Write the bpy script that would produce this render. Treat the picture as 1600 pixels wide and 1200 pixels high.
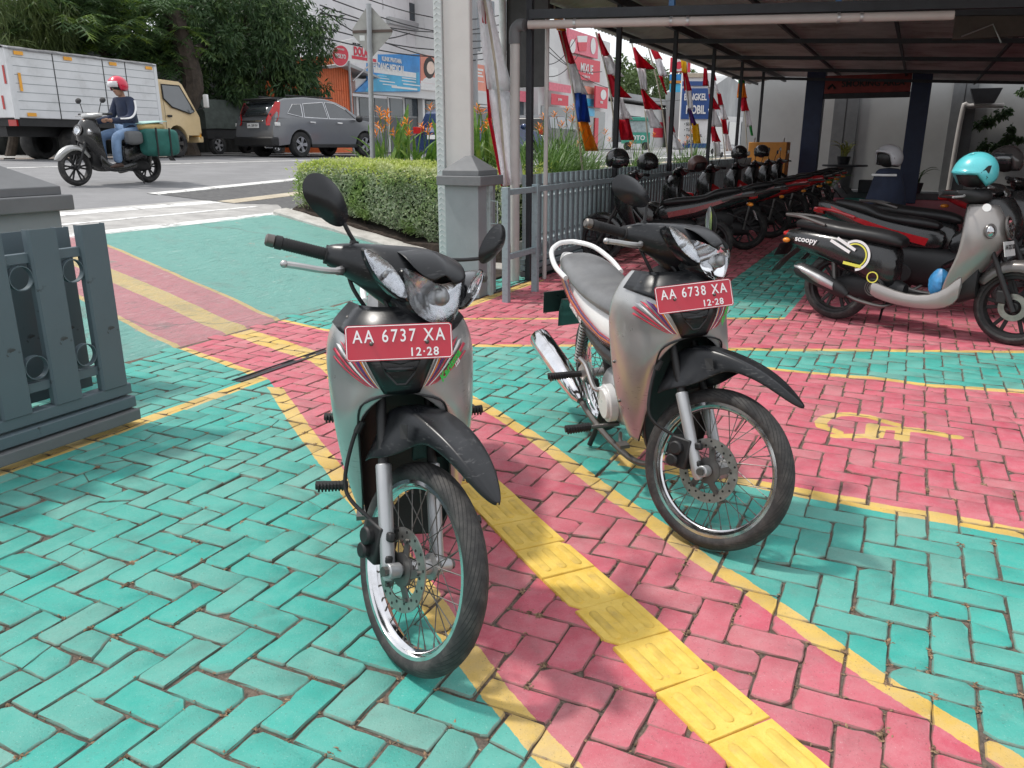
import bpy, bmesh, math, random
from mathutils import Vector, Matrix, noise
for o in list(bpy.data.objects): bpy.data.objects.remove(o)
R = math.radians
sc = bpy.context.scene
COL = sc.collection
RND = random.Random(11)
# ------------------------------------------------------------------ camera
F_PX, PITCH, CAM_H = 1250.0, R(16.66), 1.35
cam_d = bpy.data.cameras.new('camera'); cam = bpy.data.objects.new('camera', cam_d); COL.objects.link(cam)
cam.location = (0, 0, CAM_H); cam.rotation_euler = (R(90) - PITCH, 0, 0)
cam_d.sensor_width = 36; cam_d.lens = 36 * F_PX / 1600; cam_d.clip_start = 0.05; cam_d.clip_end = 2000
sc.camera = cam
# ------------------------------------------------------------------ sky, sun, exposure
SUN_AZ, SUN_EL = R(-78), R(60)           # azimuth from +Y towards +X
w = bpy.data.worlds.new('World'); sc.world = w; w.use_nodes = True
wn = w.node_tree.nodes; wl = w.node_tree.links; wn.clear()
wo = wn.new('ShaderNodeOutputWorld'); wb = wn.new('ShaderNodeBackground'); sky = wn.new('ShaderNodeTexSky')
sky.sky_type = 'NISHITA'; sky.sun_disc = False; sky.sun_elevation = SUN_EL; sky.sun_rotation = SUN_AZ
wm = wn.new('ShaderNodeMix'); wm.data_type = 'RGBA'; wm.inputs[0].default_value = 0.72
wm.inputs[7].default_value = (11.5, 11.6, 11.8, 1)   # even white cloud cover over the blue
wl.new(sky.outputs[0], wm.inputs[6]); wl.new(wm.outputs[2], wb.inputs[0]); wl.new(wb.outputs[0], wo.inputs[0])
wb.inputs[1].default_value = 0.10
sl = bpy.data.lights.new('sun', 'SUN'); sun = bpy.data.objects.new('sun', sl); COL.objects.link(sun)
sl.energy = 2.3; sl.angle = R(4.0); sl.color = (1, 0.955, 0.89)
sd = Vector((math.sin(SUN_AZ) * math.cos(SUN_EL), math.cos(SUN_AZ) * math.cos(SUN_EL), math.sin(SUN_EL)))
sun.rotation_euler = sd.to_track_quat('Z', 'Y').to_euler(); sun.location = (-20, 0, 30)
sc.view_settings.view_transform = 'Standard'; sc.view_settings.look = 'None'
sc.view_settings.gamma = 1; sc.view_settings.use_curve_mapping = False; sc.view_settings.exposure = 0.25
# ------------------------------------------------------------------ frames: a along the gate line, s towards the street
E1 = Vector((math.sin(R(26)), math.cos(R(26)), 0)); EN = Vector((-math.cos(R(26)), math.sin(R(26)), 0))
G0 = Vector((-1.909, 4.0, 0))
def W(a, s, z=0.0): return G0 + E1 * a + EN * s + Vector((0, 0, z))
FWD = Vector((0, math.cos(PITCH), -math.sin(PITCH))); UPV = Vector((0, math.sin(PITCH), math.cos(PITCH)))
CAMP = Vector((0, 0, CAM_H))
def ray(u, v): return FWD + Vector((1, 0, 0)) * ((u - 800) / F_PX) + UPV * ((600 - v) / F_PX)
def gz(u, v, z=0.0):
    r = ray(u, v); return CAMP + r * ((z - CAM_H) / r.z)
def on_s(u, v, s):                      # point on the vertical plane at street distance s -> (a, z)
    r = ray(u, v); t = (s - (CAMP - G0).dot(EN)) / r.dot(EN); p = CAMP + r * t
    return (p - G0).dot(E1), p.z
def on_a(u, v, a):                      # point on the vertical plane at gate-line distance a -> (s, z)
    r = ray(u, v); t = (a - (CAMP - G0).dot(E1)) / r.dot(E1); p = CAMP + r * t
    return (p - G0).dot(EN), p.z
def at_y(u, v, Y):
    r = ray(u, v); return CAMP + r * (Y / r.y)
TER = [(-60, 0), (0.95, 0), (1.25, .025), (3.7, .50), (4.3, .555), (5.0, .585), (7.5, .74), (12.5, .99), (16, 1.04), (60, 1.2)]
def ter(s):
    for (s0, z0), (s1, z1) in zip(TER, TER[1:]):
        if s <= s1: return z0 + (z1 - z0) * (s - s0) / (s1 - s0)
    return TER[-1][1]
# ------------------------------------------------------------------ mesh builder
class MB:
    def __init__(s, M=None): s.v = []; s.f = []; s.m = []; s.uv = {}; s.M = M; s.cm = 0
    def add(s, vs, fs):
        k = len(s.v)
        s.v += [(s.M @ Vector(p)) if s.M else Vector(p) for p in vs]
        s.f += [tuple(i + k for i in f) for f in fs]; s.m += [s.cm] * len(fs); return k
    def box(s, x0, x1, y0, y1, z0, z1, M=None):
        vs = [Vector((x, y, z)) for z in (z0, z1) for y in (y0, y1) for x in (x0, x1)]
        if M: vs = [M @ p for p in vs]
        s.add(vs, [(0, 2, 3, 1), (4, 5, 7, 6), (0, 1, 5, 4), (2, 6, 7, 3), (0, 4, 6, 2), (1, 3, 7, 5)]); return s
    def bar(s, p, q, wx, wz, up=(0, 0, 1)):
        p = Vector(p); q = Vector(q); d = (q - p); L = d.length; d.normalize(); up = Vector(up)
        if abs(d.dot(up)) > .99: up = Vector((1, 0, 0))
        sx = d.cross(up).normalized(); uz = sx.cross(d)
        vs = [c + sx * (wx / 2 * i) + uz * (wz / 2 * j) for c in (p, q) for i, j in ((-1, -1), (1, -1), (1, 1), (-1, 1))]
        s.add(vs, [(0, 1, 2, 3), (7, 6, 5, 4), (0, 4, 5, 1), (1, 5, 6, 2), (2, 6, 7, 3), (3, 7, 4, 0)]); return s
    def tube(s, pts, r, n=8, closed=False, cap=True, flat=1.0):
        pts = [Vector(p) for p in pts]; N = len(pts)
        rr = r if isinstance(r, (list, tuple)) else [r] * N
        rings = []; prev = None
        for i in range(N):
            a = pts[(i - 1) % N] if (closed or i > 0) else pts[i]; b = pts[(i + 1) % N] if (closed or i < N - 1) else pts[i]
            d = (b - a).normalized()
            if prev is None:
                h = Vector((0, 0, 1)) if abs(d.z) < .9 else Vector((1, 0, 0))
                x = d.cross(h).normalized()
            else:
                x = prev - d * prev.dot(d)
                x = x.normalized() if x.length > 1e-6 else d.orthogonal().normalized()
            prev = x; y = d.cross(x)
            rings.append([pts[i] + (x * math.cos(t) + y * math.sin(t) * flat) * rr[i] for t in [2 * math.pi * k / n for k in range(n)]])
        s.loft(rings, True, cap and not closed, closed); return s
    def loft(s, rings, closed=True, cap=True, loop=False):
        n = len(rings[0]); k = len(rings); vs = [p for r in rings for p in r]; fs = []
        for i in range(k if loop else k - 1):
            j = (i + 1) % k
            for t in range(n if closed else n - 1):
                u = (t + 1) % n; fs.append((i * n + t, i * n + u, j * n + u, j * n + t))
        if cap and closed and not loop: fs += [tuple(range(n - 1, -1, -1)), tuple((k - 1) * n + t for t in range(n))]
        s.add(vs, fs); return s
    def lathe(s, prof, c=(0, 0, 0), ax=(0, 0, 1), n=24, closed=False, a0=0, a1=2 * math.pi):
        ax = Vector(ax).normalized(); x = ax.orthogonal().normalized(); y = ax.cross(x); c = Vector(c); full = abs(a1 - a0 - 2 * math.pi) < 1e-6
        rings = []
        for k in range(n if full else n + 1):
            t = a0 + (a1 - a0) * k / n; d = x * math.cos(t) + y * math.sin(t)
            rings.append([c + d * r + ax * h for r, h in prof])
        s.loft(rings, closed, False, full); return s
    def disc(s, c, ax, r, h, n=20):
        c = Vector(c); ax = Vector(ax).normalized(); s.tube([c - ax * (h / 2), c + ax * (h / 2)], r, n); return s
    def ball(s, c, r, n=10, sx=(1, 1, 1)):
        c = Vector(c); rings = []
        for i in range(n + 1):
            t = math.pi * (i / n * .98 + .01)
            rings.append([c + Vector((math.sin(t) * math.cos(p) * sx[0], math.sin(t) * math.sin(p) * sx[1], -math.cos(t) * sx[2])) * r for p in [2 * math.pi * k / (n + 4) for k in range(n + 4)]])
        s.loft(rings); return s
    def prism(s, poly, d, o=(0, 0, 0), X=(1, 0, 0), Y=(0, 1, 0)):
        o = Vector(o); X = Vector(X); Y = Vector(Y); Z = X.cross(Y).normalized(); n = len(poly)
        a = [o + X * p[0] + Y * p[1] for p in poly]; vs = a + [p + Z * d for p in a]
        s.add(vs, [tuple(range(n - 1, -1, -1)), tuple(range(n, 2 * n))] + [(i, (i + 1) % n, n + (i + 1) % n, n + i) for i in range(n)]); return s
    def grid(s, rows): s.loft(rows, False, False); return s
    def build(s, name, mat, parent=None, ang=35, bevel=0, sub=0, solid=0, seg=2, fix=True):
        me = bpy.data.meshes.new(name); me.from_pydata([tuple(p) for p in s.v], [], s.f)
        for m in (mat if isinstance(mat, (list, tuple)) else [mat]): me.materials.append(m)
        if any(s.m): me.polygons.foreach_set('material_index', s.m)
        if fix:
            bm = bmesh.new(); bm.from_mesh(me); bmesh.ops.recalc_face_normals(bm, faces=bm.faces); bm.to_mesh(me); bm.free()
        if ang:
            me.polygons.foreach_set('use_smooth', [True] * len(me.polygons)); me.set_sharp_from_angle(angle=R(ang))
        me.update()
        o = bpy.data.objects.new(name, me); COL.objects.link(o)
        if parent is not None: o.parent = parent
        if solid: q = o.modifiers.new('thick', 'SOLIDIFY'); q.thickness = solid; q.offset = -1
        if bevel: q = o.modifiers.new('bevel', 'BEVEL'); q.width = bevel; q.segments = seg; q.limit_method = 'ANGLE'; q.angle_limit = R(40)
        if sub: q = o.modifiers.new('sub', 'SUBSURF'); q.levels = sub; q.render_levels = sub
        return o
def tag(o, label, cat, group=None):
    o['label'] = label; o['category'] = cat
    if group: o['group'] = group
    return o
def struct(o): o['kind'] = 'structure'; return o
def stuff(o): o['kind'] = 'stuff'; return o
def thing(name, label, cat, loc=(0, 0, 0), rz=0, group=None, scale=1, rx=0):
    o = bpy.data.objects.new(name, None); COL.objects.link(o); o.location = loc; o.rotation_euler = (rx, 0, rz); o.empty_display_size = .2
    o.scale = (scale,) * 3
    return tag(o, label, cat, group)
def copy_tree(o, parent=None):
    c = o.copy(); COL.objects.link(c); c.parent = parent
    for ch in list(o.children): copy_tree(ch, c)
    return c
def cat(ps, n=6, closed=False):          # Catmull-Rom through points
    ps = [Vector(p) for p in ps]; out = []; N = len(ps)
    for i in range(N if closed else N - 1):
        g = (lambda k: ps[k % N]) if closed else (lambda k: ps[max(0, min(N - 1, k))])
        p0, p1, p2, p3 = g(i - 1), g(i), g(i + 1), g(i + 2)
        for k in range(n):
            t = k / n
            out.append(.5 * ((2 * p1) + (p2 - p0) * t + (2 * p0 - 5 * p1 + 4 * p2 - p3) * t * t + (3 * p1 - p0 - 3 * p2 + p3) * t ** 3))
    if not closed: out.append(ps[-1])
    return out
def lerp(tab, x):
    if x <= tab[0][0]: return tab[0][1]
    for (x0, y0), (x1, y1) in zip(tab, tab[1:]):
        if x <= x1: return y0 + (y1 - y0) * (x - x0) / (x1 - x0)
    return tab[-1][1]
def text_faces(txt, size, bold=0.0, depth=0.0, sx=1.0, align='CENTER', shear=0.0, space=1.0):
    cu = bpy.data.curves.new('t', 'FONT'); cu.body = txt; cu.size = size; cu.align_x = align; cu.align_y = 'CENTER'
    cu.offset = bold * size; cu.extrude = depth; cu.resolution_u = 3; cu.shear = shear; cu.space_character = space
    o = bpy.data.objects.new('t', cu); me = bpy.data.meshes.new_from_object(o)
    vs = [Vector((v.co.x * sx, v.co.y, v.co.z)) for v in me.vertices]; fs = [tuple(p.vertices) for p in me.polygons]
    bpy.data.objects.remove(o); bpy.data.curves.remove(cu); bpy.data.meshes.remove(me); return vs, fs
def text(name, txt, size, mat, parent, o, X, Y, bold=0.0, depth=0.0005, sx=1.0, align='CENTER', M=None, shear=0.0, space=1.0):
    vs, fs = text_faces(txt, size, bold, depth, sx, align, shear, space)
    o = Vector(o); X = Vector(X).normalized(); Y = Vector(Y).normalized(); Z = X.cross(Y)
    b = MB(M); b.add([o + X * p.x + Y * p.y + Z * p.z for p in vs], fs)
    return b.build(name, mat, parent, ang=0, fix=False)
# ------------------------------------------------------------------ materials
MATS = {}
class NT:
    def __init__(s, name):
        s.mat = bpy.data.materials.new(name); s.mat.use_nodes = True; s.t = s.mat.node_tree; s.n = s.t.nodes; s.l = s.t.links
        s.b = s.n['Principled BSDF']; s.out = s.n['Material Output']
    def new(s, t, **k):
        x = s.n.new(t)
        for a, b in k.items(): setattr(x, a, b)
        return x
    def link(s, a, b): s.l.new(a, b)
    def math(s, op, a, b=None, c=None, clamp=False):
        x = s.n.new('ShaderNodeMath'); x.operation = op; x.use_clamp = clamp
        for i, q in enumerate((a, b, c)):
            if q is None: continue
            if isinstance(q, (int, float)): x.inputs[i].default_value = q
            else: s.l.new(q, x.inputs[i])
        return x.outputs[0]
    def noise(s, vec, scale, detail=4, rough=.6, dist=0):
        x = s.n.new('ShaderNodeTexNoise'); x.inputs['Scale'].default_value = scale; x.inputs['Detail'].default_value = detail
        x.inputs['Roughness'].default_value = rough; x.inputs['Distortion'].default_value = dist
        if vec: s.l.new(vec, x.inputs['Vector'])
        return x.outputs['Fac']
    def mix(s, f, a, b):
        x = s.n.new('ShaderNodeMix'); x.data_type = 'RGBA'
        for q, i in ((f, 0), (a, 6), (b, 7)):
            if isinstance(q, (int, float)): x.inputs[i].default_value = q
            elif isinstance(q, tuple): x.inputs[i].default_value = (*q[:3], 1)
            else: s.l.new(q, x.inputs[i])
        return x.outputs[2]
    def ramp(s, f, a, b):              # smooth 0..1 between a and b
        x = s.n.new('ShaderNodeMapRange'); x.interpolation_type = 'SMOOTHSTEP'
        s.l.new(f, x.inputs[0]); x.inputs[1].default_value = a; x.inputs[2].default_value = b
        return x.outputs[0]
    def bump(s, h, dist=.01, strength=.5):
        x = s.n.new('ShaderNodeBump'); x.inputs['Distance'].default_value = dist; x.inputs['Strength'].default_value = strength
        s.l.new(h, x.inputs['Height']); s.l.new(x.outputs[0], s.b.inputs['Normal']); return x
    def obj(s): return s.n.new('ShaderNodeTexCoord').outputs['Object']
    def pos(s): return s.n.new('ShaderNodeNewGeometry').outputs['Position']
def mk(name, col, rough=.5, metal=0, var=.18, scale=6, bump=0, bscale=60, bdist=.004, coat=0, dirt=None, dirtamt=.35, spec=.5, dscale=3, emis=0, sss=0):
    if name in MATS: return MATS[name]
    t = NT(name); P = t.obj(); n = t.noise(P, scale, 5)
    c0 = tuple(max(0, x * (1 - var)) for x in col); c1 = tuple(min(1, x * (1 + var)) for x in col)
    c = t.mix(t.ramp(n, .3, .7), c0, c1)
    if dirt:
        d = t.noise(P, dscale, 6, .7); c = t.mix(t.math('MULTIPLY', t.ramp(d, .48, .72), dirtamt), c, dirt)
    t.link(c, t.b.inputs['Base Color'])
    r = t.noise(P, scale * 3, 4); rr = t.new('ShaderNodeMapRange'); t.link(r, rr.inputs[0])
    rr.inputs[3].default_value = max(.02, rough - .1); rr.inputs[4].default_value = min(1, rough + .12); t.link(rr.outputs[0], t.b.inputs['Roughness'])
    t.b.inputs['Metallic'].default_value = metal; t.b.inputs['Specular IOR Level'].default_value = spec
    if coat: t.b.inputs['Coat Weight'].default_value = coat; t.b.inputs['Coat Roughness'].default_value = .12
    if bump: t.bump(t.noise(P, bscale, 5), bdist, bump)
    MATS[name] = t.mat; return t.mat
def glass(name, col=(.9, .95, 1), rough=.03, trans=1.0, ior=1.45):
    if name in MATS: return MATS[name]
    t = NT(name); t.b.inputs['Base Color'].default_value = (*col, 1); t.b.inputs['Roughness'].default_value = rough
    t.b.inputs['Transmission Weight'].default_value = trans; t.b.inputs['IOR'].default_value = ior; MATS[name] = t.mat; return t.mat
# ================================================================== painted ground
def paint_material(name, bricks=True, mark=False):
    t = NT(name); P = t.pos(); sep = t.new('ShaderNodeSeparateXYZ'); t.link(P, sep.inputs[0])
    wob = t.math('MULTIPLY', t.math('SUBTRACT', t.noise(P, 9, 3), .5), .014)
    wob2 = t.math('MULTIPLY', t.math('SUBTRACT', t.noise(P, 60, 2), .5), .006)
    wb_ = t.math('ADD', wob, wob2)
    x = t.math('ADD', sep.outputs[0], wb_); y = t.math('ADD', sep.outputs[1], wb_)
    def curve(pts, inp, lo=0.5, hi=20.5, vlo=-10, vhi=16):
        c = t.new('ShaderNodeFloatCurve'); cv = c.mapping.curves[0]; pts = sorted(pts)
        pn = [((min(max(p, lo), hi) - lo) / (hi - lo), (q - vlo) / (vhi - vlo)) for p, q in pts]
        cv.points[0].location = pn[0]; cv.points[1].location = pn[-1]
        for q in pn[1:-1]: cv.points.new(*q)
        for q in cv.points: q.handle_type = 'VECTOR'
        c.mapping.update()
        t.link(t.math('DIVIDE', t.math('SUBTRACT', inp, lo), hi - lo), c.inputs['Value'])
        return t.math('ADD', t.math('MULTIPLY', c.outputs[0], vhi - vlo), vlo)
    gt = lambda a, b: t.math('GREATER_THAN', a, b); lt = lambda a, b: t.math('LESS_THAN', a, b)
    AND = lambda a, b: t.math('MULTIPLY', a, b); OR = lambda a, b: t.math('MAXIMUM', a, b)
    NOT = lambda a: t.math('SUBTRACT', 1, a)
    near = lambda a, b, h: lt(t.math('ABSOLUTE', t.math('SUBTRACT', a, b)), h)
    L1 = [(.5, 1.72), (1.0, 1.46), (1.493, 1.149), (1.608, 1.079), (1.749, .99), (1.941, .898), (2.17, .789), (2.451, .635), (2.744, .507), (3.071, .346), (3.645, .093), (4.17, -.193), (5.1, -.78), (5.85, -1.29), (6.35, -1.92), (6.71, -2.36), (7.0, -2.82), (7.34, -3.34), (7.71, -3.92), (8.3, -4.85), (12, -9.9), (20.5, -9.95)]
    L2 = [(.5, .75), (1.0, .42), (1.484, .115), (1.724, -.032), (1.883, -.114), (2.008, -.176), (2.211, -.267), (2.75, -.53), (3.41, -.871), (3.737, -1.04), (4.5, -1.405), (4.65, -1.49), (5.41, -2.32), (5.9, -3.01), (6.5, -3.9), (7.5, -5.4), (9.5, -8.4), (10.6, -9.9), (20.5, -9.95)]
    TL = [(.5, .98), (4.6, -1.07), (5.02, -1.30), (5.82, -2.13), (6.25, -2.74), (6.65, -3.39), (7.2, -4.3), (10.5, -9.8), (20.5, -9.9)]
    TR = [(.5, 1.2), (4.6, -.9), (5.19, -1.23), (6.06, -2.08), (6.57, -2.82), (7.01, -3.56), (7.5, -4.4), (10.8, -9.8), (20.5, -9.9)]
    c1 = curve(L1, y); c2 = curve(L2, y); tl = curve(TL, y); tr = curve(TR, y)
    kw = dict(lo=-4, hi=16, vlo=0, vhi=10)
    yA = curve([(-4, 5.5), (-.247, 5.45), (.471, 5.45), (1.563, 5.341), (2.414, 5.322), (3.479, 5.269), (16, 4.9)], x, **kw)
    yB = curve([(-4, 7.6), (1.45, 4.925), (1.923, 4.717), (2.167, 4.646), (2.404, 4.499), (2.92, 4.359), (6, 2.9), (16, .1)], x, **kw)
    yC = curve([(-4, 5.6), (.484, 3.31), (.94, 3.098), (1.232, 2.945), (1.449, 2.827), (1.641, 2.744), (1.85, 2.615), (4, 1.5), (7, .05), (16, .01)], x, **kw)
    sg = t.math('SUBTRACT', t.math('MULTIPLY', y, .4877), 3.86)      # x of the gate line at this y
    inside = gt(x, sg)
    band = AND(gt(x, c2), lt(x, c1))
    xl = t.math('ADD', t.math('MULTIPLY', t.math('SUBTRACT', y, 3.31), .4877), .484)
    park = AND(inside, gt(x, c1))
    rect = AND(AND(gt(y, yC), lt(y, yB)), gt(x, xl))
    sL = t.math('ADD', t.math('MULTIPLY', t.math('SUBTRACT', y, 6.33), .486), 1.345)
    sR = t.math('ADD', t.math('MULTIPLY', t.math('SUBTRACT', y, 6.33), .50), 2.193)
    strip = AND(gt(x, sL), lt(x, sR)); yT = 6.36
    far = gt(y, yT)
    pinkP = OR(rect, OR(AND(gt(y, yA), NOT(far)), AND(far, NOT(strip))))
    pink = OR(band, AND(park, pinkP))
    lines = OR(AND(near(x, c1, .040), OR(NOT(inside), lt(y, 4.9))), AND(near(x, c2, .045), NOT(AND(inside, gt(y, 4.45)))))
    pl = OR(OR(near(y, yA, .034), AND(near(y, yT, .026), lt(x, sR))), OR(AND(near(y, yC, .05), gt(x, xl)), OR(AND(near(y, yB, .035), gt(x, xl)), AND(near(x, xl, .06), AND(gt(y, yC), lt(y, yB))))))
    lines = OR(lines, AND(park, pl))
    gl = AND(AND(near(x, t.math('ADD', sg, .10), .055), NOT(band)), lt(y, 8.3)); lines = OR(lines, gl)
    lines = OR(lines, AND(AND(gt(x, tl), lt(x, tr)), gt(y, 4.55)))
    # wheelchair mark: capsules of paint on the pink bay
    segs = WHEELCHAIR if mark else []
    sym = None
    for (ax, ay, bx, by, rr) in segs:
        dx, dy = bx - ax, by - ay; L2_ = dx * dx + dy * dy
        px = t.math('SUBTRACT', x, ax); py = t.math('SUBTRACT', y, ay)
        h = t.math('DIVIDE', t.math('ADD', t.math('MULTIPLY', px, dx), t.math('MULTIPLY', py, dy)), L2_, clamp=True)
        qx = t.math('SUBTRACT', px, t.math('MULTIPLY', h, dx)); qy = t.math('SUBTRACT', py, t.math('MULTIPLY', h, dy))
        d = lt(t.math('ADD', t.math('MULTIPLY', qx, qx), t.math('MULTIPLY', qy, qy)), rr * rr)
        sym = d if sym is None else OR(sym, d)
    if sym: lines = OR(lines, sym)
    tint = t.new('ShaderNodeAttribute'); tint.attribute_name = 'tint'
    n1 = t.noise(P, 2.2, 4); n2 = t.noise(P, 14, 5, .7); n3 = t.noise(P, 170, 4, .75)
    def tone(a, b, c): return t.mix(t.ramp(n2, .3, .75), t.mix(t.ramp(n1, .3, .7), a, b), c)
    green = tone((.028, .335, .280), (.052, .390, .328), (.085, .385, .325))
    red = tone((.49, .075, .115), (.56, .110, .155), (.54, .165, .20))
    yel = tone((.62, .40, .07), (.72, .50, .13), (.60, .42, .15))
    col = t.mix(lines, t.mix(pink, green, red), yel)
    # per-brick fading, worn patches and pitting
    col = t.mix(t.math('MULTIPLY', tint.outputs['Fac'], .30), col, (.40, .35, .31))
    wear = t.ramp(t.noise(P, 5, 8, .75), .60, .80); col = t.mix(t.math('MULTIPLY', wear, .45), col, (.30, .27, .24))
    if not bricks:
        big = t.ramp(t.noise(P, 2.6, 8, .8), .62, .66); col = t.mix(t.math('MULTIPLY', big, .75), col, (.36, .26, .22)); ck = t.new('ShaderNodeTexVoronoi'); ck.feature = 'DISTANCE_TO_EDGE'; ck.inputs['Scale'].default_value = .38; dv = t.new('ShaderNodeVectorMath'); dv.operation = 'ADD'; nn_ = t.new('ShaderNodeTexNoise'); nn_.inputs['Scale'].default_value = 1.5; nn_.inputs['Detail'].default_value = 6; t.link(P, nn_.inputs['Vector']); t.link(P, dv.inputs[0]); t.link(nn_.outputs['Color'], dv.inputs[1]); t.link(dv.outputs[0], ck.inputs['Vector']); cr = t.ramp(ck.outputs['Distance'], .012, .002); col = t.mix(t.math('MULTIPLY', cr, .45), col, (.05, .05, .045)); st_ = t.ramp(t.noise(P, 34, 6, .85, .8), .52, .66); col = t.mix(t.math('MULTIPLY', st_, .22), col, (.20, .44, .40))
    pit = t.ramp(n3, .60, .68); col = t.mix(t.math('MULTIPLY', pit, .62), col, (.07, .06, .05)); lite = t.ramp(n3, .40, .30); col = t.mix(t.math('MULTIPLY', lite, .22), col, (.75, .78, .74))
    smu = t.ramp(t.noise(P, 3.3, 7, .7, .4), .50, .72); col = t.mix(t.math('MULTIPLY', smu, .28), col, (.13, .12, .11))
    if bricks: ed = t.new('ShaderNodeAttribute'); ed.attribute_name = 'edge'; col = t.mix(t.math('MULTIPLY', ed.outputs['Fac'], t.math('ADD', .22, t.math('MULTIPLY', t.ramp(n2, .35, .7), .55))), col, (.20, .165, .135))
    else:
        col = t.mix(.22, col, (.70, .76, .72))
        mp = t.new('ShaderNodeMapping'); mp.inputs['Rotation'].default_value = (0, 0, R(-64)); t.link(P, mp.inputs[0]); m2 = t.new('ShaderNodeMapping'); m2.inputs['Scale'].default_value = (5, 26, 5); t.link(mp.outputs[0], m2.inputs[0])
        trow = t.noise(m2.outputs[0], 1.0, 7, .72, .8); col = t.mix(t.math('MULTIPLY', t.ramp(trow, .54, .68), .42), col, (.05, .17, .15)); col = t.mix(t.math('MULTIPLY', t.ramp(trow, .42, .30), .30), col, (.72, .80, .76))
        chip = t.ramp(t.noise(m2.outputs[0], .33, 6, .7), .665, .70); col = t.mix(t.math('MULTIPLY', chip, .85), col, (.33, .22, .17))
    # joint dirt on the brick flanks
    geo = t.new('ShaderNodeNewGeometry'); sn = t.new('ShaderNodeSeparateXYZ'); t.link(geo.outputs['True Normal'], sn.inputs[0])
    flank = lt(sn.outputs[2], .5); col = t.mix(t.math('MULTIPLY', flank, .8), col, (.11, .085, .065))
    t.link(col, t.b.inputs['Base Color']); t.b.inputs['Roughness'].default_value = .62; t.b.inputs['Specular IOR Level'].default_value = .35
    if bricks: t.bump(t.math('ADD', n3, t.math('MULTIPLY', n2, .8)), .004, .55)
    else: t.bump(t.math('ADD', t.noise(m2.outputs[0], 1.0, 8, .8, .8), t.math('MULTIPLY', n3, .3)), .04, .8)
    return t.mat
# wheelchair mark traced as strokes on the flat bay (ax, ay, bx, by, half width)
def _sym():
    c7 = lambda x, y: gz(1150 + x / 3.158, 480 + y / 3.158)
    arc = [(790, 578), (730, 560), (650, 538), (570, 527), (500, 528), (440, 545), (418, 565), (425, 588), (470, 602), (500, 615)]
    out = []
    def stroke(ps, r):
        q = [c7(*p) for p in ps]
        for a, b in zip(q, q[1:]): out.append((a.x, a.y, b.x, b.y, r))
    stroke(arc, .030); stroke([(490, 635), (672, 632)], .030); stroke([(678, 585), (672, 640)], .034); stroke([(720, 592), (705, 640)], .02)
    stroke([(715, 595), (900, 606), (1030, 630), (1090, 640)], .030); stroke([(825, 600), (818, 650)], .034)
    return out
WHEELCHAIR = _sym()
M_BRICK = paint_material('painted paver'); M_BRICKM = paint_material('painted paver with wheelchair mark', True, True); M_RAMP = paint_material('painted concrete', False)
# ---- bedding under the pavers
def sand_mat():
    t = NT('joint sand'); P = t.pos(); n = t.noise(P, 70, 6, .8)
    c = t.mix(t.ramp(n, .3, .7), (.06, .047, .037), (.24, .18, .14)); c = t.mix(t.ramp(t.noise(P, 6, 3), .5, .7), c, (.11, .10, .09))
    t.link(c, t.b.inputs['Base Color']); t.b.inputs['Roughness'].default_value = .95; t.bump(n, .01, .8); return t.mat
M_SAND = sand_mat()
b = MB(); b.add([(-90, -40, -.9), (130, -40, -.9), (130, 260, -.9), (-90, 260, -.9)], [(0, 1, 2, 3)]); struct(b.build('ground', M_SAND, ang=0))
pv = struct(bpy.data.objects.new('paving', None)); COL.objects.link(pv)
b = MB(); b.add([W(-8, 1.05, -.0072), W(26, 1.05, -.0072), W(26, -16, -.0072), W(-8, -16, -.0072)], [(0, 1, 2, 3)]); b.build('bedding', M_SAND, pv, ang=0)
# ---- herringbone pavers
BW = .105
def brick_poly(x0, x1, y0, y1, rng, chip):
    g = .0016 + rng.random() * .0022
    x0 += g; x1 -= g; y0 += g; y1 -= g; P = []
    def cc():
        r = rng.random()
        return .003 + .004 * rng.random() if r > chip else .008 + .024 * rng.random() ** 2
    j = lambda: rng.uniform(-.0022, .0022)
    for (cx, cy, ax, ay, bx, by) in ((x0, y0, 0, 1, 1, 0), (x1, y0, -1, 0, 0, 1), (x1, y1, 0, -1, -1, 0), (x0, y1, 1, 0, 0, -1)):
        c = cc(); d = cc() if rng.random() < .5 else c
        P.append((cx + ax * c + j(), cy + ay * c + j())); P.append((cx + bx * d + j(), cy + by * d + j()))
    return P
def brick_geo(P, rng):
    n = len(P); cx = sum(p[0] for p in P) / n; cy = sum(p[1] for p in P) / n
    h = rng.gauss(0, .0018); tx = rng.gauss(0, .012); ty = rng.gauss(0, .012); e = .0035 + .002 * rng.random()
    if rng.random() < .05: h -= .003 * rng.random(); tx *= 1.5; ty *= 1.5
    h = max(h, -.0025); tx = max(-.022, min(.022, tx)); ty = max(-.022, min(.022, ty))
    vs = []
    for k, (ins, dz) in enumerate(((0, -.035), (0, -e * 1.1), (e, 0))):
        for (x, y) in P:
            dx, dy = cx - x, cy - y; L = math.hypot(dx, dy)
            X = x + dx / L * ins; Y = y + dy / L * ins
            z = dz + h + ((X - cx) * tx + (Y - cy) * ty if k else 0)
            vs.append(W(X, -Y, z))
    fs = [(a * n + i, a * n + (i + 1) % n, (a + 1) * n + (i + 1) % n, (a + 1) * n + i) for a in (0, 1) for i in range(n)] + [tuple(range(2 * n, 3 * n))]
    # W flips handedness (s to the street): reverse
    return vs, [tuple(reversed(f)) for f in fs]
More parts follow.
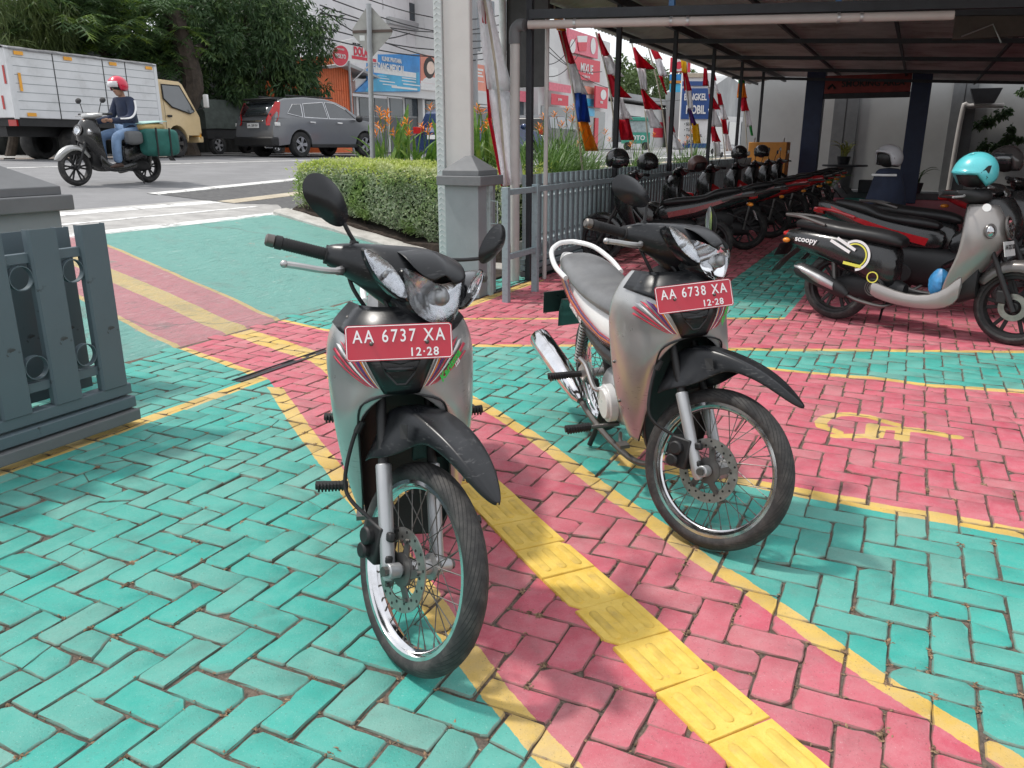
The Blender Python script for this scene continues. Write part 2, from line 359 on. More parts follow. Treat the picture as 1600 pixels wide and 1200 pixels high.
def split_poly(P, rng):
    i = 1 if math.hypot(P[2][0] - P[1][0], P[2][1] - P[1][1]) > math.hypot(P[4][0] - P[3][0], P[4][1] - P[3][1]) else 3; k = i + 4; f = rng.uniform(.3, .7); g = rng.uniform(.3, .7); L = lambda a, b, t: (a[0] + (b[0] - a[0]) * t, a[1] + (b[1] - a[1]) * t)
    return [[L(P[i], P[i + 1], f)] + P[i + 1:k + 1] + [L(P[k], P[(k + 1) % 8], g)], [L(P[k], P[(k + 1) % 8], g)] + P[k + 1:] + P[:i + 1] + [L(P[i], P[i + 1], f)]]
def roughen(P, rng):
    out = []; n = len(P)
    for i in range(n):
        a, b = P[i], P[(i + 1) % n]; out.append(a); dx, dy = b[0] - a[0], b[1] - a[1]; L = math.hypot(dx, dy)
        if L > .05:
            k = 2 if L < .13 else 3
            for q in range(1, k + 1): f = q / (k + 1) + rng.uniform(-.06, .06); o = rng.uniform(-.0024, .0016) - (.006 * rng.random() if rng.random() < .05 else 0); out.append((a[0] + dx * f - dy / L * o * -1 * -1, a[1] + dy * f + dx / L * o * -1 * -1))
    return out
def jolt(P, rng):
    cx = sum(p[0] for p in P) / len(P); cy = sum(p[1] for p in P) / len(P); a = rng.gauss(0, .008); ox, oy = rng.gauss(0, .0012), rng.gauss(0, .0012); s_ = 1 - (.018 * rng.random() if rng.random() < .15 else 0)
    return [(cx + ox + ((x - cx) - (y - cy) * a) * s_, cy + oy + ((y - cy) + (x - cx) * a) * s_) for x, y in P]
bricks = []
rng = random.Random(5)
for cx in range(-60, 190):
    for cy in range(-12, 150):
        k = (cx - cy) % 4
        if k == 0: x0, x1, y0, y1 = cx, cx + 2, cy, cy + 1
        elif k == 3: x0, x1, y0, y1 = cx, cx + 1, cy, cy + 2
        else: continue
        x0, x1, y0, y1 = (q * BW for q in (x0, x1, y0, y1)); mx, my = (x0 + x1) / 2, (y0 + y1) / 2
        p = W(mx, -my)
        if my < -.98: continue
        if p.y < .75 or p.y > 14.5 or abs(p.x) > .70 * p.y + .75: continue
        if p.x < .4877 * p.y - 3.86 - .06 and mx > 5.0: continue
        bricks.append((p.y + abs(p.x) * .15 + (0 if abs(p.x) < .64 * (p.y * .958 + .39) and p.y > 1.36 else 50), x0, x1, y0, y1))
bricks.sort(key=lambda q: q[0])
SYMB = (min(q[0] for q in WHEELCHAIR) - .35, max(q[2] for q in WHEELCHAIR) + .35, min(q[3] for q in WHEELCHAIR) - .35, max(q[1] for q in WHEELCHAIR) + .35)
def edges_of(fs): n = (len(fs) - 1) // 2; return [1.0] * (2 * n) + [0.0]
bige = []
big = MB(); bigt = []; npart = 0
for (_, x0, x1, y0, y1) in bricks:
    P = jolt(brick_poly(x0, x1, y0, y1, rng, .36), rng); polys = [P]
    if rng.random() < .08: polys = split_poly(P, rng)
    if _ < 8: polys = [roughen(Q, rng) for Q in polys]
    tv = min(1, max(0, rng.gauss(.27, .26)))
    for Q in polys:
        vs, fs = brick_geo(Q, rng); tq = min(1, max(0, tv + rng.gauss(0, .05)))
        if npart < 300:
            npart += 1; q = MB(); q.add(vs, fs); o = q.build('paver', M_BRICK, pv, ang=50, fix=False)
            at = o.data.attributes.new('tint', 'FLOAT', 'FACE'); at.data.foreach_set('value', [tq] * len(fs)); at = o.data.attributes.new('edge', 'FLOAT', 'FACE'); at.data.foreach_set('value', edges_of(fs))
        else:
            c_ = vs[0]; big.cm = 1 if SYMB[0] < c_.x < SYMB[1] and SYMB[2] < c_.y < SYMB[3] else 0
            big.add(vs, fs); bigt += [tq] * len(fs); bige += edges_of(fs)
o = stuff(big.build('paver_field', [M_BRICK, M_BRICKM], pv, ang=50, fix=False))
at = o.data.attributes.new('tint', 'FLOAT', 'FACE'); at.data.foreach_set('value', bigt); at = o.data.attributes.new('edge', 'FLOAT', 'FACE'); at.data.foreach_set('value', bige)
b = MB(); b.add([W(9.5, -.0, -.006), W(26, -.0, -.006), W(26, -16, -.006), W(9.5, -16, -.006)], [(0, 3, 2, 1)]); b.build('far_paving', M_BRICK, pv, ang=0)
# ---- dry leaf bits and grit lying in the joints
def flakes(n, name, mat, f, rng, sz):
    q = MB()
    for i in range(n):
        a, t = f(rng); p = W(a, -t, rng.uniform(-.006, .002)); an = rng.uniform(0, 6.28); l = rng.uniform(*sz); wd = l * rng.uniform(.25, .6)
        d = Vector((math.cos(an), math.sin(an), rng.uniform(-.3, .3))) * l; e = Vector((-math.sin(an), math.cos(an), rng.uniform(-.3, .3))) * wd
        q.add([p - d, p - e * .8, p + d, p + e, p + Vector((0, 0, l * .35))], [(0, 1, 4), (1, 2, 4), (2, 3, 4), (3, 0, 4)])
    return q.build(name, mat, None, ang=0)
def joint_pt(r):
    while True:
        _, x0, x1, y0, y1 = bricks[int(len(bricks) * .55 * r.random() ** 1.3)]
        if r.random() < .65: x = r.choice((x0, x1)) + r.gauss(0, .005); y = r.choice((y0, y1)) + r.gauss(0, .006)
        elif r.random() < .5: x = r.uniform(x0, x1); y = r.choice((y0, y1)) + r.gauss(0, .003)
        else: y = r.uniform(y0, y1); x = r.choice((x0, x1)) + r.gauss(0, .003)
        p = W(x, -y)
        if noise.noise(Vector((p.x * 1.3, p.y * 1.3, 0))) + .15 > r.random() * .7 - .1: return x, y
M_LITTER = mk('dry leaf litter', (.25, .165, .10), .9, var=.6, scale=40)
clumps_ = [joint_pt(random.Random(1000 + k)) for k in range(420)]
def litter_pt(r):
    if r.random() < .6: c = r.choice(clumps_); return c[0] + r.gauss(0, .010), c[1] + r.gauss(0, .006)
    return joint_pt(r)
o = flakes(13000, 'leaf_litter', M_LITTER, litter_pt, random.Random(9), (.0024, .009)); stuff(o); o['label'] = 'dry brown leaf bits and grit caught between the pavers'; o['category'] = 'litter'
# ---- yellow tactile tiles
M_TILE = None
def tile_mat():
    t = NT('yellow tactile tile'); P = t.pos(); n = t.noise(P, 9, 5, .7); n3 = t.noise(P, 190, 3)
    c = t.mix(t.ramp(n, .3, .7), (.66, .43, .055), (.78, .55, .12)); c = t.mix(t.math('MULTIPLY', t.ramp(t.noise(P, 22, 6, .75), .55, .75), .55), c, (.42, .29, .12))
    c = t.mix(t.math('MULTIPLY', t.ramp(n3, .64, .74), .5), c, (.14, .09, .04))
    t.link(c, t.b.inputs['Base Color']); t.b.inputs['Roughness'].default_value = .6; t.bump(t.math('ADD', n3, n), .003, .5); return t.mat
M_TILE = tile_mat()
M_BAR = mk('worn yellow bar', (.66, .45, .085), .65, var=.15, scale=14, dirt=(.42, .29, .10), dirtamt=.5, dscale=12, bump=.3, bscale=160)
TLp = [(4.62, -1.08), (4.2, -.86), (3.6, -.53), (2.945, -.18), (2.766, -.112), (2.373, .069), (2.047, .225), (1.866, .312), (1.682, .4), (1.511, .483), (1.1, .69), (.7, .9)]
TRp = [(4.78, -1.0), (4.3, -.72), (3.9, -.50), (3.236, -.147), (2.856, .043), (2.487, .213), (2.128, .394), (1.941, .484), (1.759, .57), (1.654, .631), (1.2, .86), (.8, 1.07)]
cl = cat([((x + xr) / 2, (y + yr) / 2, 0) for (y, x), (yr, xr) in zip(TLp, TRp)], 24)
acc = 0; marks = [0]; TS = .205
path = [cl[0]]
for a, c in zip(cl, cl[1:]):
    d = (c - a).length
    while acc + d >= TS:
        f = (TS - acc) / d; a = a.lerp(c, f); path.append(a.copy()); d = (c - a).length; acc = 0
    acc += d
rng = random.Random(21)
for a, c in zip(path, path[1:]):
    d = (c - a).normalized(); nrm = Vector((d.y, -d.x, 0)); o0 = (a + c) / 2; L = (c - a).length / 2 - .0018; hw = .098
    z = .0072 + rng.uniform(-.001, .0015); tx, ty = rng.gauss(0, .012), rng.gauss(0, .012)
    pt = lambda f, g, h: o0 + d * f + nrm * g + Vector((0, 0, z + h + f * tx + g * ty))
    j = lambda: rng.uniform(-.0015, .0015)
    C = [(-L + j(), -hw + j()), (L + j(), -hw + j()), (L + j(), hw + j()), (-L + j(), hw + j())]
    if rng.random() < .4:
        k = rng.randrange(4); cx, cy = C[k]; q = .012 + .03 * rng.random(); sx = -1 if cx > 0 else 1; sy = -1 if cy > 0 else 1
        two = [(cx + sx * q, cy), (cx, cy + sy * q * .7)]
        if (k % 2) == 0: two.reverse()
        C[k:k + 1] = two
    q = MB(); n = len(C)
    q.add([pt(f, g, -.02) for f, g in C] + [pt(f, g, -.003) for f, g in C] + [pt(f * .975, g * .975, 0) for f, g in C],
          [(r * n + i, r * n + (i + 1) % n, (r + 1) * n + (i + 1) % n, (r + 1) * n + i) for r in (0, 1) for i in range(n)] + [tuple(range(2 * n, 3 * n))])
    tile = q.build('tactile_tile', M_TILE, pv, ang=40)
    for g0 in (-.058, 0, .058):
        q = MB(); ring = []
        for i in range(14):
            an = 2 * math.pi * i / 14; f = math.cos(an) * .016 + (.058 if math.cos(an) > 0 else -.058); g = g0 + math.sin(an) * .016; ring.append((f, g))
        q.loft([[pt(f, g, -.001) for f, g in ring], [pt(f * .985, g0 + (g - g0) * .8, .0032) for f, g in ring], [pt(f * .9, g0 + (g - g0) * .35, .0038) for f, g in ring]])
        q.build('raised_bar', M_BAR, tile, ang=60)
# ---- driveway ramp, pavement, road
def strip_sheet(name, mat, a0, a1, s0, s1, na, ns, dz=0, amp=0, seed=0):
    q = MB(); rows = []
    for i in range(ns + 1):
        s = s0 + (s1 - s0) * i / ns
        rows.append([W(a0 + (a1 - a0) * k / na, s, ter(s) + dz + (amp * noise.noise(Vector((k * .31, i * .37, seed))) if amp else 0)) for k in range(na + 1)])
    q.grid(rows); return q.build(name, mat, None, ang=60, fix=False)
o = strip_sheet('driveway_ramp', M_RAMP, -6, 5.2, .97, 3.72, 120, 40, .003, .004); struct(o)
o.data.flip_normals()
for v_ in list(o.data.vertices)[:121]: v_.co.z -= .022 + .006 * noise.noise(v_.co * 3)
def concrete(name, c0, c1, rough=.8, s1=3, bmp=.5, crack=True):
    t = NT(name); P = t.pos(); n = t.noise(P, s1, 8, .7); n2 = t.noise(P, 90, 4)
    c = t.mix(t.ramp(n, .3, .7), c0, c1); c = t.mix(t.math('MULTIPLY', t.ramp(n2, .6, .75), .35), c, tuple(x * .4 for x in c0))
    t.link(c, t.b.inputs['Base Color']); t.b.inputs['Roughness'].default_value = rough; t.bump(t.math('ADD', n2, n), .012, bmp); return t.mat
M_ASPH = concrete('asphalt', (.20, .20, .205), (.26, .26, .265), .85, 1.2)
M_PAVE = concrete('grey pavement', (.32, .31, .30), (.50, .49, .47), .85, 3)
def wornpaint():
    t = NT('worn white road paint'); P = t.pos(); n = t.noise(P, 5, 8, .75); m = t.noise(P, 30, 4)
    c = t.mix(t.ramp(m, .3, .7), (.66, .66, .64), (.82, .82, .80)); c = t.mix(t.ramp(n, .52, .60), c, (.36, .35, .34)); t.link(c, t.b.inputs['Base Color']); t.b.inputs['Roughness'].default_value = .75; t.bump(m, .004, .4); return t.mat
M_WPAINT = wornpaint()
def ribbed():
    t = NT('dark ribbed tile'); P = t.pos(); mp = t.new('ShaderNodeMapping'); mp.inputs['Rotation'].default_value = (0, 0, R(-64)); t.link(P, mp.inputs[0]); sx = t.new('ShaderNodeSeparateXYZ'); t.link(mp.outputs[0], sx.inputs[0])
    w = t.math('SINE', t.math('MULTIPLY', sx.outputs[0], 6.283 / .085)); n = t.noise(P, 8, 6, .7)
    c = t.mix(t.ramp(w, -.4, .6), (.045, .045, .048), t.mix(t.ramp(n, .3, .7), (.13, .13, .13), (.21, .21, .205))); t.link(c, t.b.inputs['Base Color']); t.b.inputs['Roughness'].default_value = .85; t.bump(w, .01, .6); return t.mat
M_DARKTILE = ribbed()
M_BEIGE = concrete('beige guide strip', (.42, .36, .27), (.55, .49, .38), .8, 6)
M_KERB = concrete('weathered kerb', (.38, .36, .33), (.62, .60, .56), .85, 4)
def fl(o): o.data.flip_normals(); return o
struct(fl(strip_sheet('road', M_ASPH, -60, 190, 5.38, 15.2, 60, 60, 0)))
struct(fl(strip_sheet('pavement', M_PAVE, -60, 7.2, 3.7, 5.42, 120, 8, .001, .002)))
struct(fl(strip_sheet('white_edge_line', M_WPAINT, -60, 5.5, 3.68, 3.86, 160, 2, .003, .002)))
struct(fl(strip_sheet('white_road_line', M_WPAINT, -60, 5.9, 5.02, 5.28, 160, 2, .003, .002)))
struct(fl(strip_sheet('pavement_stripe', M_WPAINT, -60, 5.6, 4.32, 4.42, 100, 1, .003)))
struct(fl(strip_sheet('far_kerb_line', M_WPAINT, -60, 190, 11.35, 11.47, 40, 1, .006)))
struct(fl(strip_sheet('far_verge', M_PAVE, -60, 190, 15.15, 60, 40, 6, .03)))
# raised pavement in front of the planter with kerbs, ribbed dark tiles and a beige guide strip
def raised(name, mat, a0, a1, s0, s1, h0, h1, ramp=1.3, n=40):
    q = MB(); R0 = []; 
    for k in range(n + 1):
        a = a0 + (a1 - a0) * k / n; h = h0 + (h1 - h0) * min(1, max(0, (a - a0) / ramp))
        R0.append([W(a, s0, ter(s0) - .2), W(a, s0, ter(s0) + h), W(a, s1, ter(s1) + h), W(a, s1, ter(s1) - .2)])
    q.loft(R0, False, False); return struct(q.build(name, mat, None, ang=30))
raised('raised_pavement', M_DARKTILE, 5.6, 190, 3.9, 6.2, .004, .13)
raised('guide_strip', M_BEIGE, 5.62, 190, 4.85, 5.15, .008, .136)
raised('street_kerb', M_WPAINT, 5.55, 190, 6.2, 6.42, .010, .15)
raised('planter_kerb', M_WPAINT, 5.45, 190, 3.62, 3.9, .010, .155)
# kerb beside the ramp
q = MB(); rows = []
for i in range(25):
    s = .45 + (3.75 - .45) * i / 24; z = ter(s) + .05 + .02 * noise.noise(Vector((i * .6, 3, 1)))
    rows.append([W(5.16, s, ter(s) - .15), W(5.17, s, z - .02), W(5.2, s, z), W(5.42, s, z + .01), W(5.46, s, z - .03), W(5.47, s, ter(s) - .15)])
q.loft(rows, False, False); struct(q.build('ramp_kerb', M_KERB, None, ang=40))
# gate track: dark slot across the drive
M_TRACK = mk('dark steel track', (.03, .03, .032), .6, .3)
q = MB(); q.box(0, 1, 0, 1, 0, 1); q.v = [W(.62 + p.x * 20, -.022 + p.y * .044, -.03 + p.z * .031) for p in q.v]; struct(q.build('gate_track', M_TRACK, None, ang=0))
q = MB(); 
for s in (-.035, .03):
    k = MB(); k.box(0, 1, 0, 1, 0, 1); q.add([W(.62 + p.x * 20, s + p.y * .008, -.02 + p.z * .028) for p in k.v], k.f)
struct(q.build('track_rail', mk('steel rail', (.12, .12, .13), .45, .8), None, ang=0))
# ================================================================== vehicle materials and shared pieces
M_RUBBER = mk('tyre rubber', (.018, .018, .019), .75, var=.3, dirt=(.10, .09, .08), dirtamt=.45, bump=.2, bscale=90)
def tyre_mat(name='tyre tread', n=46, chev=.30):
    t = NT(name); uv = t.new('ShaderNodeUVMap'); uv.uv_map = 'UVMap'; sp = t.new('ShaderNodeSeparateXYZ'); t.link(uv.outputs[0], sp.inputs[0])
    v = t.math('ABSOLUTE', t.math('SUBTRACT', sp.outputs[1], .5))
    ph = t.math('ADD', t.math('MULTIPLY', sp.outputs[0], n), t.math('MULTIPLY', v, n * chev))
    g = t.ramp(t.math('ABSOLUTE', t.math('SUBTRACT', t.math('FRACT', ph), .5)), .06, .11)       # 0 in the groove
    msk = t.math('MULTIPLY', t.ramp(v, .34, .30), t.ramp(v, .03, .05))
    h = t.math('SUBTRACT', 1, t.math('MULTIPLY', t.math('SUBTRACT', 1, g), msk))
    P = t.obj(); d = t.noise(P, 12, 6, .7)
    c = t.mix(h, (.014, .014, .014), t.mix(t.ramp(d, .4, .7), (.022, .022, .023), (.07, .066, .062)))
    t.link(c, t.b.inputs['Base Color']); t.b.inputs['Roughness'].default_value = .72; t.bump(h, .003, .6); return t.mat
M_TYRE = tyre_mat()
M_BLK = mk('black plastic', (.0075, .0085, .0105), .30, var=.25, dirt=(.05, .05, .05), dirtamt=.16, bump=.05, bscale=300, bdist=.001)
M_BLKM = mk('satin black plastic', (.011, .011, .012), .5, var=.25, dirt=(.06, .055, .05), dirtamt=.2)
M_GLOSSB = mk('gloss black paint', (.010, .011, .013), .16, var=.1, coat=.6)
M_SILVER = mk('silver metallic paint', (.40, .40, .395), .30, .55, var=.03, coat=.5, dirt=(.40, .39, .37), dirtamt=.12, dscale=14)
def scuff(m, sc_=(30, 30, 260), lo=.60, hi=.66, col=(.16, .16, .16), amt=.55):
    n = m.node_tree.nodes; l = m.node_tree.links; b = n['Principled BSDF']; src = b.inputs['Base Color'].links[0].from_socket
    tc = n.new('ShaderNodeTexCoord'); mp = n.new('ShaderNodeMapping'); mp.inputs['Scale'].default_value = sc_; mp.inputs['Rotation'].default_value = (.5, .3, .2); l.new(tc.outputs['Object'], mp.inputs[0])
    ns = n.new('ShaderNodeTexNoise'); ns.inputs['Scale'].default_value = 1; ns.inputs['Detail'].default_value = 3; l.new(mp.outputs[0], ns.inputs['Vector'])
    n2 = n.new('ShaderNodeTexNoise'); n2.inputs['Scale'].default_value = 7; n2.inputs['Detail'].default_value = 3; l.new(tc.outputs['Object'], n2.inputs['Vector'])
    r = n.new('ShaderNodeMapRange'); r.inputs[1].default_value = lo; r.inputs[2].default_value = hi; l.new(ns.outputs['Fac'], r.inputs[0]); r2 = n.new('ShaderNodeMapRange'); r2.inputs[1].default_value = .52; r2.inputs[2].default_value = .62; r2.inputs[4].default_value = amt; l.new(n2.outputs['Fac'], r2.inputs[0])
    mu = n.new('ShaderNodeMath'); mu.operation = 'MULTIPLY'; l.new(r.outputs[0], mu.inputs[0]); l.new(r2.outputs[0], mu.inputs[1])
    mx = n.new('ShaderNodeMix'); mx.data_type = 'RGBA'; mx.inputs[7].default_value = (*col, 1); l.new(mu.outputs[0], mx.inputs[0]); l.new(src, mx.inputs[6]); l.new(mx.outputs[2], b.inputs['Base Color'])
scuff(M_SILVER); scuff(M_BLK, (40, 40, 200), .58, .66, (.10, .10, .10), .5)
M_WHITEP = mk('white paint plastic', (.74, .74, .73), .3, 0, var=.06, coat=.3, dirt=(.4, .37, .33), dirtamt=.3)
M_CHROME = mk('chrome', (.72, .72, .73), .10, 1, var=.08, scale=10, dirt=(.25, .22, .2), dirtamt=.3, dscale=9)
M_ALU = mk('cast aluminium', (.48, .48, .48), .42, .85, var=.15, dirt=(.16, .15, .14), dirtamt=.5, bump=.1)
M_ALUG = mk('grey fork alloy', (.42, .43, .44), .4, .6, var=.1, dirt=(.2, .19, .18), dirtamt=.4)
M_STEEL = mk('dull steel', (.16, .155, .15), .45, .9, var=.25, dirt=(.12, .09, .07), dirtamt=.5)
M_DISC = mk('brake disc steel', (.36, .35, .33), .35, .9, var=.2, scale=20, dirt=(.15, .12, .09), dirtamt=.5)
M_GRIP = mk('grip rubber', (.010, .010, .011), .65, var=.3, dirt=(.05, .05, .05), dirtamt=.3)
M_SEAT = mk('seat vinyl', (.13, .132, .135), .34, var=.15, bump=.15, bscale=260, bdist=.0015, dirt=(.2, .2, .19), dirtamt=.25)
M_SEATB = mk('black seat vinyl', (.012, .012, .013), .45, var=.2, bump=.15, bscale=260, bdist=.0015)
M_REDP = mk('red plate enamel', (.50, .012, .035), .35, var=.07, coat=.3, dirt=(.3, .05, .06), dirtamt=.3)
M_REDB = mk('red paint', (.42, .012, .018), .22, var=.1, coat=.6)
M_DKRED = mk('dark red paint', (.20, .010, .014), .25, var=.15, coat=.5)
M_WTXT = mk('white lettering', (.80, .80, .80), .4, var=.05)
M_KTXT = mk('black lettering', (.012, .012, .012), .5, var=.05)
M_GTXT = mk('green lettering', (.05, .52, .09), .35, var=.05)
M_ORG = mk('orange decal', (.72, .22, .03), .35, var=.05)
M_PUR = mk('purple decal', (.12, .035, .20), .35, var=.05)
M_PINK = mk('pink red decal', (.62, .05, .09), .35, var=.05)
M_REFL = mk('reflector', (.55, .55, .56), .12, 1, var=.15, scale=30, bump=.4, bscale=26, bdist=.012)
M_LENS = glass('clear lens', (.93, .95, .97), .06)
M_REDL = mk('red lens', (.42, .01, .01), .15, var=.1, coat=.4)
M_AMB = mk('amber lens', (.75, .25, .02), .2, var=.1, coat=.4)
M_MIRR = mk('mirror glass', (.85, .87, .88), .02, 1, var=.01)
M_DKGR = mk('dark green tint plastic', (.012, .03, .028), .3, var=.2)
def uv_lathe(b, prof, c, n, name, mat, parent, ax=Vector((0, 1, 0)), M=None):
    """closed ring body with u round the ring and v across the section"""
    me_v = []; c = Vector(c); x = Vector((1, 0, 0)); z = Vector((0, 0, 1)); k = len(prof)
    for i in range(n):
        a = 2 * math.pi * i / n; d = x * math.cos(a) + z * math.sin(a)
        for r, h in prof: p = c + d * r + ax * h; me_v.append(M @ p if M else p)
    fs = []; uv = []
    for i in range(n):
        j = (i + 1) % n
        for q in range(k - 1):
            fs.append((i * k + q, j * k + q, j * k + q + 1, i * k + q + 1)); uv += [(i / n, q / (k - 1)), ((i + 1) / n, q / (k - 1)), ((i + 1) / n, (q + 1) / (k - 1)), (i / n, (q + 1) / (k - 1))]
    me = bpy.data.meshes.new(name); me.from_pydata([tuple(p) for p in me_v], [], fs); L = me.uv_layers.new(name='UVMap')
    for i, q in enumerate(uv): L.data[i].uv = q
    me.materials.append(mat); me.polygons.foreach_set('use_smooth', [True] * len(fs)); me.update()
    o = bpy.data.objects.new(name, me); COL.objects.link(o); o.parent = parent; return o
def tyre_prof(R_, w, inner):
    pr = []
    for i in range(15):
        t = -1 + 2 * i / 14; an = t * math.pi * .62
        pr.append((R_ - w * .62 + math.cos(an) * w * .62 if abs(t) < .95 else inner, math.sin(an) * w / 2 * 1.03 if abs(t) < .95 else (w * .36 if t > 0 else -w * .36)))
    pr[0] = (inner, -w * .33); pr[-1] = (inner, w * .33); pr[1] = (inner + .012, -w * .43); pr[-2] = (inner + .012, w * .43)
    return pr
def spoke_wheel(root, c, R_, w, M=None, name='front_wheel', disc=True, hubr=.036, nsp=36):
    c = Vector(c); Y = Vector((0, 1, 0)); ri = R_ - w * .80
    hub = MB(M); hub.lathe([(0, -.062), (.014, -.062), (.014, -.048), (hubr, -.044), (hubr, -.036), (.022, -.03), (.022, .03), (hubr, .036), (hubr, .044), (.02, .05), (.014, .062), (0, .062)], c, Y, 24)
    h = hub.build(name, M_ALU, root)
    uv_lathe(None, tyre_prof(R_, w, ri - .002), c, 72, 'tyre', M_TYRE, h, M=M)
    rb = MB(M); rb.lathe([(ri + .004, -w * .36), (ri + .006, -w * .40), (ri - .004, -w * .40), (ri - .009, -w * .30), (ri - .012, -w * .16), (ri - .019, -w * .1), (ri - .019, w * .1), (ri - .012, w * .16), (ri - .009, w * .3), (ri - .004, w * .40), (ri + .006, w * .40), (ri + .004, w * .36)], c, Y, 64, closed=True)
    rb.build('rim', M_CHROME, h, ang=50)
    sp = MB(M)
    for k in range(nsp):
        a = 2 * math.pi * k / nsp; side = 1 if k % 2 else -1; off = (1 if (k // 2) % 2 else -1) * R(62)
        p = c + Vector((math.cos(a + off), side * .040 / hubr, math.sin(a + off))) * hubr; q = c + Vector((math.cos(a), 0, math.sin(a))) * (ri - .016)
        sp.tube([p, q], .00155, 5, cap=False); sp.tube([q, q + (p - q).normalized() * .016], .0028, 5)
    sp.build('spokes', M_STEEL, h)
    return h
def brake_disc(root, c, side, M, r=.11):
    c = Vector(c) + Vector((0, side * .052, 0)); n = 48; d = MB(M)
    holes = 20; pts = []
    rings = []
    for (rr, yy) in ((r * .70, -.002), (r, -.002), (r, .002), (r * .70, .002)): rings.append((rr, yy))
    d.lathe(rings, c, (0, 1, 0), n, closed=True); o = d.build('brake_disc', M_DISC, root, ang=30)
    d = MB(M)
    for k in range(30):
        a = 2 * math.pi * k / 30; rr = r * (.78 if k % 2 else .92); p = c + Vector((math.cos(a) * rr, side * .0022, math.sin(a) * rr)); d.disc(p, (0, 1, 0), .0042, .0008, 8)
    d.build('vent_holes', M_KTXT, o)
    d = MB(M)
    for k in range(5):
        a = 2 * math.pi * k / 5; p0 = c + Vector((math.cos(a) * .03, 0, math.sin(a) * .03)); p1 = c + Vector((math.cos(a + .35) * r * .74, 0, math.sin(a + .35) * r * .74)); d.bar(p0, p1, .022, .005, (0, 1, 0))
        d.disc(c + Vector((math.cos(a + .35) * r * .72, side * .005, math.sin(a + .35) * r * .72)), (0, 1, 0), .006, .008, 8)
    d.lathe([(.018, -.004), (.045, -.004), (.045, .004), (.018, .004)], c, (0, 1, 0), 24, closed=True); d.build('disc_carrier', M_STEEL, o)
    return o
def dome(outline, o, X, Y, bulge, rings=5, sweep=0.0, inset=0.0):
    """rings of a domed patch over a 2-D outline; sweep bends it back with |u|"""
    o = Vector(o); X = Vector(X).normalized(); Y = Vector(Y).normalized(); Z = X.cross(Y); n = len(outline)
    cu = sum(p[0] for p in outline) / n; cv = sum(p[1] for p in outline) / n; out = []
    for k in range(rings + 1):
        s = 1 - k / rings * .97
        out.append([o + X * (cu + (u - cu) * s) + Y * (cv + (v - cv) * s) + Z * (bulge * (1 - s * s) - sweep * (cu + (u - cu) * s) ** 2 - inset) for u, v in outline])
    return out
def smooth_poly(ps, n=5): return [(p.x, p.y) for p in cat([(x, y, 0) for x, y in ps], n, True)]
def plate(root, name, M, o, X, Y, w, h, mat, tmat, top, bottom, ts=.045, bs=.03, bx=.06, hp=.52):
    b = MB(M); o = Vector(o); X = Vector(X).normalized(); Y = Vector(Y).normalized(); Z = X.cross(Y)
    def rr(w, h, c): return smooth_poly([(-w + c, -h), (w - c, -h), (w, -h + c), (w, h - c), (w - c, h), (-w + c, h), (-w, h - c), (-w, -h + c)], 1)
    b.prism(rr(w / 2, h / 2, .006), .0016, o, X, Y); p = b.build(name, mat, root, ang=30)
    b = MB(M); ring = rr(w / 2 - .003, h / 2 - .003, .005); b.tube([o + X * u + Y * v + Z * .0016 for u, v in ring], .0011, 5, closed=True); b.build('rim_line', tmat, p)
    f = lambda i: o + Z * .0021 + i
    hx = h / .11
    text('lettering', top, ts, tmat, p, f(Y * (.018 * hx)), X, Y, .008, .0012, .78, M=M, space=1.28)
    if bottom: text('lettering', bottom, bs, tmat, p, f(X * bx + Y * (-.033 * hx)), X, Y, .018, .0012, .95, M=M, space=1.2)
    for sx in (-.26, .26): b = MB(M); b.ball(o + X * (w * sx) + Y * (-.002) + Z * .002, .0058, 6); b.build('bolt', M_STEEL, p)
    return p
# ================================================================== gates, pillars, canopy
FR = Matrix(((E1.x, EN.x, 0, G0.x), (E1.y, EN.y, 0, G0.y), (0, 0, 1, 0), (0, 0, 0, 1)))
M_GATE = mk('grey green gate paint', (.25, .32, .34), .5, var=.06, scale=3, dirt=(.07, .05, .04), dirtamt=.35, dscale=34, bump=.15, bscale=40)
M_GATED = mk('shade-darkened gate paint', (.105, .14, .16), .45, var=.04, scale=3); scuff(M_GATED, (22, 22, 22), .66, .68, (.03, .025, .022), .9)  # darker copy of the gate paint: shade on the left leaves put into colour
M_GATEL = mk('pale gate paint', (.40, .50, .50), .5, var=.1, dirt=(.12, .10, .09), dirtamt=.5, dscale=9)
M_PILL = mk('grey render paint', (.24, .265, .275), .7, var=.05, bump=.1, bscale=120)
M_PILLC = mk('dark grey cap paint', (.15, .155, .16), .65, var=.07, bump=.1, bscale=90)
M_POST = mk('tall post paint', (.52, .485, .465), .55, var=.03)
M_POSTT = mk('post trim pale', (.50, .52, .515), .5, var=.04, scale=60)
M_DKST = mk('dark painted steel', (.022, .024, .03), .5, var=.2)
M_PIPE = mk('grey pvc pipe', (.50, .48, .46), .4, var=.06, dirt=(.35, .3, .26), dirtamt=.4)
M_PIPEP = mk('pinkish pvc pipe', (.50, .44, .41), .45, var=.06, dirt=(.3, .24, .2), dirtamt=.4)
M_BLUE = mk('navy column paint', (.012, .026, .075), .45, var=.12)
M_BRACK = mk('blue bracket paint', (.05, .14, .30), .5)
M_ROOF = mk('zinc sheet underside', (.55, .54, .52), .55, .2, var=.18, scale=1.5, dirt=(.16, .11, .08), dirtamt=.6, dscale=1.2)
M_WALL = mk('pale grey wall', (.36, .365, .36), .85, var=.05, scale=1.5, bump=.15, bscale=30, dirt=(.33, .32, .31), dirtamt=.5, dscale=.8)
M_WALLD = mk('dark wall panel', (.13, .135, .14), .8, var=.08)
M_ORBOX = mk('orange box paint', (.60, .25, .04), .5, var=.08)
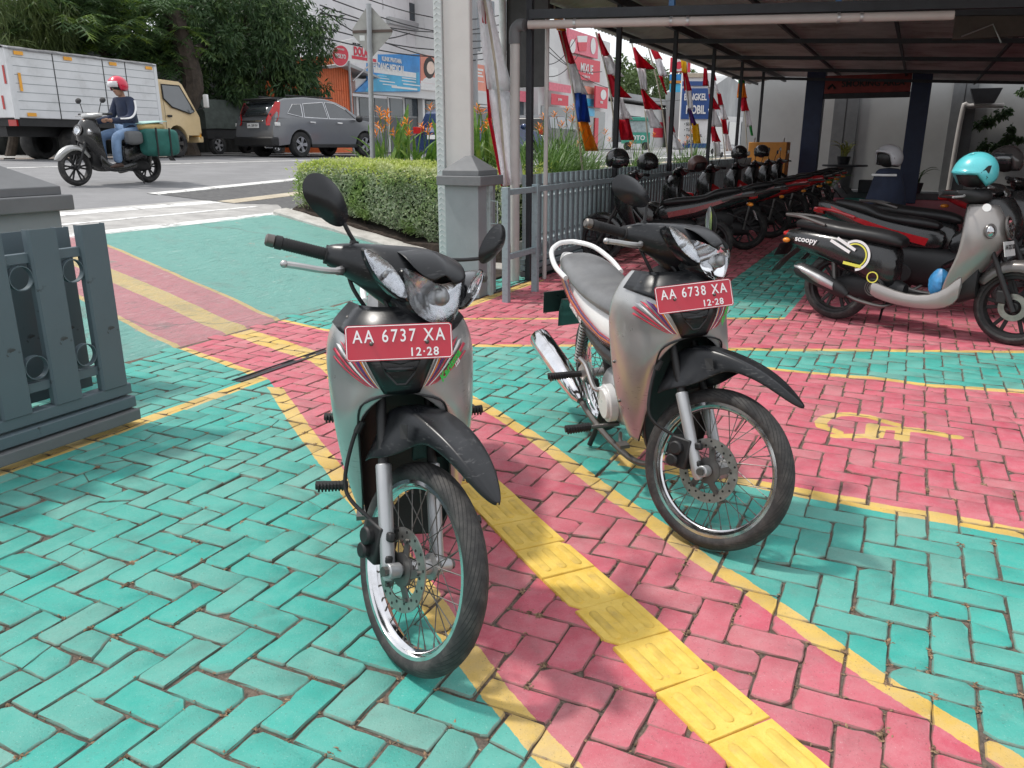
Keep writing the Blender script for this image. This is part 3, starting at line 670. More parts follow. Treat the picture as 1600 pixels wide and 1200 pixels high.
def pillar(a0, s0, w_, label, zc=1.0, za=1.25):
    r = thing('gate_pillar', label, 'pillar', W(a0 + w_ / 2, s0 + w_ / 2), 0, 'grey gate pillars'); M = Matrix.Translation(-r.location) @ FR
    b = MB(M); b.box(a0, a0 + w_, s0, s0 + w_, -.02, zc); b.build('shaft', M_PILL, r, bevel=.006)
    e = .055; b = MB(M); b.box(a0 - e, a0 + w_ + e, s0 - e, s0 + w_ + e, zc, zc + .085); b.build('cap_slab', M_PILLC, r, bevel=.008)
    i = .0; zz = zc + .085; b = MB(M); q = lambda e, z: [Vector((a0 - e, s0 - e, z)), Vector((a0 + w_ + e, s0 - e, z)), Vector((a0 + w_ + e, s0 + w_ + e, z)), Vector((a0 - e, s0 + w_ + e, z))]
    b.loft([q(.015, zz), q(.015, zz + .045), q(-w_ / 2 + .035, za), q(-w_ / 2 + .03, za + .004)]); b.build('cap_pyramid', M_PILLC, r, ang=20, bevel=.004)
    return r
pillar(3.63, -.02, .34, 'grey gate pillar with pyramid cap beside the green hedge')
pc = gz(107, 316, 1.045); la, ls = (pc - G0).dot(E1), (pc - G0).dot(EN)
pillar(la - .055 - .37 + .0, ls + .055 + .02, .42, 'grey gate pillar behind the slatted gate at the left edge', 1.0, 1.24)
# ---- tall steel post with zig-zag trim
s_l, _ = on_a(683, 200, 3.95); s_r, _ = on_a(736, 200, 3.95); s_m, _ = on_a(695, 200, 3.95)
r = thing('sign_post', 'tall beige grey steel post rising behind the gate pillar', 'post', W(4.05, (s_l + s_r) / 2)); M = Matrix.Translation(-r.location) @ FR
b = MB(M); b.box(3.95, 4.01, s_r, s_m, -.02, 5.2); b.build('column', M_POST, r, bevel=.01)
b = MB(M); b.box(3.93, 4.03, s_m + .001, s_l, -.02, 5.2); tr = b.build('trim', M_POSTT, r, bevel=.004)
zz = MB(M)
for k in range(96):
    z = .25 + k * .05; m = (s_m + s_l) / 2; h = (s_l - s_m) * .38; zz.tube([(3.929, m - h, z), (3.927, m, z + .022), (3.929, m + h, z)], .0035, 4)
stuff(zz.build('zigzag_ridges', M_POSTT, tr))
# ---- gates made of folded slats and rings
def gate(label, a0, a1, s, pitch, z0, z1, wid, group, ringr, cat_='gate', tracks=True, name='sliding_gate', M_GATE=M_GATE):
    r = thing(name, label, cat_, W((a0 + a1) / 2, s), 0, group); T = r.location.copy(); M = Matrix.Translation(-T) @ FR
    for z in (z0 + .10, z1 - .12):
        b = MB(M); b.box(a0, a1, s + .012, s + .045, z - .022, z + .022); b.build('rail', M_GATE, r, bevel=.003)
    if tracks:
        for k, z in enumerate((.03, .095, .16)):
            b = MB(M); b.box(a0 - .02, a1 + .02, s - .005 - .02 * (2 - k), s + .06, z, z + .055); b.build('bottom_track', M_GATE if k else M_PILLC, r, bevel=.006)
    n = int((a1 - a0) / pitch) + 1; me = None; mr = None
    for k in range(n):
        a = a1 - wid / 2 - k * pitch
        if me is None:
            b = MB(FR.to_3x3().to_4x4()); h = wid / 2      # folded channel: face towards the yard, lips bent back
            prof = [(-h, .030), (-h, .0), (-h + .008, -.012), (h - .008, -.012), (h, 0), (h, .030), (h - .004, .030), (h - .004, .002), (h - .01, -.008), (-h + .01, -.008), (-h + .004, .002), (-h + .004, .030)]
            b.loft([[Vector((x, y, z)) for x, y in prof] for z in (z0, z1)]); o = b.build('slat', M_GATE, r, ang=25); me = o.data
        else: o = bpy.data.objects.new('slat', me); COL.objects.link(o); o.parent = r
        o.location = W(a, s - .0) - T
        for z in (z0 + .19, z1 - .20):
            if k == 0: continue
            if mr is None:
                b = MB(FR.to_3x3().to_4x4()); b.lathe([(ringr, -.014), (ringr, .014), (ringr - .004, .014), (ringr - .004, -.014)], (0, 0, 0), (0, 1, 0), 24, closed=True); o = b.build('ring', M_GATE, r, ang=40); mr = o.data
            else: o = bpy.data.objects.new('ring', mr); COL.objects.link(o); o.parent = r
            o.location = W(a + pitch / 2, s + .012, z) - T
    return r
gp = gz(194, 660); ga = (gp - G0).dot(E1)
gate('slatted grey gate leaf with rings, cut off by the left edge', ga - 2.6, ga + .0, -.085, .245, .215, 1.0, .138, 'grey slatted gates', .054, M_GATE=M_GATED)
gate('rear leaf of the slatted grey gate, half hidden at the left edge', ga - 2.6, ga - .06, .09, .20, .20, .98, .185, 'grey slatted gates', .03, tracks=False, M_GATE=M_GATED)
gate('long slatted grey gate slid open behind the parked motorcycles', 4.75, 17.2, .03, .155, .22, 1.06, .085, 'grey slatted gates', .04)
# end frame of the second leaf with pale edge post and handles
g1 = gz(789, 473); fa, fs = (g1 - G0).dot(E1), (g1 - G0).dot(EN); fs = min(fs, -.08)
r = thing('gate_end_frame', 'open grey end frame of the gate next to the pillar', 'gate', W(fa + .3, fs)); M = Matrix.Translation(-r.location) @ FR
for a in (fa, fa + .62): b = MB(M); b.box(a, a + .055, fs - .03, fs + .03, -.01, 1.0); b.build('upright', M_GATE, r, bevel=.004)
for z in (.955, .40): b = MB(M); b.box(fa + .056, fa + .619, fs - .02, fs + .02, z - .025, z + .025); b.build('crossbar', M_GATE, r, bevel=.003)
b = MB(M); b.box(fa + .676, 9.0, fs - .02, fs + .02, .93, .98); b.build('top_rail', M_GATE, r, bevel=.003)
g2 = gz(766, 461); ea, es = (g2 - G0).dot(E1), (g2 - G0).dot(EN)
b = MB(M); b.box(ea - .03, ea + .03, es - .02, es + .05, 0, 1.02); b.build('pale_post', M_GATEL, r, bevel=.003)
for so in (-.05, .08):
    b = MB(M); b.tube([(ea, es + .015, .86), (ea, es + so * 1.6, .86), (ea, es + so * 1.6, .66), (ea, es + .015, .66)], .008, 6); b.build('handle', M_GATEL, r)
b = MB(M); b.box(ea - .02, ea + .02, es - .07, es - .022, .52, .60); b.build('latch', mk('rusty latch', (.30, .17, .08), .7), r, bevel=.006)
for k in range(5):
    b = MB(M); a = fa + .10 + k * .105; b.box(a, a + .07, .095, .13, .20, 1.03); b.build('rear_slat', M_GATE, r, bevel=.003)
# ---- parking canopy
PA = [4.75 + 2.6 * k for k in range(6)]
def zroof(s): return 3.12 - .06 * abs(s) if s < 0 else 3.12 - .18 * s
cv = thing('parking_canopy', 'corrugated parking canopy on thin dark steel posts', 'canopy', W(8, 0)); M = Matrix.Translation(-cv.location) @ FR
for a in PA:
    b = MB(M); b.box(a - .03, a + .03, -.03, .03, -.01, 3.02); b.build('post', M_DKST, cv, bevel=.004)
    b = MB(M); b.bar((a, .0, 2.86), (a, .72, 2.86), .035, .035); b.build('eave_bracket', M_DKST, cv)
    b = MB(M); b.bar((a, .72, 2.87), (a, -15.5, zroof(-15.5) - .12), .04, .06); b.build('rafter', M_DKST, cv)
b = MB(M); b.bar((4.1, 0, 3.02), (21.2, 0, 3.02), .06, .10); b.build('beam', M_DKST, cv)
for s in (.72, -1.5, -3.0, -4.5, -6.0, -7.5, -9.0, -10.5, -12.0, -13.5): b = MB(M); b.bar((4.1, s, zroof(s) - .055), (21.2, s, zroof(s) - .055), .04, .05); b.build('purlin', M_DKST, cv)
# corrugated sheets, one per bay strip
sheet = None
for k in range(19):
    a0 = 4.15 + k * .9; b = MB(M); rows = []
    for s in (.95, .4, .02, -2.5, -5, -9.6, -15.9):
        rows.append([Vector((a0 + .9 * i / 24, s, zroof(s) + .012 * math.cos(2 * math.pi * i / 4) + .002 * (k % 2))) for i in range(25)])
    b.grid(rows); b.build('roof_sheet', M_ROOF, cv, ang=60, solid=.001)
# front edge: beam, gutter pipe and downpipe
e0 = on_a(834, 52, 4.72)
b = MB(M); PE = on_a(1490, 24, 5.5); PD = Vector((5.5 - 4.66, PE[0] + .02, PE[1] - 2.43)); b.bar((4.74, .0, 2.53), Vector((4.74, 0, 2.53)) + PD * 1.9, .06, .08); b.build('front_beam', M_DKST, cv)
r = thing('gutter_pipe', 'pvc gutter pipe crossing the front of the canopy with downpipe', 'pipe', W(4.66, 0)); M2 = Matrix.Translation(-r.location) @ FR
b = MB(M2); b.tube([(4.66, -.02, 2.43), Vector((4.66, -.02, 2.43)) + PD], .038, 14); b.build('long_pipe', M_PIPEP, r)
b = MB(M2); b.tube(cat([(4.665, .02, 2.43), (4.67, .085, 2.43), (4.675, .125, 2.38), (4.675, .125, 2.27)], 6), .056, 14); b.build('elbow', M_PILLC, r)
b = MB(M2); b.tube([(4.675, .125, 2.28), (4.675, .125, -.02)], .048, 14); b.build('downpipe', M_PIPE, r)
for f in (.12, .36, .40, .75, .80): p = Vector((4.66, -.02, 2.43)) + PD * f; b = MB(M2); b.lathe([(.039, -.012), (.045, -.012), (.045, .012), (.039, .012)], p, PD, 14, closed=True); b.build('pipe_clip', M_ALU, r)
for f in (.36, .75): q = Vector((4.74, 0, 2.57)) + PD * f; b = MB(M); b.bar(q, (q.x, q.y, zroof(q.y) - .06), .05, .05); b.build('bracket', M_BRACK, cv)
b = MB(M2); b.tube([(4.95, -.09, 2.55), (4.95, -.09, -.02)], .022, 10); b.build('conduit', M_PIPE, r)
# dark board hanging behind the canopy post
aa = 5.6; s0, z0 = on_a(855, 135, aa); s1, z1 = on_a(791, 0, aa)
r = thing('hanging_board', 'dark brown board hung on a white pole beside the canopy', 'sign board', W(aa, (s0 + s1) / 2, 0)); M2 = Matrix.Translation(-r.location) @ FR
b = MB(M2); b.box(aa, aa + .05, s0, s1, z0, z1 + .5); b.build('board', mk('dark brown board', (.05, .045, .045), .6), r, bevel=.005)
b = MB(M2); b.tube([(aa - .04, s1 + .01, -.02), (aa - .04, s1 + .03, 3.6)], .038, 12); b.build('pole', mk('white pole paint', (.66, .66, .65), .5), r)
# ---- navy columns with the red smoking-area beam
cA = 19.0
for k, (u0, lab) in enumerate(((1262, 'navy blue canopy column beside the orange box'), (1424, 'navy blue canopy column right of the smoking area sign'))):
    s, _ = on_a(u0, 250, cA); b = MB(FR); b.box(cA, cA + .42, s - .21, s + .21, 0, 3.15); o = b.build('shaft', M_BLUE, None, bevel=.01)
    r = thing('canopy_column', lab, 'column', W(cA + .2, s), 0, 'navy canopy columns'); o.parent = r; o.matrix_parent_inverse = Matrix.Translation(-r.location)
    b = MB(FR); b.box(cA - .05, cA + .47, s - .26, s + .26, 3.151, 3.28); o = b.build('head_plate', M_BRACK, r, bevel=.01); o.matrix_parent_inverse = Matrix.Translation(-r.location)
    if k == 0: cs0 = s
    else: cs1 = s
zs0, zs1 = on_a(1340, 145, cA)[1], on_a(1340, 117, cA)[1]
r = thing('smoking_area_sign', 'red beam sign with black lettering SMOKING AREA between navy columns', 'sign', W(cA, (cs0 + cs1) / 2)); M2 = Matrix.Translation(-r.location) @ FR
b = MB(M2); b.box(cA - .02, cA + .1, cs1 + .22, cs0 - .22, zs0, zs1); b.build('board', mk('dark red sign', (.24, .035, .03), .5), r, bevel=.006)
b = MB(M2); b.box(cA + .02, cA + .14, cs1 + .215, cs0 - .215, zs0 - .12, zs0 - .002); b.build('lower_bar', M_DKST, r)
text('lettering', 'SMOKING AREA', .19, M_KTXT, r, W(cA - .024, (cs0 + cs1) / 2 - .12, (zs0 + zs1) / 2) - r.location, -EN, (0, 0, 1), .03, .003, 1.0)
b = MB(M2); b.tube([(cA - .03, cs0 - .30, zs0 + .1), (cA - .03, cs0 - .38, zs0 + .2), (cA - .03, cs0 - .46, zs0 + .1)], .03, 6); b.build('logo', M_KTXT, r)
# ---- back wall with dark panels
wa = 22.0; r = thing('back_wall', 'pale grey rear wall of the parking yard with darker panels', 'wall', W(wa, -5)); M2 = Matrix.Translation(-r.location) @ FR
b = MB(M2); b.box(wa, wa + .2, -16, 1.2, 0, 3.35); b.build('masonry', M_WALL, r)
for u0, u1 in ((1296, 1335), (1476, 1515)):
    p0, _ = on_a(u0, 230, wa - .08); p1, _ = on_a(u1, 230, wa - .08); b = MB(M2); b.box(wa - .08, wa - .002, p1, p0, 0, 3.3); b.build('panel', M_WALLD, r, bevel=.01)
    b = MB(M2); b.box(wa - .085, wa - .0805, (p0 + p1) / 2 - .01, (p0 + p1) / 2 + .01, 0, 3.3); b.build('panel_joint', M_KTXT, r)
b = MB(M2); b.box(wa - .04, wa + .24, -16, 1.2, 3.352, 3.42); b.build('coping', M_PILLC, r)
b = MB(FR); b.box(5.0, 24, -16.2, -16, 0, 3.3); o = b.build('side_wall', M_WALL, None); tag(o, 'grey side wall deep under the canopy on the right', 'wall')
sp, _ = on_a(1500, 200, wa - .2); _, zp = on_a(1500, 166, wa - .2)
b = MB(FR); b.tube(cat([(wa - .15, sp - .9, zp), (wa - .15, sp - .15, zp), (wa - .15, sp, zp - .15), (wa - .15, sp + .05, 0.0)], 6), .06, 12); tag(b.build('drain_pipe', M_PIPE, None), 'bent grey drain pipe on the rear wall', 'pipe')
sp, zp = on_a(1540, 148, wa - .5); b = MB(FR); b.prism([(-.35, .15), (.35, .15), (.22, -.2), (-.22, -.2)], .4, (wa - .6, sp, zp), (0, 1, 0), (0, 0, 1)); tag(b.build('wall_planter', M_DKST, None), 'dark planter box fixed high on the rear wall', 'planter')
sp, zt = on_a(1552, 5, 7.5); _, zb = on_a(1552, 60, 7.5)
r = thing('roof_debris_panel', 'dark loose roof panel with bent wires under the canopy', 'panel', W(7.5, sp)); M2 = Matrix.Translation(-r.location) @ FR
b = MB(M2); b.box(7.4, 7.5, sp - .55, sp + .33, zb, zt + .3); b.build('panel', mk('brown fibre panel', (.07, .055, .045), .8, bump=.3), r)
b = MB(M2); b.tube([(7.38, sp + .25, zb + .02), (7.36, sp - .02, zb + .12), (7.35, sp - .12, zb - .06)], .008, 6); b.build('bent_wire', M_ALU, r)
# step in front of the back wall, orange box, table
b = MB(FR); b.box(20.6, 21.99, -9, -.2, 0, .16); o = b.build('rear_step', M_WALLD, None, bevel=.01); struct(o)
s0, z1 = on_a(1230, 222, 17.6); s1, _ = on_a(1170, 222, 17.6)
r = thing('orange_box', 'orange box standing beside the navy column', 'box', W(17.7, (s0 + s1) / 2)); M2 = Matrix.Translation(-r.location) @ FR
b = MB(M2); b.box(17.6, 18.2, s0, s1, .25, z1); b.build('body', M_ORBOX, r, bevel=.01)
for s in (s0 + .08, s1 - .12): b = MB(M2); b.box(17.65, 17.75, s, s + .05, 0, .249); b.build('leg', M_DKST, r)
for s in (s0 + .1, s1 - .1): b = MB(M2); b.lathe([(.05, -.01), (.06, 0), (.05, .01)], (17.8, s, z1 + .05), (0, 1, 0), 12); b.build('lifting_eye', M_ALU, r)
s0, z1 = on_a(1318, 258, 19.8)
r = thing('garden_table', 'dark round table under potted plants by the rear wall', 'table', W(20.2, s0)); M2 = Matrix.Translation(-r.location) @ FR
b = MB(M2); b.disc((20.2, s0, z1 - .02), (0, 0, 1), .55, .04, 24); b.build('top', M_DKST, r)
b = MB(M2); b.tube([(20.2, s0, .16), (20.2, s0, .3), (20.2, s0, z1 - .04)], [.3, .16, .2], 14); b.build('pedestal', M_WALLD, r)
s0, z1 = on_a(1365, 282, 20.0); b = MB(FR); b.box(20.1, 20.5, s0 - .3, s0 + .35, .16, z1); tag(b.build('planter_box', M_DKST, None, bevel=.01), 'low black planter box right of the garden table', 'planter')
# ================================================================== planter, vegetation
def leaf_mat(name, c0, c1, c2=None, trans=.3, rough=.45):
    t = NT(name); P = t.pos(); n = t.noise(P, 23, 3); m = t.noise(P, 1.7, 3)
    c = t.mix(t.ramp(n, .3, .7), c0, c1)
    if c2: c = t.mix(t.ramp(m, .5, .68), c, c2)
    t.link(c, t.b.inputs['Base Color']); t.b.inputs['Roughness'].default_value = rough; t.b.inputs['Specular IOR Level'].default_value = .35
    tr = t.new('ShaderNodeBsdfTranslucent'); t.link(c, tr.inputs[0]); mx = t.new('ShaderNodeMixShader'); mx.inputs[0].default_value = trans
    t.link(t.b.outputs[0], mx.inputs[1]); t.link(tr.outputs[0], mx.inputs[2]); t.link(mx.outputs[0], t.out.inputs[0]); return t.mat
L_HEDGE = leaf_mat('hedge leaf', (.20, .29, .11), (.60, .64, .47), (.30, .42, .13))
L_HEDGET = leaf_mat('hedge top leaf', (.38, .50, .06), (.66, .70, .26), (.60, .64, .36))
L_BREAD = leaf_mat('breadfruit leaf', (.040, .090, .035), (.095, .165, .055), (.20, .30, .05))
L_DARK = leaf_mat('dark tree leaf', (.028, .066, .030), (.075, .135, .048), (.11, .18, .055))
L_BAMB = leaf_mat('bamboo leaf', (.05, .085, .025), (.11, .15, .045), (.09, .12, .03))
L_FAR = leaf_mat('far tree leaf', (.06, .10, .035), (.12, .17, .06))
L_BLADE = leaf_mat('blade leaf', (.07, .17, .025), (.16, .29, .05), (.24, .33, .05))
L_GRASS = leaf_mat('strap leaf', (.08, .18, .04), (.18, .30, .08))
L_FLOW = leaf_mat('orange bract', (.75, .20, .015), (.85, .33, .04), trans=.2)
M_BARK = mk('bark', (.055, .042, .032), .9, var=.35, bump=.6, bscale=14, bdist=.03)
M_SOIL = mk('dark soil', (.045, .032, .024), .95, var=.4, scale=12, bump=.6, bscale=25, bdist=.03)
def add_leaf(b, p, d, n, l, w_, fold=.25):
    d = d.normalized(); x = d.cross(n)
    if x.length < 1e-4: x = d.orthogonal()
    x.normalize(); n = x.cross(d)
    b.add([p, p + d * l * .45 + x * w_ / 2 + n * w_ * fold, p + d * l - n * l * .12, p + d * l * .45 - x * w_ / 2 + n * w_ * fold, p + d * l * .5], [(0, 1, 4), (1, 2, 4), (2, 3, 4), (3, 0, 4)])
def rv(r): return Vector((r.gauss(0, 1), r.gauss(0, 1), r.gauss(0, 1))).normalized()
def crown(b, c, rad, n, l, w_, r, shell=.55, droop=.1, clumps=0, up=.4):
    c = Vector(c); cl = []
    if clumps: cl = [(c + Vector([q * rr for q, rr in zip(rv(r) * r.uniform(.45, 1.0), rad)]), r.uniform(.22, .42) * min(rad)) for _ in range(clumps)]
    for i in range(n):
        if cl:
            cc, cr = cl[i % len(cl)]; e = rv(r); p = cc + e * cr * r.uniform(shell, 1.05)
        else:
            e = rv(r); p = c + Vector([q * rr for q, rr in zip(e, rad)]) * r.uniform(shell, 1)
        d = (e + rv(r) * .8 - Vector((0, 0, droop * 3))).normalized(); nn = (Vector((0, 0, up * 2)) + rv(r)).normalized(); s = r.uniform(.65, 1.25)
        add_leaf(b, p, d, nn, l * s, w_ * s)
# planter soil
q = MB(FR)
q.box(5.4, 9.5, .12, 3.63, -.3, .22); q.box(9.5, 60, .12, 3.63, -.3, .30); struct(q.build('planter_bed', M_SOIL, None, ang=0))
q = MB(FR); q.box(3.98, 5.39, .32, .9, -.3, .02); struct(q.build('soil_strip', M_SOIL, None, ang=0))
q = MB(FR); q.box(5.0, 60, .13, .25, -.2, .36); tag(q.build('low_wall', mk('stained low wall', (.17, .165, .155), .85, var=.3, scale=2), None, ang=0), 'low stained wall under the slatted gate line', 'wall')
# hedge
r_ = random.Random(3)
hd = thing('hedge', 'clipped variegated green hedge beside the driveway ramp', 'hedge', W(6.0, 2.3, .2)); Mh = Matrix.Translation(-hd.location) @ FR
H_A0, H_A1, H_S0, H_S1 = 5.50, 6.75, .62, 3.62
def htop(s): return lerp([(.5, .98), (1.4, 1.06), (2.4, 1.10), (3.3, 1.16), (3.7, 1.10)], s)
def hlow(s): return ter(s) * .9 + lerp([(.6, .06), (1.5, .12), (3, .20), (3.7, .16)], s)
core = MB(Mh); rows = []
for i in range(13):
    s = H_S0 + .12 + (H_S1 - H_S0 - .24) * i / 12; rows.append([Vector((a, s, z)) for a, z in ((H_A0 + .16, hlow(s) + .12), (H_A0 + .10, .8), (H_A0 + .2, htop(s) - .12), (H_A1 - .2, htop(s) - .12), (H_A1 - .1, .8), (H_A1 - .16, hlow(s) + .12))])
core.loft(rows); core.build('dark_core', mk('hedge shade', (.022, .040, .014), .9, var=.5, scale=30), hd)  # solid dark core against see-through; the hedge's inner shade put into its colour
lf = MB(Mh); lt_ = MB(Mh)
for i in range(23000):
    s = r_.uniform(H_S0, H_S1); zt, zl = htop(s), hlow(s); bump = .07 * noise.noise(Vector((s * 2.3, 1, 5)))
    k = r_.random()
    if k < .52: a = H_A0 + abs(r_.gauss(0, .05)); z = r_.uniform(zl, zt) ; nn = Vector((-1, 0, .4)); a += .10 * max(0, (z - zt + .12) / .12) ** 2 + .12 * max(0, (zl + .25 - z) / .25) ** 2 + .07 * noise.noise(Vector((s * 2.5, z * 3, 0)))
    elif k < .82: a = r_.uniform(H_A0 + .03, H_A1); z = zt - abs(r_.gauss(0, .035)) + bump; nn = Vector((0, 0, 1)); z -= .10 * max(0, (H_A0 + .12 - a) / .12) ** 2
    elif k < .93: s = H_S1 + r_.gauss(0, .05); a = r_.uniform(H_A0, H_A1); z = r_.uniform(zl, zt); nn = Vector((0, 1, .4))
    else: s = H_S0 + r_.gauss(0, .05); a = r_.uniform(H_A0, H_A1); z = r_.uniform(zl, zt); nn = Vector((0, -1, .4))
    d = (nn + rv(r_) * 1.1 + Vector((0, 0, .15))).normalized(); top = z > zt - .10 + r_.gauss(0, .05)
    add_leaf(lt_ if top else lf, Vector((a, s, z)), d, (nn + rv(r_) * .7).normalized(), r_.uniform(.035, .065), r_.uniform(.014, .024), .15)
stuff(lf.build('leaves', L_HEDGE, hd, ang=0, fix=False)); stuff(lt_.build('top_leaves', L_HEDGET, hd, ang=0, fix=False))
st = MB(Mh)
for i in range(60):
    s = r_.uniform(H_S0 + .1, H_S1 - .1); a = r_.uniform(H_A0 + .1, H_A0 + .5); z0 = max(.2, ter(s) * .8) - .05; st.tube([(a, s, z0), (a + r_.gauss(0, .05), s + r_.gauss(0, .06), z0 + .3), (a + r_.gauss(0, .08), s + r_.gauss(0, .1), z0 + .5)], .009, 5)
stuff(st.build('stems', M_BARK, hd))
q = MB(FR); rows = []
for i in range(16): s = .6 + 3.1 * i / 15; rows.append([Vector((5.44, s, ter(s) - .1)), Vector((5.47, s, ter(s) + .04 + .05 * r_.random())), Vector((5.62, s, ter(s) + .06 + .05 * r_.random())), Vector((6.8, s, ter(s) + .02))])
q.grid(rows); struct(q.build('hedge_soil', M_SOIL, None, ang=50))
# ---- blade-leaved plants with orange bracts (heliconia-like) and strap-leaved clumps
def blade_mesh(L, w_, curve):
    b = MB(); rows = []
    for i in range(9):
        f = i / 8; hw = w_ / 2 * (math.sin(math.pi * (f * .9 + .06)) ** .7) * (1 if f < .95 else .3); x = L * f * math.cos(curve * f); 
        z = L * math.sin((1.45 - curve * f * 1.0)) * f; y = L * f * math.cos(1.45 - curve * f * .8) * .8
        rows.append([Vector((-hw, y + .0, z + hw * .35)), Vector((0, y, z)), Vector((hw, y, z + hw * .35))])
    b.grid(rows); return b
BL = []
for (L, w_, c) in ((.95, .085, .25), (.8, .075, .6), (.65, .06, .9)):
    o = blade_mesh(L, w_, c).build('leaf', L_BLADE, None, ang=60, fix=False); BL.append(o.data); bpy.data.objects.remove(o)
def flower_mesh():
    b = MB(); r = random.Random(4)
    for k in range(7):
        an = k * 2.4; d = Vector((math.cos(an) * .75, math.sin(an) * .75, .55 + .05 * k)).normalized(); add_leaf(b, Vector((0, 0, .012 * k)), d, Vector((0, 0, 1)), .115 - .006 * k, .024, .3)
    o = b.build('flower', L_FLOW, None, ang=0, fix=False); me = o.data; bpy.data.objects.remove(o); return me
FLW = flower_mesh()
PLANTS = [(592, 8.0, 1.0), (612, 8.6, 1.15), (640, 8.2, 1.05), (664, 8.8, 1.0), (700, 8.8, 1.0), (752, 9.3, 1.2), (770, 8.9, 1.1), (790, 9.8, 1.0)]
words = ['leftmost tuft', 'second tuft from the left', 'tuft left of the tall post', 'tuft touching the tall post', 'tuft behind the tall post', 'tuft right of the tall post', 'tuft behind the gate pillar cap', 'tuft between the banner and the downpipe']
for (u, a, sc_), wd in zip(PLANTS, words):
    s, _ = on_a(u, 230, a); r = random.Random(int(u)); zb = .68 if s > .5 else .5
    t = thing('flowering_plant', 'blade-leaved plant with orange flowers, ' + wd, 'plant', W(a, s, zb), 0, 'orange flowering plants behind the hedge')
    for k in range(15):
        o = bpy.data.objects.new('leaf', BL[k % 3]); COL.objects.link(o); o.parent = t; o.location = (r.gauss(0, .10), r.gauss(0, .10), 0); o.rotation_euler = (r.gauss(0, .12), r.gauss(0, .12), r.uniform(0, 6.28)); q = sc_ * r.uniform(.85, 1.3); o.scale = (q * .9, q, q)
    for k in range(5):
        h = sc_ * r.uniform(.75, 1.12); x, y = r.gauss(0, .16), r.gauss(0, .16)
        b = MB(); b.tube([(x * .3, y * .3, 0), (x, y, h)], .006, 5); sg = b.build('flower_stem', L_BLADE, t)
        o = bpy.data.objects.new('flower', FLW); COL.objects.link(o); o.parent = sg; o.location = (x, y, h - .02); o.rotation_euler = (r.gauss(0, .3), r.gauss(0, .3), r.uniform(0, 6)); o.scale = (1.15,) * 3
def strap_clump(u, a, s, n, L, label, seed):
    r = random.Random(seed); t = thing('strap_leaf_plant', label, 'plant', W(a, s, .42), 0, 'strap-leaved clumps behind the gate')
    b = MB()
    for k in range(n):
        an = r.uniform(0, 6.28); d = Vector((math.cos(an), math.sin(an), 0)); x = Vector((-d.y, d.x, 0)); l = L * r.uniform(.6, 1.15); sp = r.uniform(.25, .75); p0 = Vector((r.gauss(0, .14), r.gauss(0, .14), 0)); rows = []
        for i in range(7):
            f = i / 6; hw = .011 * (1 - f ** 2 * .9); rows.append([p0 + d * (l * sp * f ** 1.3) + Vector((0, 0, l * (f - .42 * sp * f ** 2.6 * 1.4))) + x * (hw * q) for q in (-1, 1)])
        b.grid(rows)
    stuff(b.build('leaves', L_GRASS, t, ang=0, fix=False))
    for k in range(4):
        h = L * r.uniform(.75, 1.0); x, y = r.gauss(0, .25), r.gauss(0, .25); b = MB(); b.tube([(x * .4, y * .4, 0), (x, y, h)], .005, 5); sg = b.build('flower_stem', L_GRASS, t)
        o = bpy.data.objects.new('flower', FLW); COL.objects.link(o); o.parent = sg; o.location = (x, y, h - .02)
for k, (u, a, n, L, lab) in enumerate(((848, 7.0, 300, 1.35, 'strap-leaved clump right beside the grey downpipe'), (880, 8.2, 340, 1.4, 'strap-leaved clump with orange flowers below the orange flag'), (912, 9.8, 260, 1.15, 'low strap-leaved clump right of the orange flag pole'), (1000, 13.0, 200, 1.15, 'strap-leaved clump seen between the two black helmets'), (1075, 16.5, 200, 1.2, 'strap-leaved clump below the blue and white workshop board'))):
    s, _ = on_a(u, 250, a); strap_clump(u, a, max(.35, s), n, L, lab, 50 + k)
# ---- trees across the road
def limb(b, p, q, r0, r1, r, wob=.25):
    p = Vector(p); q = Vector(q); m = [p.lerp(q, f) + Vector((r.gauss(0, wob), r.gauss(0, wob), 0)) * math.sin(math.pi * f) for f in (0, .25, .5, .75, 1)]
    b.tube(cat(m, 3), [r0 + (r1 - r0) * i / 12 for i in range(13)], 9)
def tree(label, u, s, h, crowns, mat, n, l, w_, seed, tr=.22, lobed=False, droop=.1, clumps=14, group='trees across the road', up=.4):
    r = random.Random(seed); a, _ = on_s(u, 200, s); base = W(a, s, ter(s)); t = thing('tree', label, 'tree', base, 0, group)
    b = MB(); limb(b, (0, 0, -.1), (r.gauss(0, .2), r.gauss(0, .2), h * .55), tr, tr * .7, r); cs = []
    for (cu, cv, cs_, rad) in crowns:
        ca, cz = on_s(cu, cv, cs_); c = W(ca, cs_, cz) - base; cs.append((c, rad)); limb(b, (0, 0, h * .35), c, tr * .6, tr * .15, r)
    b.build('trunk', M_BARK, t)
    k = MB()
    for c, rad in cs:
        if lobed: lobed_crown(k, c, rad, n, l, r)
        else: crown(k, c, rad, n, l, w_, r, .4, droop, clumps, up)
    stuff(k.build('crown', mat, t, ang=0, fix=False)); return t
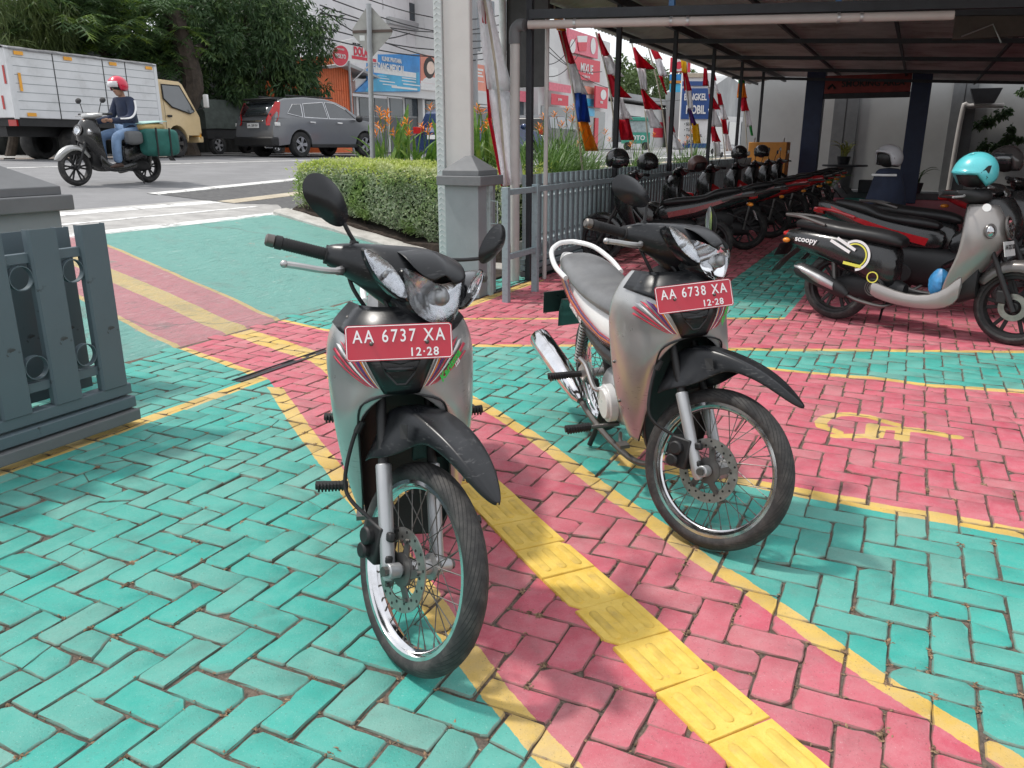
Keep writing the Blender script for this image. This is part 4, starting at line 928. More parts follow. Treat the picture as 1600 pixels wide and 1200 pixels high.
def lobed_crown(b, c, rad, n, L, r):
    """big deeply lobed leaves in rosettes"""
    c = Vector(c)
    for i in range(n):
        e = rv(r); e.z = abs(e.z) * .7 + r.uniform(-.5, .4); p = c + Vector([q * rr for q, rr in zip(e, rad)]) * r.uniform(.55, 1)
        for k in range(6):
            an = k * 1.05 + r.random(); d = (Vector((math.cos(an), math.sin(an), r.uniform(-.55, .25)))).normalized(); x = d.cross(Vector((0, 0, 1))).normalized(); nn = x.cross(d); l = L * r.uniform(.7, 1.2)
            pt = lambda f, g: p + d * (l * f) + x * (l * g) - nn * (l * (.22 * f * f + .5 * g * g))
            for j in range(4):
                f0 = .16 + j * .19; gw = (.40, .46, .40, .26)[j]
                for sg in (-1, 1): b.add([pt(f0, 0), pt(f0 + .10, sg * .05), pt(f0 + .22, sg * gw), pt(f0 + .03, sg * .07)], [(0, 1, 2), (0, 2, 3)])
            b.add([pt(0, 0), pt(.4, .055), pt(1.05, 0), pt(.4, -.055)], [(0, 1, 2), (0, 2, 3)])
tree('breadfruit tree with large lobed leaves above the white truck', 230, 17.5, 6.5, [(70, 40, 17, (2.0, 2.0, 1.5)), (135, 25, 16.5, (1.8, 1.9, 1.7)), (205, 40, 16.2, (1.8, 1.8, 1.6)), (250, 95, 16.5, (1.0, 1.2, 1.2)), (150, 75, 17.5, (1.8, 1.8, 1.1)), (60, 85, 18, (1.6, 1.6, 1.0))], L_BREAD, 50, .62, 0, 5, .25, True)
tree('bamboo-like tree with drooping leaves at the left edge', 5, 17.5, 6, [(10, 20, 16.5, (1.3, 1.3, 1.9)), (30, 60, 17, (1.2, 1.2, 1.3))], L_BAMB, 2600, .34, .03, 6, .12, droop=.5, clumps=22)
tree('dark tree with a thick trunk between truck and grey car', 292, 15.6, 7, [(300, 10, 16, (1.3, 1.3, 1.4)), (345, 40, 16.5, (1.5, 1.5, 1.6)), (330, 110, 17, (1.3, 1.3, 1.2))], L_DARK, 2400, .20, .07, 7, .34, clumps=20)
tree('dense dark tree with drooping twigs left of the orange shed', 430, 16.2, 7, [(385, 25, 16, (1.5, 1.6, 1.6)), (445, 20, 15.6, (1.6, 1.6, 1.7)), (465, 75, 15.2, (1.1, 1.1, 1.5)), (410, 95, 15.8, (1.4, 1.4, 1.5)), (470, 130, 15.4, (.75, .8, 1.0)), (365, 120, 16.5, (1.2, 1.2, 1.2))], L_DARK, 2600, .22, .055, 8, .22, droop=.35, clumps=26)
tree('broad pale green tree far behind the red and white flags', 985, 22, 7, [(960, 135, 24, (4, 4, 2.2)), (1000, 130, 24, (4, 4, 2.6)), (1035, 140, 24, (4, 4, 2.2))], L_FAR, 2200, .5, .25, 9, .3, clumps=26, group='far trees')
tree('small dark tree behind the far shop roofs', 1050, 24, 5, [(1070, 130, 26, (3, 3, 2.0))], L_FAR, 1500, .5, .25, 10, .3, clumps=18, group='far trees')
# corrugated fence behind the trees, coloured dark and carried on to stop horizon light
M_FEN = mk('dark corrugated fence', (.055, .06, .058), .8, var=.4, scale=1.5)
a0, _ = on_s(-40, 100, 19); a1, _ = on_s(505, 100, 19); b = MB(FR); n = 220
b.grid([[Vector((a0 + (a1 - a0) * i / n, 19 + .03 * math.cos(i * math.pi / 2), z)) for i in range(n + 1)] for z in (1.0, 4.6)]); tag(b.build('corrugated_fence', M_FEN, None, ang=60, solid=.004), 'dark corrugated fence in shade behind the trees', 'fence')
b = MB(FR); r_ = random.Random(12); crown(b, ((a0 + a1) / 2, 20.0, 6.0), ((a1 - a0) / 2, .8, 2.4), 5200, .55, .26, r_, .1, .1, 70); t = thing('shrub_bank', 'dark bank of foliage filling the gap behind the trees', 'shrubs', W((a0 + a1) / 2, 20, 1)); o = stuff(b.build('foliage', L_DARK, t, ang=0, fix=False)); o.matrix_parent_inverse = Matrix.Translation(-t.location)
# hanging creeper and pot plants under the canopy
r_ = random.Random(31)
for (u, v, rad, n, lab) in ((1545, 215, (.35, .5, .9), 900, 'trailing creeper hanging from the high wall planter'), (1590, 200, (.3, .4, 1.0), 700, 'creeper on the rear wall at the right edge')):
    s, z = on_a(u, v, 21.3); b = MB(); crown(b, (0, 0, 0), rad, n, .12, .06, r_, .1, .4, 10); t = thing('creeper', lab, 'plant', W(21.3, s, z), R(64)); stuff(b.build('leaves', L_DARK, t, ang=0, fix=False))
L_SNAKE = leaf_mat('yellow edged leaf', (.12, .16, .03), (.42, .40, .10), trans=.15)
def pot_plant(u, a, z, n, L, mat, label, seed, pot=True):
    s, _ = on_a(u, 250, a); r = random.Random(seed); t = thing('potted_plant', label, 'plant', W(a, s, z), 0, 'potted plants by the rear wall')
    if pot: b = MB(); b.lathe([(0, 0), (.12, 0), (.17, .26), (.15, .26), (.13, .22), (0, .22)], (0, 0, 0), (0, 0, 1), 16); b.build('pot', M_DKST, t)
    for k in range(n):
        an = r.uniform(0, 6.28); l = L * r.uniform(.6, 1.1); o = bpy.data.objects.new('leaf', BL[2]); COL.objects.link(o); o.parent = t; o.data = o.data; o.location = (math.cos(an) * .05, math.sin(an) * .05, .2 if pot else 0); o.rotation_euler = (r.gauss(-.05, .12), r.gauss(0, .12), an); o.scale = (l * 1.2, l * 1.2, l * 1.5); o.active_material_index = 0
        o.material_slots[0].link = 'OBJECT'; o.material_slots[0].material = mat
pot_plant(1318, 20.2, .80, 16, .8, L_SNAKE, 'yellow-edged snake plant on the garden table', 1)
pot_plant(1300, 19.6, .0, 12, 1.0, L_GRASS, 'green spiky pot plant left of the garden table', 2)
pot_plant(1437, 20.6, .16, 10, .9, L_DARK, 'dark pot plant right of the white helmet', 3)
# ================================================================== far side of the street
def facade_mat(name, c0, c1, stain=(.06, .06, .06), amt=.8, sc_=.9):
    t = NT(name); P = t.pos(); n = t.noise(P, sc_, 8, .75); m = t.noise(P, .35, 4); 
    mp = t.new('ShaderNodeMapping'); mp.inputs['Scale'].default_value = (1, 1, .25); t.link(P, mp.inputs[0]); d = t.noise(mp.outputs[0], 2.6, 8, .8)
    c = t.mix(t.ramp(m, .3, .7), c0, c1); c = t.mix(t.math('MULTIPLY', t.ramp(d, .56, .68), amt), c, stain); t.link(c, t.b.inputs['Base Color']); t.b.inputs['Roughness'].default_value = .9; t.bump(n, .03, .3); return t.mat
M_MOULD = facade_mat('mouldy white wall', (.58, .59, .60), (.70, .71, .72), (.16, .16, .16), .75)
M_FWHITE = facade_mat('white shop wall', (.60, .60, .60), (.72, .72, .71), (.30, .30, .30), .3)
M_FGREY = facade_mat('grey shop wall', (.30, .31, .32), (.42, .43, .43), (.15, .15, .15), .4)
M_SHOPGL = mk('dark shop glass', (.035, .05, .065), .08, var=.4, scale=.6, coat=.6)
M_ORSHED = mk('orange shed paint', (.70, .16, .05), .6, var=.1, dirt=(.4, .12, .05), dirtamt=.4)
M_SBLUE = mk('sign blue', (.02, .22, .55), .4, var=.25, scale=1.2); M_SCYAN = mk('sign cyan', (.05, .38, .62), .4, var=.2, scale=1.2)
M_SPEACH = mk('sign peach', (.72, .26, .18), .45, var=.12, scale=1); M_SRED = mk('sign red', (.62, .03, .06), .45, var=.08); M_SPINK = mk('sign pink', (.72, .16, .22), .5, var=.12)
M_SWHT = mk('sign white', (.72, .72, .71), .5, var=.05); M_SKIN = mk('poster skin', (.80, .62, .52), .5, var=.1); M_SHAIR = mk('poster hair', (.03, .022, .02), .5); M_NAVYS = mk('sign navy', (.02, .07, .24), .45, var=.1)
M_GALV = mk('galvanised back', (.36, .35, .33), .5, .4, var=.12); M_POLE = mk('galvanised pole', (.34, .35, .36), .45, .5, var=.12); M_WIRE = mk('cable black', (.015, .015, .016), .6)
def fbox(parent, name, mat, s, u0, v0, u1, v1, d=.1, proud=0.0, bevel=0):
    """box on the facade plane s covering the given opening; depth d towards the far side"""
    a0, zt = on_s(u0, v0, s - proud); a1, zb = on_s(u1, v1, s - proud); b = MB(FR); b.box(a0, a1, s - proud, s - proud + d, min(zt, zb), max(zt, zb)); o = b.build(name, mat, parent, bevel=bevel)
    if parent: o.matrix_parent_inverse = Matrix.Translation(-parent.location)
    return o
def ftext(parent, txt, s, u, v, h, mat, sx=1.0, bold=.02, align='CENTER', shear=0):
    a, z = on_s(u, v, s); _, z2 = on_s(u, v - h, s); o = text('lettering', txt, (z2 - z) * 1.35, mat, parent, W(a, s - .006, z) - parent.location, E1, (0, 0, 1), bold, .004, sx, align, shear=shear); return o
# ---- mouldy white building
SB = 22.0; bl = thing('white_building', 'tall mould-stained white building behind the blue clinic sign', 'building', W(30, SB, 1.2))
fbox(bl, 'wall', M_MOULD, SB, 470, -260, 735, 260, 8)
fbox(bl, 'ledge', M_FGREY, SB, 610, 36, 735, 56, .3, .25); fbox(bl, 'ledge', M_FGREY, SB, 470, -70, 735, -64, .3, .3)
for u in (640, 672): fbox(bl, 'window', M_SHOPGL, SB, u, 4, u + 12, 34, .1, .03)
# ---- clinic
SC = 16.2; cl_ = thing('clinic_building', 'low clinic with dark glass front under the blue and peach signboards', 'building', W(30, SC, 1.1))
fbox(cl_, 'wall', M_FGREY, SC, 552, 150, 800, 262, 5)
fbox(cl_, 'canopy_slab', M_FWHITE, SC, 556, 144, 800, 151, .5, .5)
for k in range(8):
    u = 560 + k * 24; w_ = fbox(cl_, 'window', M_SHOPGL, SC, u + 1.5, 153, u + 22, 182, .05, .03); fbox(w_, 'mullion', M_FWHITE, SC, u + 11, 153, u + 12, 182, .04, .06) if False else None
    fbox(cl_, 'lower_pane', M_WALLD, SC, u + 1.5, 183, u + 22, 236, .05, .03)
    fbox(cl_, 'mullion', M_FWHITE, SC, u - .5, 152, u + 1, 238, .06, .05)
for u in (660, 728): fbox(cl_, 'column', M_FWHITE, SC, u, 151, u + 6, 240, .25, .3)
# ---- clinic signs (hang in front of the slab)
SS = 15.6; sg = thing('clinic_sign', 'blue clinic signboard reading KLINIK PRATAMA MEDICAL', 'sign', W(26, SS, 3))
def fpoly(parent, name, mat, s, pts, d=.08):
    P = [on_s(u, v, s) for u, v in pts]; b = MB(FR); n = len(P); b.add([Vector((a, s, z)) for a, z in P] + [Vector((a, s + d, z)) for a, z in P], [tuple(range(n)), tuple(range(2 * n - 1, n - 1, -1))] + [(i, n + i, n + (i + 1) % n, (i + 1) % n) for i in range(n)]); o = b.build(name, mat, parent, ang=0); o.matrix_parent_inverse = Matrix.Translation(-parent.location); return o
fpoly(sg, 'board', M_SBLUE, SS, [(575, 85), (656, 84.5), (656.5, 143), (555, 143.5), (575, 125)])
fpoly(sg, 'light_panel', M_SCYAN, SS - .004, [(590, 116), (655, 113), (656, 142), (570, 143)], .003)
ftext(sg, 'KLINIK PRATAMA', SS - .01, 612, 94, 7, M_SWHT, .78, .03); ftext(sg, 'PADANG MEDICAL', SS - .01, 608, 106, 11, M_SWHT, .72, .035)
fbox(sg, 'rule', M_SWHT, SS - .01, 584, 113.2, 650, 114, .004)
for k, (u, v, w_) in enumerate(((590, 118, 14), (590, 122, 18), (593, 127, 24), (628, 118, 18), (628, 122, 22), (628, 126.5, 22), (598, 132, 22), (630, 132, 26), (612, 137, 40))): fbox(sg, 'small_print', M_SWHT, SS - .012, u, v, u + w_, v + 1.3, .004)
sp_ = thing('clinic_poster', 'peach poster with a woman\'s portrait right of the blue sign', 'sign', W(30, SS, 3))
fbox(sp_, 'board', M_SPEACH, SS, 657, 84, 763, 143, .08); fbox(sp_, 'white_panel', M_SWHT, SS - .004, 657.5, 126, 684, 142.5, .003)
def fell(parent, name, mat, s, u, v, ru, rv_, n=18): return fpoly(parent, name, mat, s, [(u + ru * math.cos(2 * math.pi * k / n), v + rv_ * math.sin(2 * math.pi * k / n)) for k in range(n)], .003)
fell(sp_, 'portrait_hair', M_SHAIR, SS - .008, 671, 106, 9, 17); fell(sp_, 'portrait_face', M_SKIN, SS - .012, 673, 106, 6, 10); fell(sp_, 'portrait_shoulders', M_SWHT, SS - .006, 672, 128, 12, 8)
fbox(sp_, 'red_tab', M_SRED, SS - .010, 661, 129, 684, 132, .003)
for k, v in enumerate((92, 102, 107, 112, 117)): fbox(sp_, 'small_print', M_SWHT, SS - .006, 729, v, 729 + (22, 12, 26, 24, 26)[k], v + (3 if k == 0 else 1.2), .003)
fbox(sp_, 'phone_tab', M_SWHT, SS - .006, 731, 124, 756, 129, .003)
# ---- orange shed with plank doors
SO = 15.9; os_ = thing('orange_shed', 'orange corrugated shed left of the clinic', 'building', W(22, SO, 1.1))
fbox(os_, 'wall', M_ORSHED, SO, 496, 88, 551, 242, 2.5)
for k in range(15):
    u = 498 + k * 3.6; fbox(os_, 'plank', M_ORSHED, SO, u, 92 + max(0, k - 9) * 2.2, u + 2.7, 190, .04, .035)
fpoly(os_, 'roof', M_FGREY, SO - .5, [(512, 103), (545, 98), (595, 121), (592, 122.5), (544, 103), (514, 107)], 2.2)
for v in (140,): fbox(os_, 'rail', M_ORSHED, SO, 516, v, 549, v + 3, .04, .06)
b = MB(FR); p0, p1 = on_s(551, 127, SO - .6), on_s(577, 102, SO - .6); b.tube([(p0[0], SO - .6, p0[1]), (p1[0], SO - .6, p1[1])], .025, 6); o = b.build('strut', M_ALU, os_); o.matrix_parent_inverse = Matrix.Translation(-os_.location)
# ---- round sign and DOL board
SD = 15.2
ds = thing('shop_sign', 'white shop signboard with red letters DOL', 'sign', W(23, SD + .3, 4)); fpoly(ds, 'board', M_SWHT, SD + .3, [(533, 64), (552, 60), (590, 66), (590, 98), (533, 99)], .06); ftext(ds, 'DOLAR', SD + .29, 566, 82, 13, M_SRED, .8, .05); ftext(ds, 'MEBEL DAN', SD + .29, 557, 69, 3, M_KTXT, 1, .02); fbox(ds, 'rule', M_SRED, SD + .29, 550, 91.5, 588, 92.5, .004)
ms = thing('round_sign', 'round red sign reading MOLYO above the orange shed', 'sign', W(22, SD, 4)); fell(ms, 'rim', M_SWHT, SD, 532, 87, 13.6, 17.2, 26); fell(ms, 'disc', M_SRED, SD - .004, 532, 87, 12.6, 16, 26); ftext(ms, 'MOLYO', SD - .012, 532, 88, 7, M_SWHT, .85, .03); ftext(ms, 'ROTI & KUE', SD - .012, 532, 77, 2.6, M_SWHT, 1, .02)
b = MB(FR); a_, z_ = on_s(545, 95, SD + .05); b.tube([(a_, SD + .05, z_), (a_, SD + .05, 1.1)], .05, 8); o = b.build('pole', M_POLE, ms); o.matrix_parent_inverse = Matrix.Translation(-ms.location)
# ---- traffic sign seen from behind, on the near pavement
TY = 12.2; tb = at_y(580, 235, TY); tb.z = ter((tb - G0).dot(EN)); ts_ = thing('traffic_sign', 'diamond traffic sign seen from behind on a grey pole', 'traffic sign', tb)
top = at_y(576, 6, TY); b = MB(); b.tube([Vector((0, 0, -.1)), Vector((top.x - tb.x, 0, top.z - tb.z))], .038, 12); b.build('pole', M_POLE, ts_)
q = lambda u, v: at_y(u, v, TY + .05) - tb
b = MB(); P = [q(576, 6), q(614, 48), q(611, 56), q(581, 90), q(551, 55), q(551, 45)]; b.add(P + [p + Vector((0, .004, 0)) for p in P], [tuple(range(6)), tuple(range(11, 5, -1))] + [(i, 6 + i, 6 + (i + 1) % 6, (i + 1) % 6) for i in range(6)]); b.build('plate', M_GALV, ts_, ang=0)
b = MB(); b.bar(q(551, 50) + Vector((0, -.012, 0)), q(613, 48) + Vector((0, -.012, 0)), .02, .035); b.build('brace', mk('brown brace', (.10, .07, .06), .7), ts_)
b = MB(); b.bar(q(562, 59.5) + Vector((0, -.004, 0)), q(570, 59.5) + Vector((0, -.004, 0)), .004, .07); b.build('sticker', M_SWHT, ts_)
# ---- middle shops
SM = 16.5; m1 = thing('striped_building', 'white building with red vertical strips behind the long banner', 'building', W(34, SM + 2, 1.2))
fbox(m1, 'wall', M_FWHITE, SM + 2, 735, -60, 850, 240, 6); fbox(m1, 'red_strip', M_SRED, SM + 2, 724, -60, 734.8, 84, .3, .1)
for u in (742, 764, 786): fbox(m1, 'window', M_SHOPGL, SM + 2, u, 0, u + 9, 80, .05, .04)
fbox(m1, 'shopfront', M_SHOPGL, SM + 2, 764, 150, 840, 235, .05, .05)
for u0, u1, v0, v1, m in ((792, 806, 130, 145, M_SRED), (800, 826, 140, 160, M_SPINK), (832, 838, 140, 180, M_SPINK)): fbox(m1, 'banner', m, SM + 2, u0, v0, u1, v1, .03, .4)
m2 = thing('ice_cream_shop', 'white shop building with red MIXUE signs behind the flags', 'building', W(44, SM + 1, 1.2))
SX = SM + 1; fbox(m2, 'wall', M_FWHITE, SX, 842, 30, 948, 240, 8); fbox(m2, 'shopfront', M_SHOPGL, SX, 846, 165, 944, 236, .05, .04)
fbox(m2, 'upper_sign', M_SPINK, SX, 888, 44, 934, 92, .1, .30); fpoly(m2, 'cup', M_SWHT, SX - .33, [(902, 56), (918, 56), (916, 80), (905, 80)], .02); fpoly(m2, 'cup_band', M_SRED, SX - .36, [(903, 66), (917.4, 66), (916, 80), (905, 80)], .02)
fell(m2, 'figure_body', M_SWHT, SX - .33, 895, 72, 4.5, 11); fell(m2, 'cone_sign', M_SWHT, SX - .33, 927, 72, 4, 13)
fpoly(m2, 'name_sign', M_SRED, SX - .4, [(895, 87), (938, 96), (937, 129), (896, 122)], .1); ftext(m2, 'MIXUE', SX - .42, 917, 108, 15, M_SWHT, 1.0, .02); ftext(m2, 'ICE CREAM & TEA', SX - .42, 916, 120, 3.5, M_SWHT, .9, .02)
fbox(m2, 'side_sign', M_SRED, SX, 931, 134, 949, 170, .1, .5); fell(m2, 'cone_mark', M_SWHT, SX - .52, 943, 148, 4.5, 8); ftext(m2, 'MIXUE', SX - .53, 940, 160, 4, M_SWHT, .8, .03)
for k, (v, m) in enumerate(((134, M_SPEACH), (153, M_SCYAN), (168, M_SCYAN))): fbox(m2, 'poster', m, SX, 913, v, 929, v + 14, .03, .12)
for u0, u1, v0, v1, m in ((858, 892, 128, 146, M_SPINK), (862, 888, 146, 166, M_SRED), (852, 872, 102, 128, M_SWHT)): fbox(m2, 'banner', m, SX, u0, v0, u1, v1, .03, .6)
for u in (905, 930): fbox(m2, 'red_pier', M_SRED, SX, u, 184, u + 4, 232, .1, .1)
ftext(m2, 'promo', SX - .62, 875, 155, 5, M_SWHT, .9, .02)
m3 = thing('far_shops', 'row of low pale shops far down the street', 'building', W(70, SM + 3, 1.2)); fbox(m3, 'wall', M_FWHITE, SM + 3, 950, 158, 1062, 232, 6); fbox(m3, 'roof', M_FGREY, SM + 3, 948, 150, 1064, 160, 7, .6); fbox(m3, 'dark_front', M_SHOPGL, SM + 3, 958, 178, 1000, 222, .05, .04); fbox(m3, 'red_front', M_SRED, SM + 3, 1022, 190, 1036, 215, .05, .04); fbox(m3, 'yellow_box', M_ORBOX, SM + 3, 1053, 166, 1062, 176, .05, .4)
m4 = thing('warehouse', 'grey pitched-roof warehouse at the far end of the street', 'building', W(95, 14, 1.2)); fpoly(m4, 'gable', M_FGREY, 15, [(1105, 232), (1105, 142), (1140, 118), (1180, 150), (1180, 232)], 4); fpoly(m4, 'front', M_FWHITE, 14.6, [(1108, 232), (1108, 180), (1176, 184), (1176, 232)], .3)
for u in (1118, 1140, 1160): fbox(m4, 'doorway', M_SHOPGL, 14.5, u, 190, u + 12, 226, .05, .0)
# ---- red round-logo sign and blue sign on a pole
def mast(name, label, u, v0, v1, Y, w_=.06): p = at_y(u, 236, Y); p.z = 1.0; t = thing(name, label, 'sign', p); h = at_y(u, v0, Y).z - 1.0; b = MB(); b.tube([(0, 0, -.2), (0, 0, h)], w_, 10); b.build('pole', M_POLE, t); return t, p
def yboard(t, p, name, mat, Y, u0, v0, u1, v1, d=.08): a = at_y(u0, v0, Y) - p; c = at_y(u1, v1, Y) - p; b = MB(); b.box(a.x, c.x, a.y - .05, a.y + d, c.z, a.z); return b.build(name, mat, t)
t, p = mast('pole_sign', 'red roundel sign above blue and white boards on a pole', 1064, 95, 0, 44, .1); yboard(t, p, 'red_board', M_SRED, 44, 1048, 90, 1078, 113); yboard(t, p, 'blue_board', M_SBLUE, 43.9, 1047, 116, 1064, 126); yboard(t, p, 'yellow_stripe', M_ORBOX, 43.8, 1047, 126, 1064, 130); yboard(t, p, 'blue_panel', M_SCYAN, 43.9, 1047, 131, 1063, 144); 
b = MB(); b.disc(at_y(1061, 101, 43.8) - p, (0, 1, 0), .32, .04, 20); b.build('roundel', M_SWHT, t); b = MB(); b.disc(at_y(1061, 102, 43.7) - p, (0, 1, 0), .18, .04, 16); b.build('roundel_mark', M_SRED, t)
t, p = mast('workshop_board', 'blue and white standing board reading BENGKEL MOBIL', 1086, 128, 0, 30, .05); yboard(t, p, 'white_board', M_SWHT, 30, 1066, 114, 1107, 232, .1); yboard(t, p, 'blue_top', M_NAVYS, 29.92, 1066.5, 138, 1106.5, 186, .03); yboard(t, p, 'blue_band', M_NAVYS, 29.92, 1066.5, 127, 1106.5, 134, .03); yboard(t, p, 'blue_foot', M_NAVYS, 29.92, 1066.5, 224, 1106.5, 231, .03); yboard(t, p, 'buff_top', M_SPEACH if False else M_BEIGE, 29.92, 1068, 114.5, 1105, 121, .03)
for txt, u, v, h, m, al in (('BENGKEL', 1086.5, 152, 11, M_SWHT, 'CENTER'), ('MOBIL', 1087, 172, 14, M_SWHT, 'CENTER'), ('• SERVIS', 1069, 194, 5, M_KTXT, 'LEFT'), ('• TUNE UP', 1069, 203, 5, M_KTXT, 'LEFT'), ('• ENGINE OIL', 1069, 212, 5, M_KTXT, 'LEFT'), ('GARDAN', 1072, 221, 5, M_KTXT, 'LEFT')):
    c = at_y(u, v, 29.82) - p; hh = (at_y(u, v - h, 29.82) - at_y(u, v, 29.82)).z; text('lettering', txt, hh * 1.3, m, t, c, (1, 0, 0), (0, 0, 1), .03, .004, .62 if al == 'CENTER' else .75, al)
# ---- green food cart
p = at_y(993, 217, 47); p.z = 1.05; t = thing('food_cart', 'green and white food cart on the far pavement', 'cart', p)
M_CART = mk('green cart paint', (.05, .30, .22), .5, var=.15)
b = MB(); b.box(-.75, .75, -.4, .4, .35, .95); b.build('counter', M_CART, t, bevel=.02); b = MB(); b.box(-.70, .70, -.36, .36, .96, 1.55); b.build('glass_case', mk('cart glass', (.35, .42, .42), .1, coat=.5), t); b = MB(); b.box(-.85, .85, -.5, .5, 1.56, 1.75); b.build('roof', M_CART, t, bevel=.03)
for x in (-.5, .5): b = MB(); b.disc((x, -.42, .22), (0, 1, 0), .22, .05, 16); b.build('wheel', M_RUBBER, t)
ftext_c = at_y(993, 203, 46.5) - p; text('lettering', 'SOTO', .35, M_SWHT, t, (0, -.41, .65), (1, 0, 0), (0, 0, 1), .03, .004)
# ---- utility pole and wires
up_a, _ = on_s(742, 150, 14.8); t = thing('utility_pole', 'concrete utility pole behind the long banner', 'pole', W(up_a, 14.8, 1.1)); b = MB(); b.tube([(0, 0, 0), (0, 0, 9)], [.16, .11], 12); b.build('shaft', M_FGREY, t)
for h in (7.2, 7.9): b = MB(); b.bar((-.9, 0, h), (.9, 0, h), .08, .08); b.build('crossarm', M_POLE, t)
r_ = random.Random(77); wires = [(500, 8, 800, 60), (500, 20, 800, 34), (500, 42, 800, 66), (500, 58, 800, 74), (520, 0, 800, 48), (560, -6, 800, 20), (500, 14, 640, 52), (600, 66, 800, 82), (845, 70, 940, 112), (845, 100, 900, 60), (845, 118, 905, 84), (1000, 160, 1180, 130), (845, 60, 960, 140)]
for k, (u0, v0, u1, v1) in enumerate(wires):
    a0, z0 = on_s(u0, v0, 14.0 + .1 * k); a1, z1 = on_s(u1, v1, 14.0 + .1 * k); S_ = 14.0 + .1 * k; b = MB(FR); b.tube([Vector((a0 + (a1 - a0) * f, S_, z0 + (z1 - z0) * f - .5 * math.sin(math.pi * f))) for f in [i / 10 for i in range(11)]], .022, 5)
    lab = ['topmost cable left of the tall post', 'second cable left of the tall post', 'third cable left of the tall post', 'fourth cable left of the tall post', 'steep cable crossing the white building', 'high cable crossing the white building', 'short slanting cable beside the dark tree', 'low cable just above the clinic sign', 'cable crossing above the MIXUE sign', 'cable rising left of the MIXUE sign', 'lower cable rising left of the MIXUE sign', 'cable above the far warehouse', 'long cable falling behind the MIXUE sign'][k]
    tag(b.build('overhead_cable', M_WIRE, None), 'black overhead wire, ' + lab, 'cable', 'overhead wires')
# ---- flags
FC = {c: leaf_mat('flag ' + c, v, tuple(min(1, x * 1.12) for x in v), trans=.5, rough=.8) for c, v in dict(red=(.60, .02, .05), white=(.86, .85, .87), blue=(.03, .10, .42), orange=(.78, .32, .03), yellow=(.80, .55, .04), purple=(.13, .04, .22), green=(.06, .42, .12)).items()}
def flag(label, Y, pole, segs, seed, slant=.12):
    """pole: (u,v) top and foot; segs: colour, then left/right pixel edges at top and bottom of the piece"""
    r = random.Random(seed); f = at_y(*pole[1], Y); t = thing('flag', label, 'flag', f, 0, 'flags on bamboo poles behind the gate')
    tp = at_y(*pole[0], Y + .05) - f; b = MB(); b.tube(cat([(0, 0, -.6), tp * .5 + Vector((.02, 0, 0)), tp], 5), .014, 6); b.build('pole', mk('bamboo', (.42, .38, .30), .6), t)
    for (c, (l0, r0, v0), (l1, r1, v1)) in segs:
        if seed != 9: r0 = l0 + (r0 - l0) * 1.3; r1 = l1 + (r1 - l1) * 1.4
        rows = []; ph = r.random() * 6
        for i in range(8):
            g = i / 7; v = v0 + (v1 - v0) * g; l = l0 + (l1 - l0) * g; q = r0 + (r1 - r0) * g ** 1.2; row = []
            for k in range(7):
                x = l + (q - l) * k / 6; p = at_y(x, v, Y) - f; p.y += .07 * math.sin(k * 1.1 + ph + i * .35) * min(1, (q - l) / 20) - .02 + slant * k / 6 * (q - l) / 20; row.append(p)
            rows.append(row)
        b = MB(); b.grid(rows); b.build('cloth', FC[c], t, ang=60, solid=.002)
flag('tall flag of orange, red, white and blue pieces, leftmost of the pole flags', 10.5, ((865, 8), (921, 282)), [('orange', (863, 876, 15), (870, 881, 48)), ('red', (871, 881, 48), (886, 897, 100)), ('white', (887, 897, 99), (895, 914, 147)), ('blue', (896, 913, 145), (902, 917, 191)), ('orange', (903, 916, 190), (914, 930, 236))], 1)
flag('red and white flag directly right of the first canopy bay post', 12.6, ((931, 50), (972, 240)), [('red', (933, 936, 52), (941, 952, 88)), ('white', (940, 952, 86), (948, 970, 118)), ('red', (949, 956, 116), (957, 981, 152)), ('white', (957, 970, 151), (964, 984, 187)), ('red', (963, 979, 185), (971, 988, 219))], 2)
flag('red and white pennant flag in the middle bay under the canopy edge', 14.5, ((986, 62), (1022, 250)), [('red', (989, 992, 74), (994, 1017, 107)), ('white', (994, 1006, 106), (1001, 1009, 141)), ('red', (1001, 1005, 139), (1006, 1028, 171)), ('white', (1006, 1016, 170), (1016, 1032, 200))], 3)
flag('thin twisted red and white flag left of the third canopy post', 16.2, ((1012, 70), (1052, 255)), [('red', (1015, 1024, 73), (1022, 1032, 93)), ('white', (1023, 1032, 92), (1030, 1041, 119)), ('red', (1029, 1034, 118), (1040, 1042, 148)), ('red', (1045, 1049, 182), (1046, 1053, 207)), ('white', (1046, 1053, 206), (1052, 1067, 234))], 4)
flag('flag with yellow, red, white and purple pieces before the workshop board', 17.6, ((1064, 90), (1086, 250)), [('yellow', (1063, 1070, 92), (1065, 1072, 114)), ('red', (1066, 1072, 113), (1069, 1079, 142)), ('white', (1070, 1078, 141), (1075, 1082, 171)), ('purple', (1074, 1079, 169), (1080, 1088, 196)), ('yellow', (1080, 1089, 193), (1083, 1093, 224))], 5)
flag('red and white flag right behind the fourth canopy post', 19, ((1100, 96), (1124, 260)), [('red', (1099, 1103, 100), (1098, 1105, 134)), ('white', (1105, 1110, 136), (1107, 1113, 148)), ('red', (1107, 1112, 147), (1109, 1122, 171)), ('white', (1107, 1117, 170), (1110, 1124, 198)), ('red', (1110, 1116, 197), (1113, 1124, 222)), ('white', (1113, 1122, 221), (1116, 1124, 244))], 6)
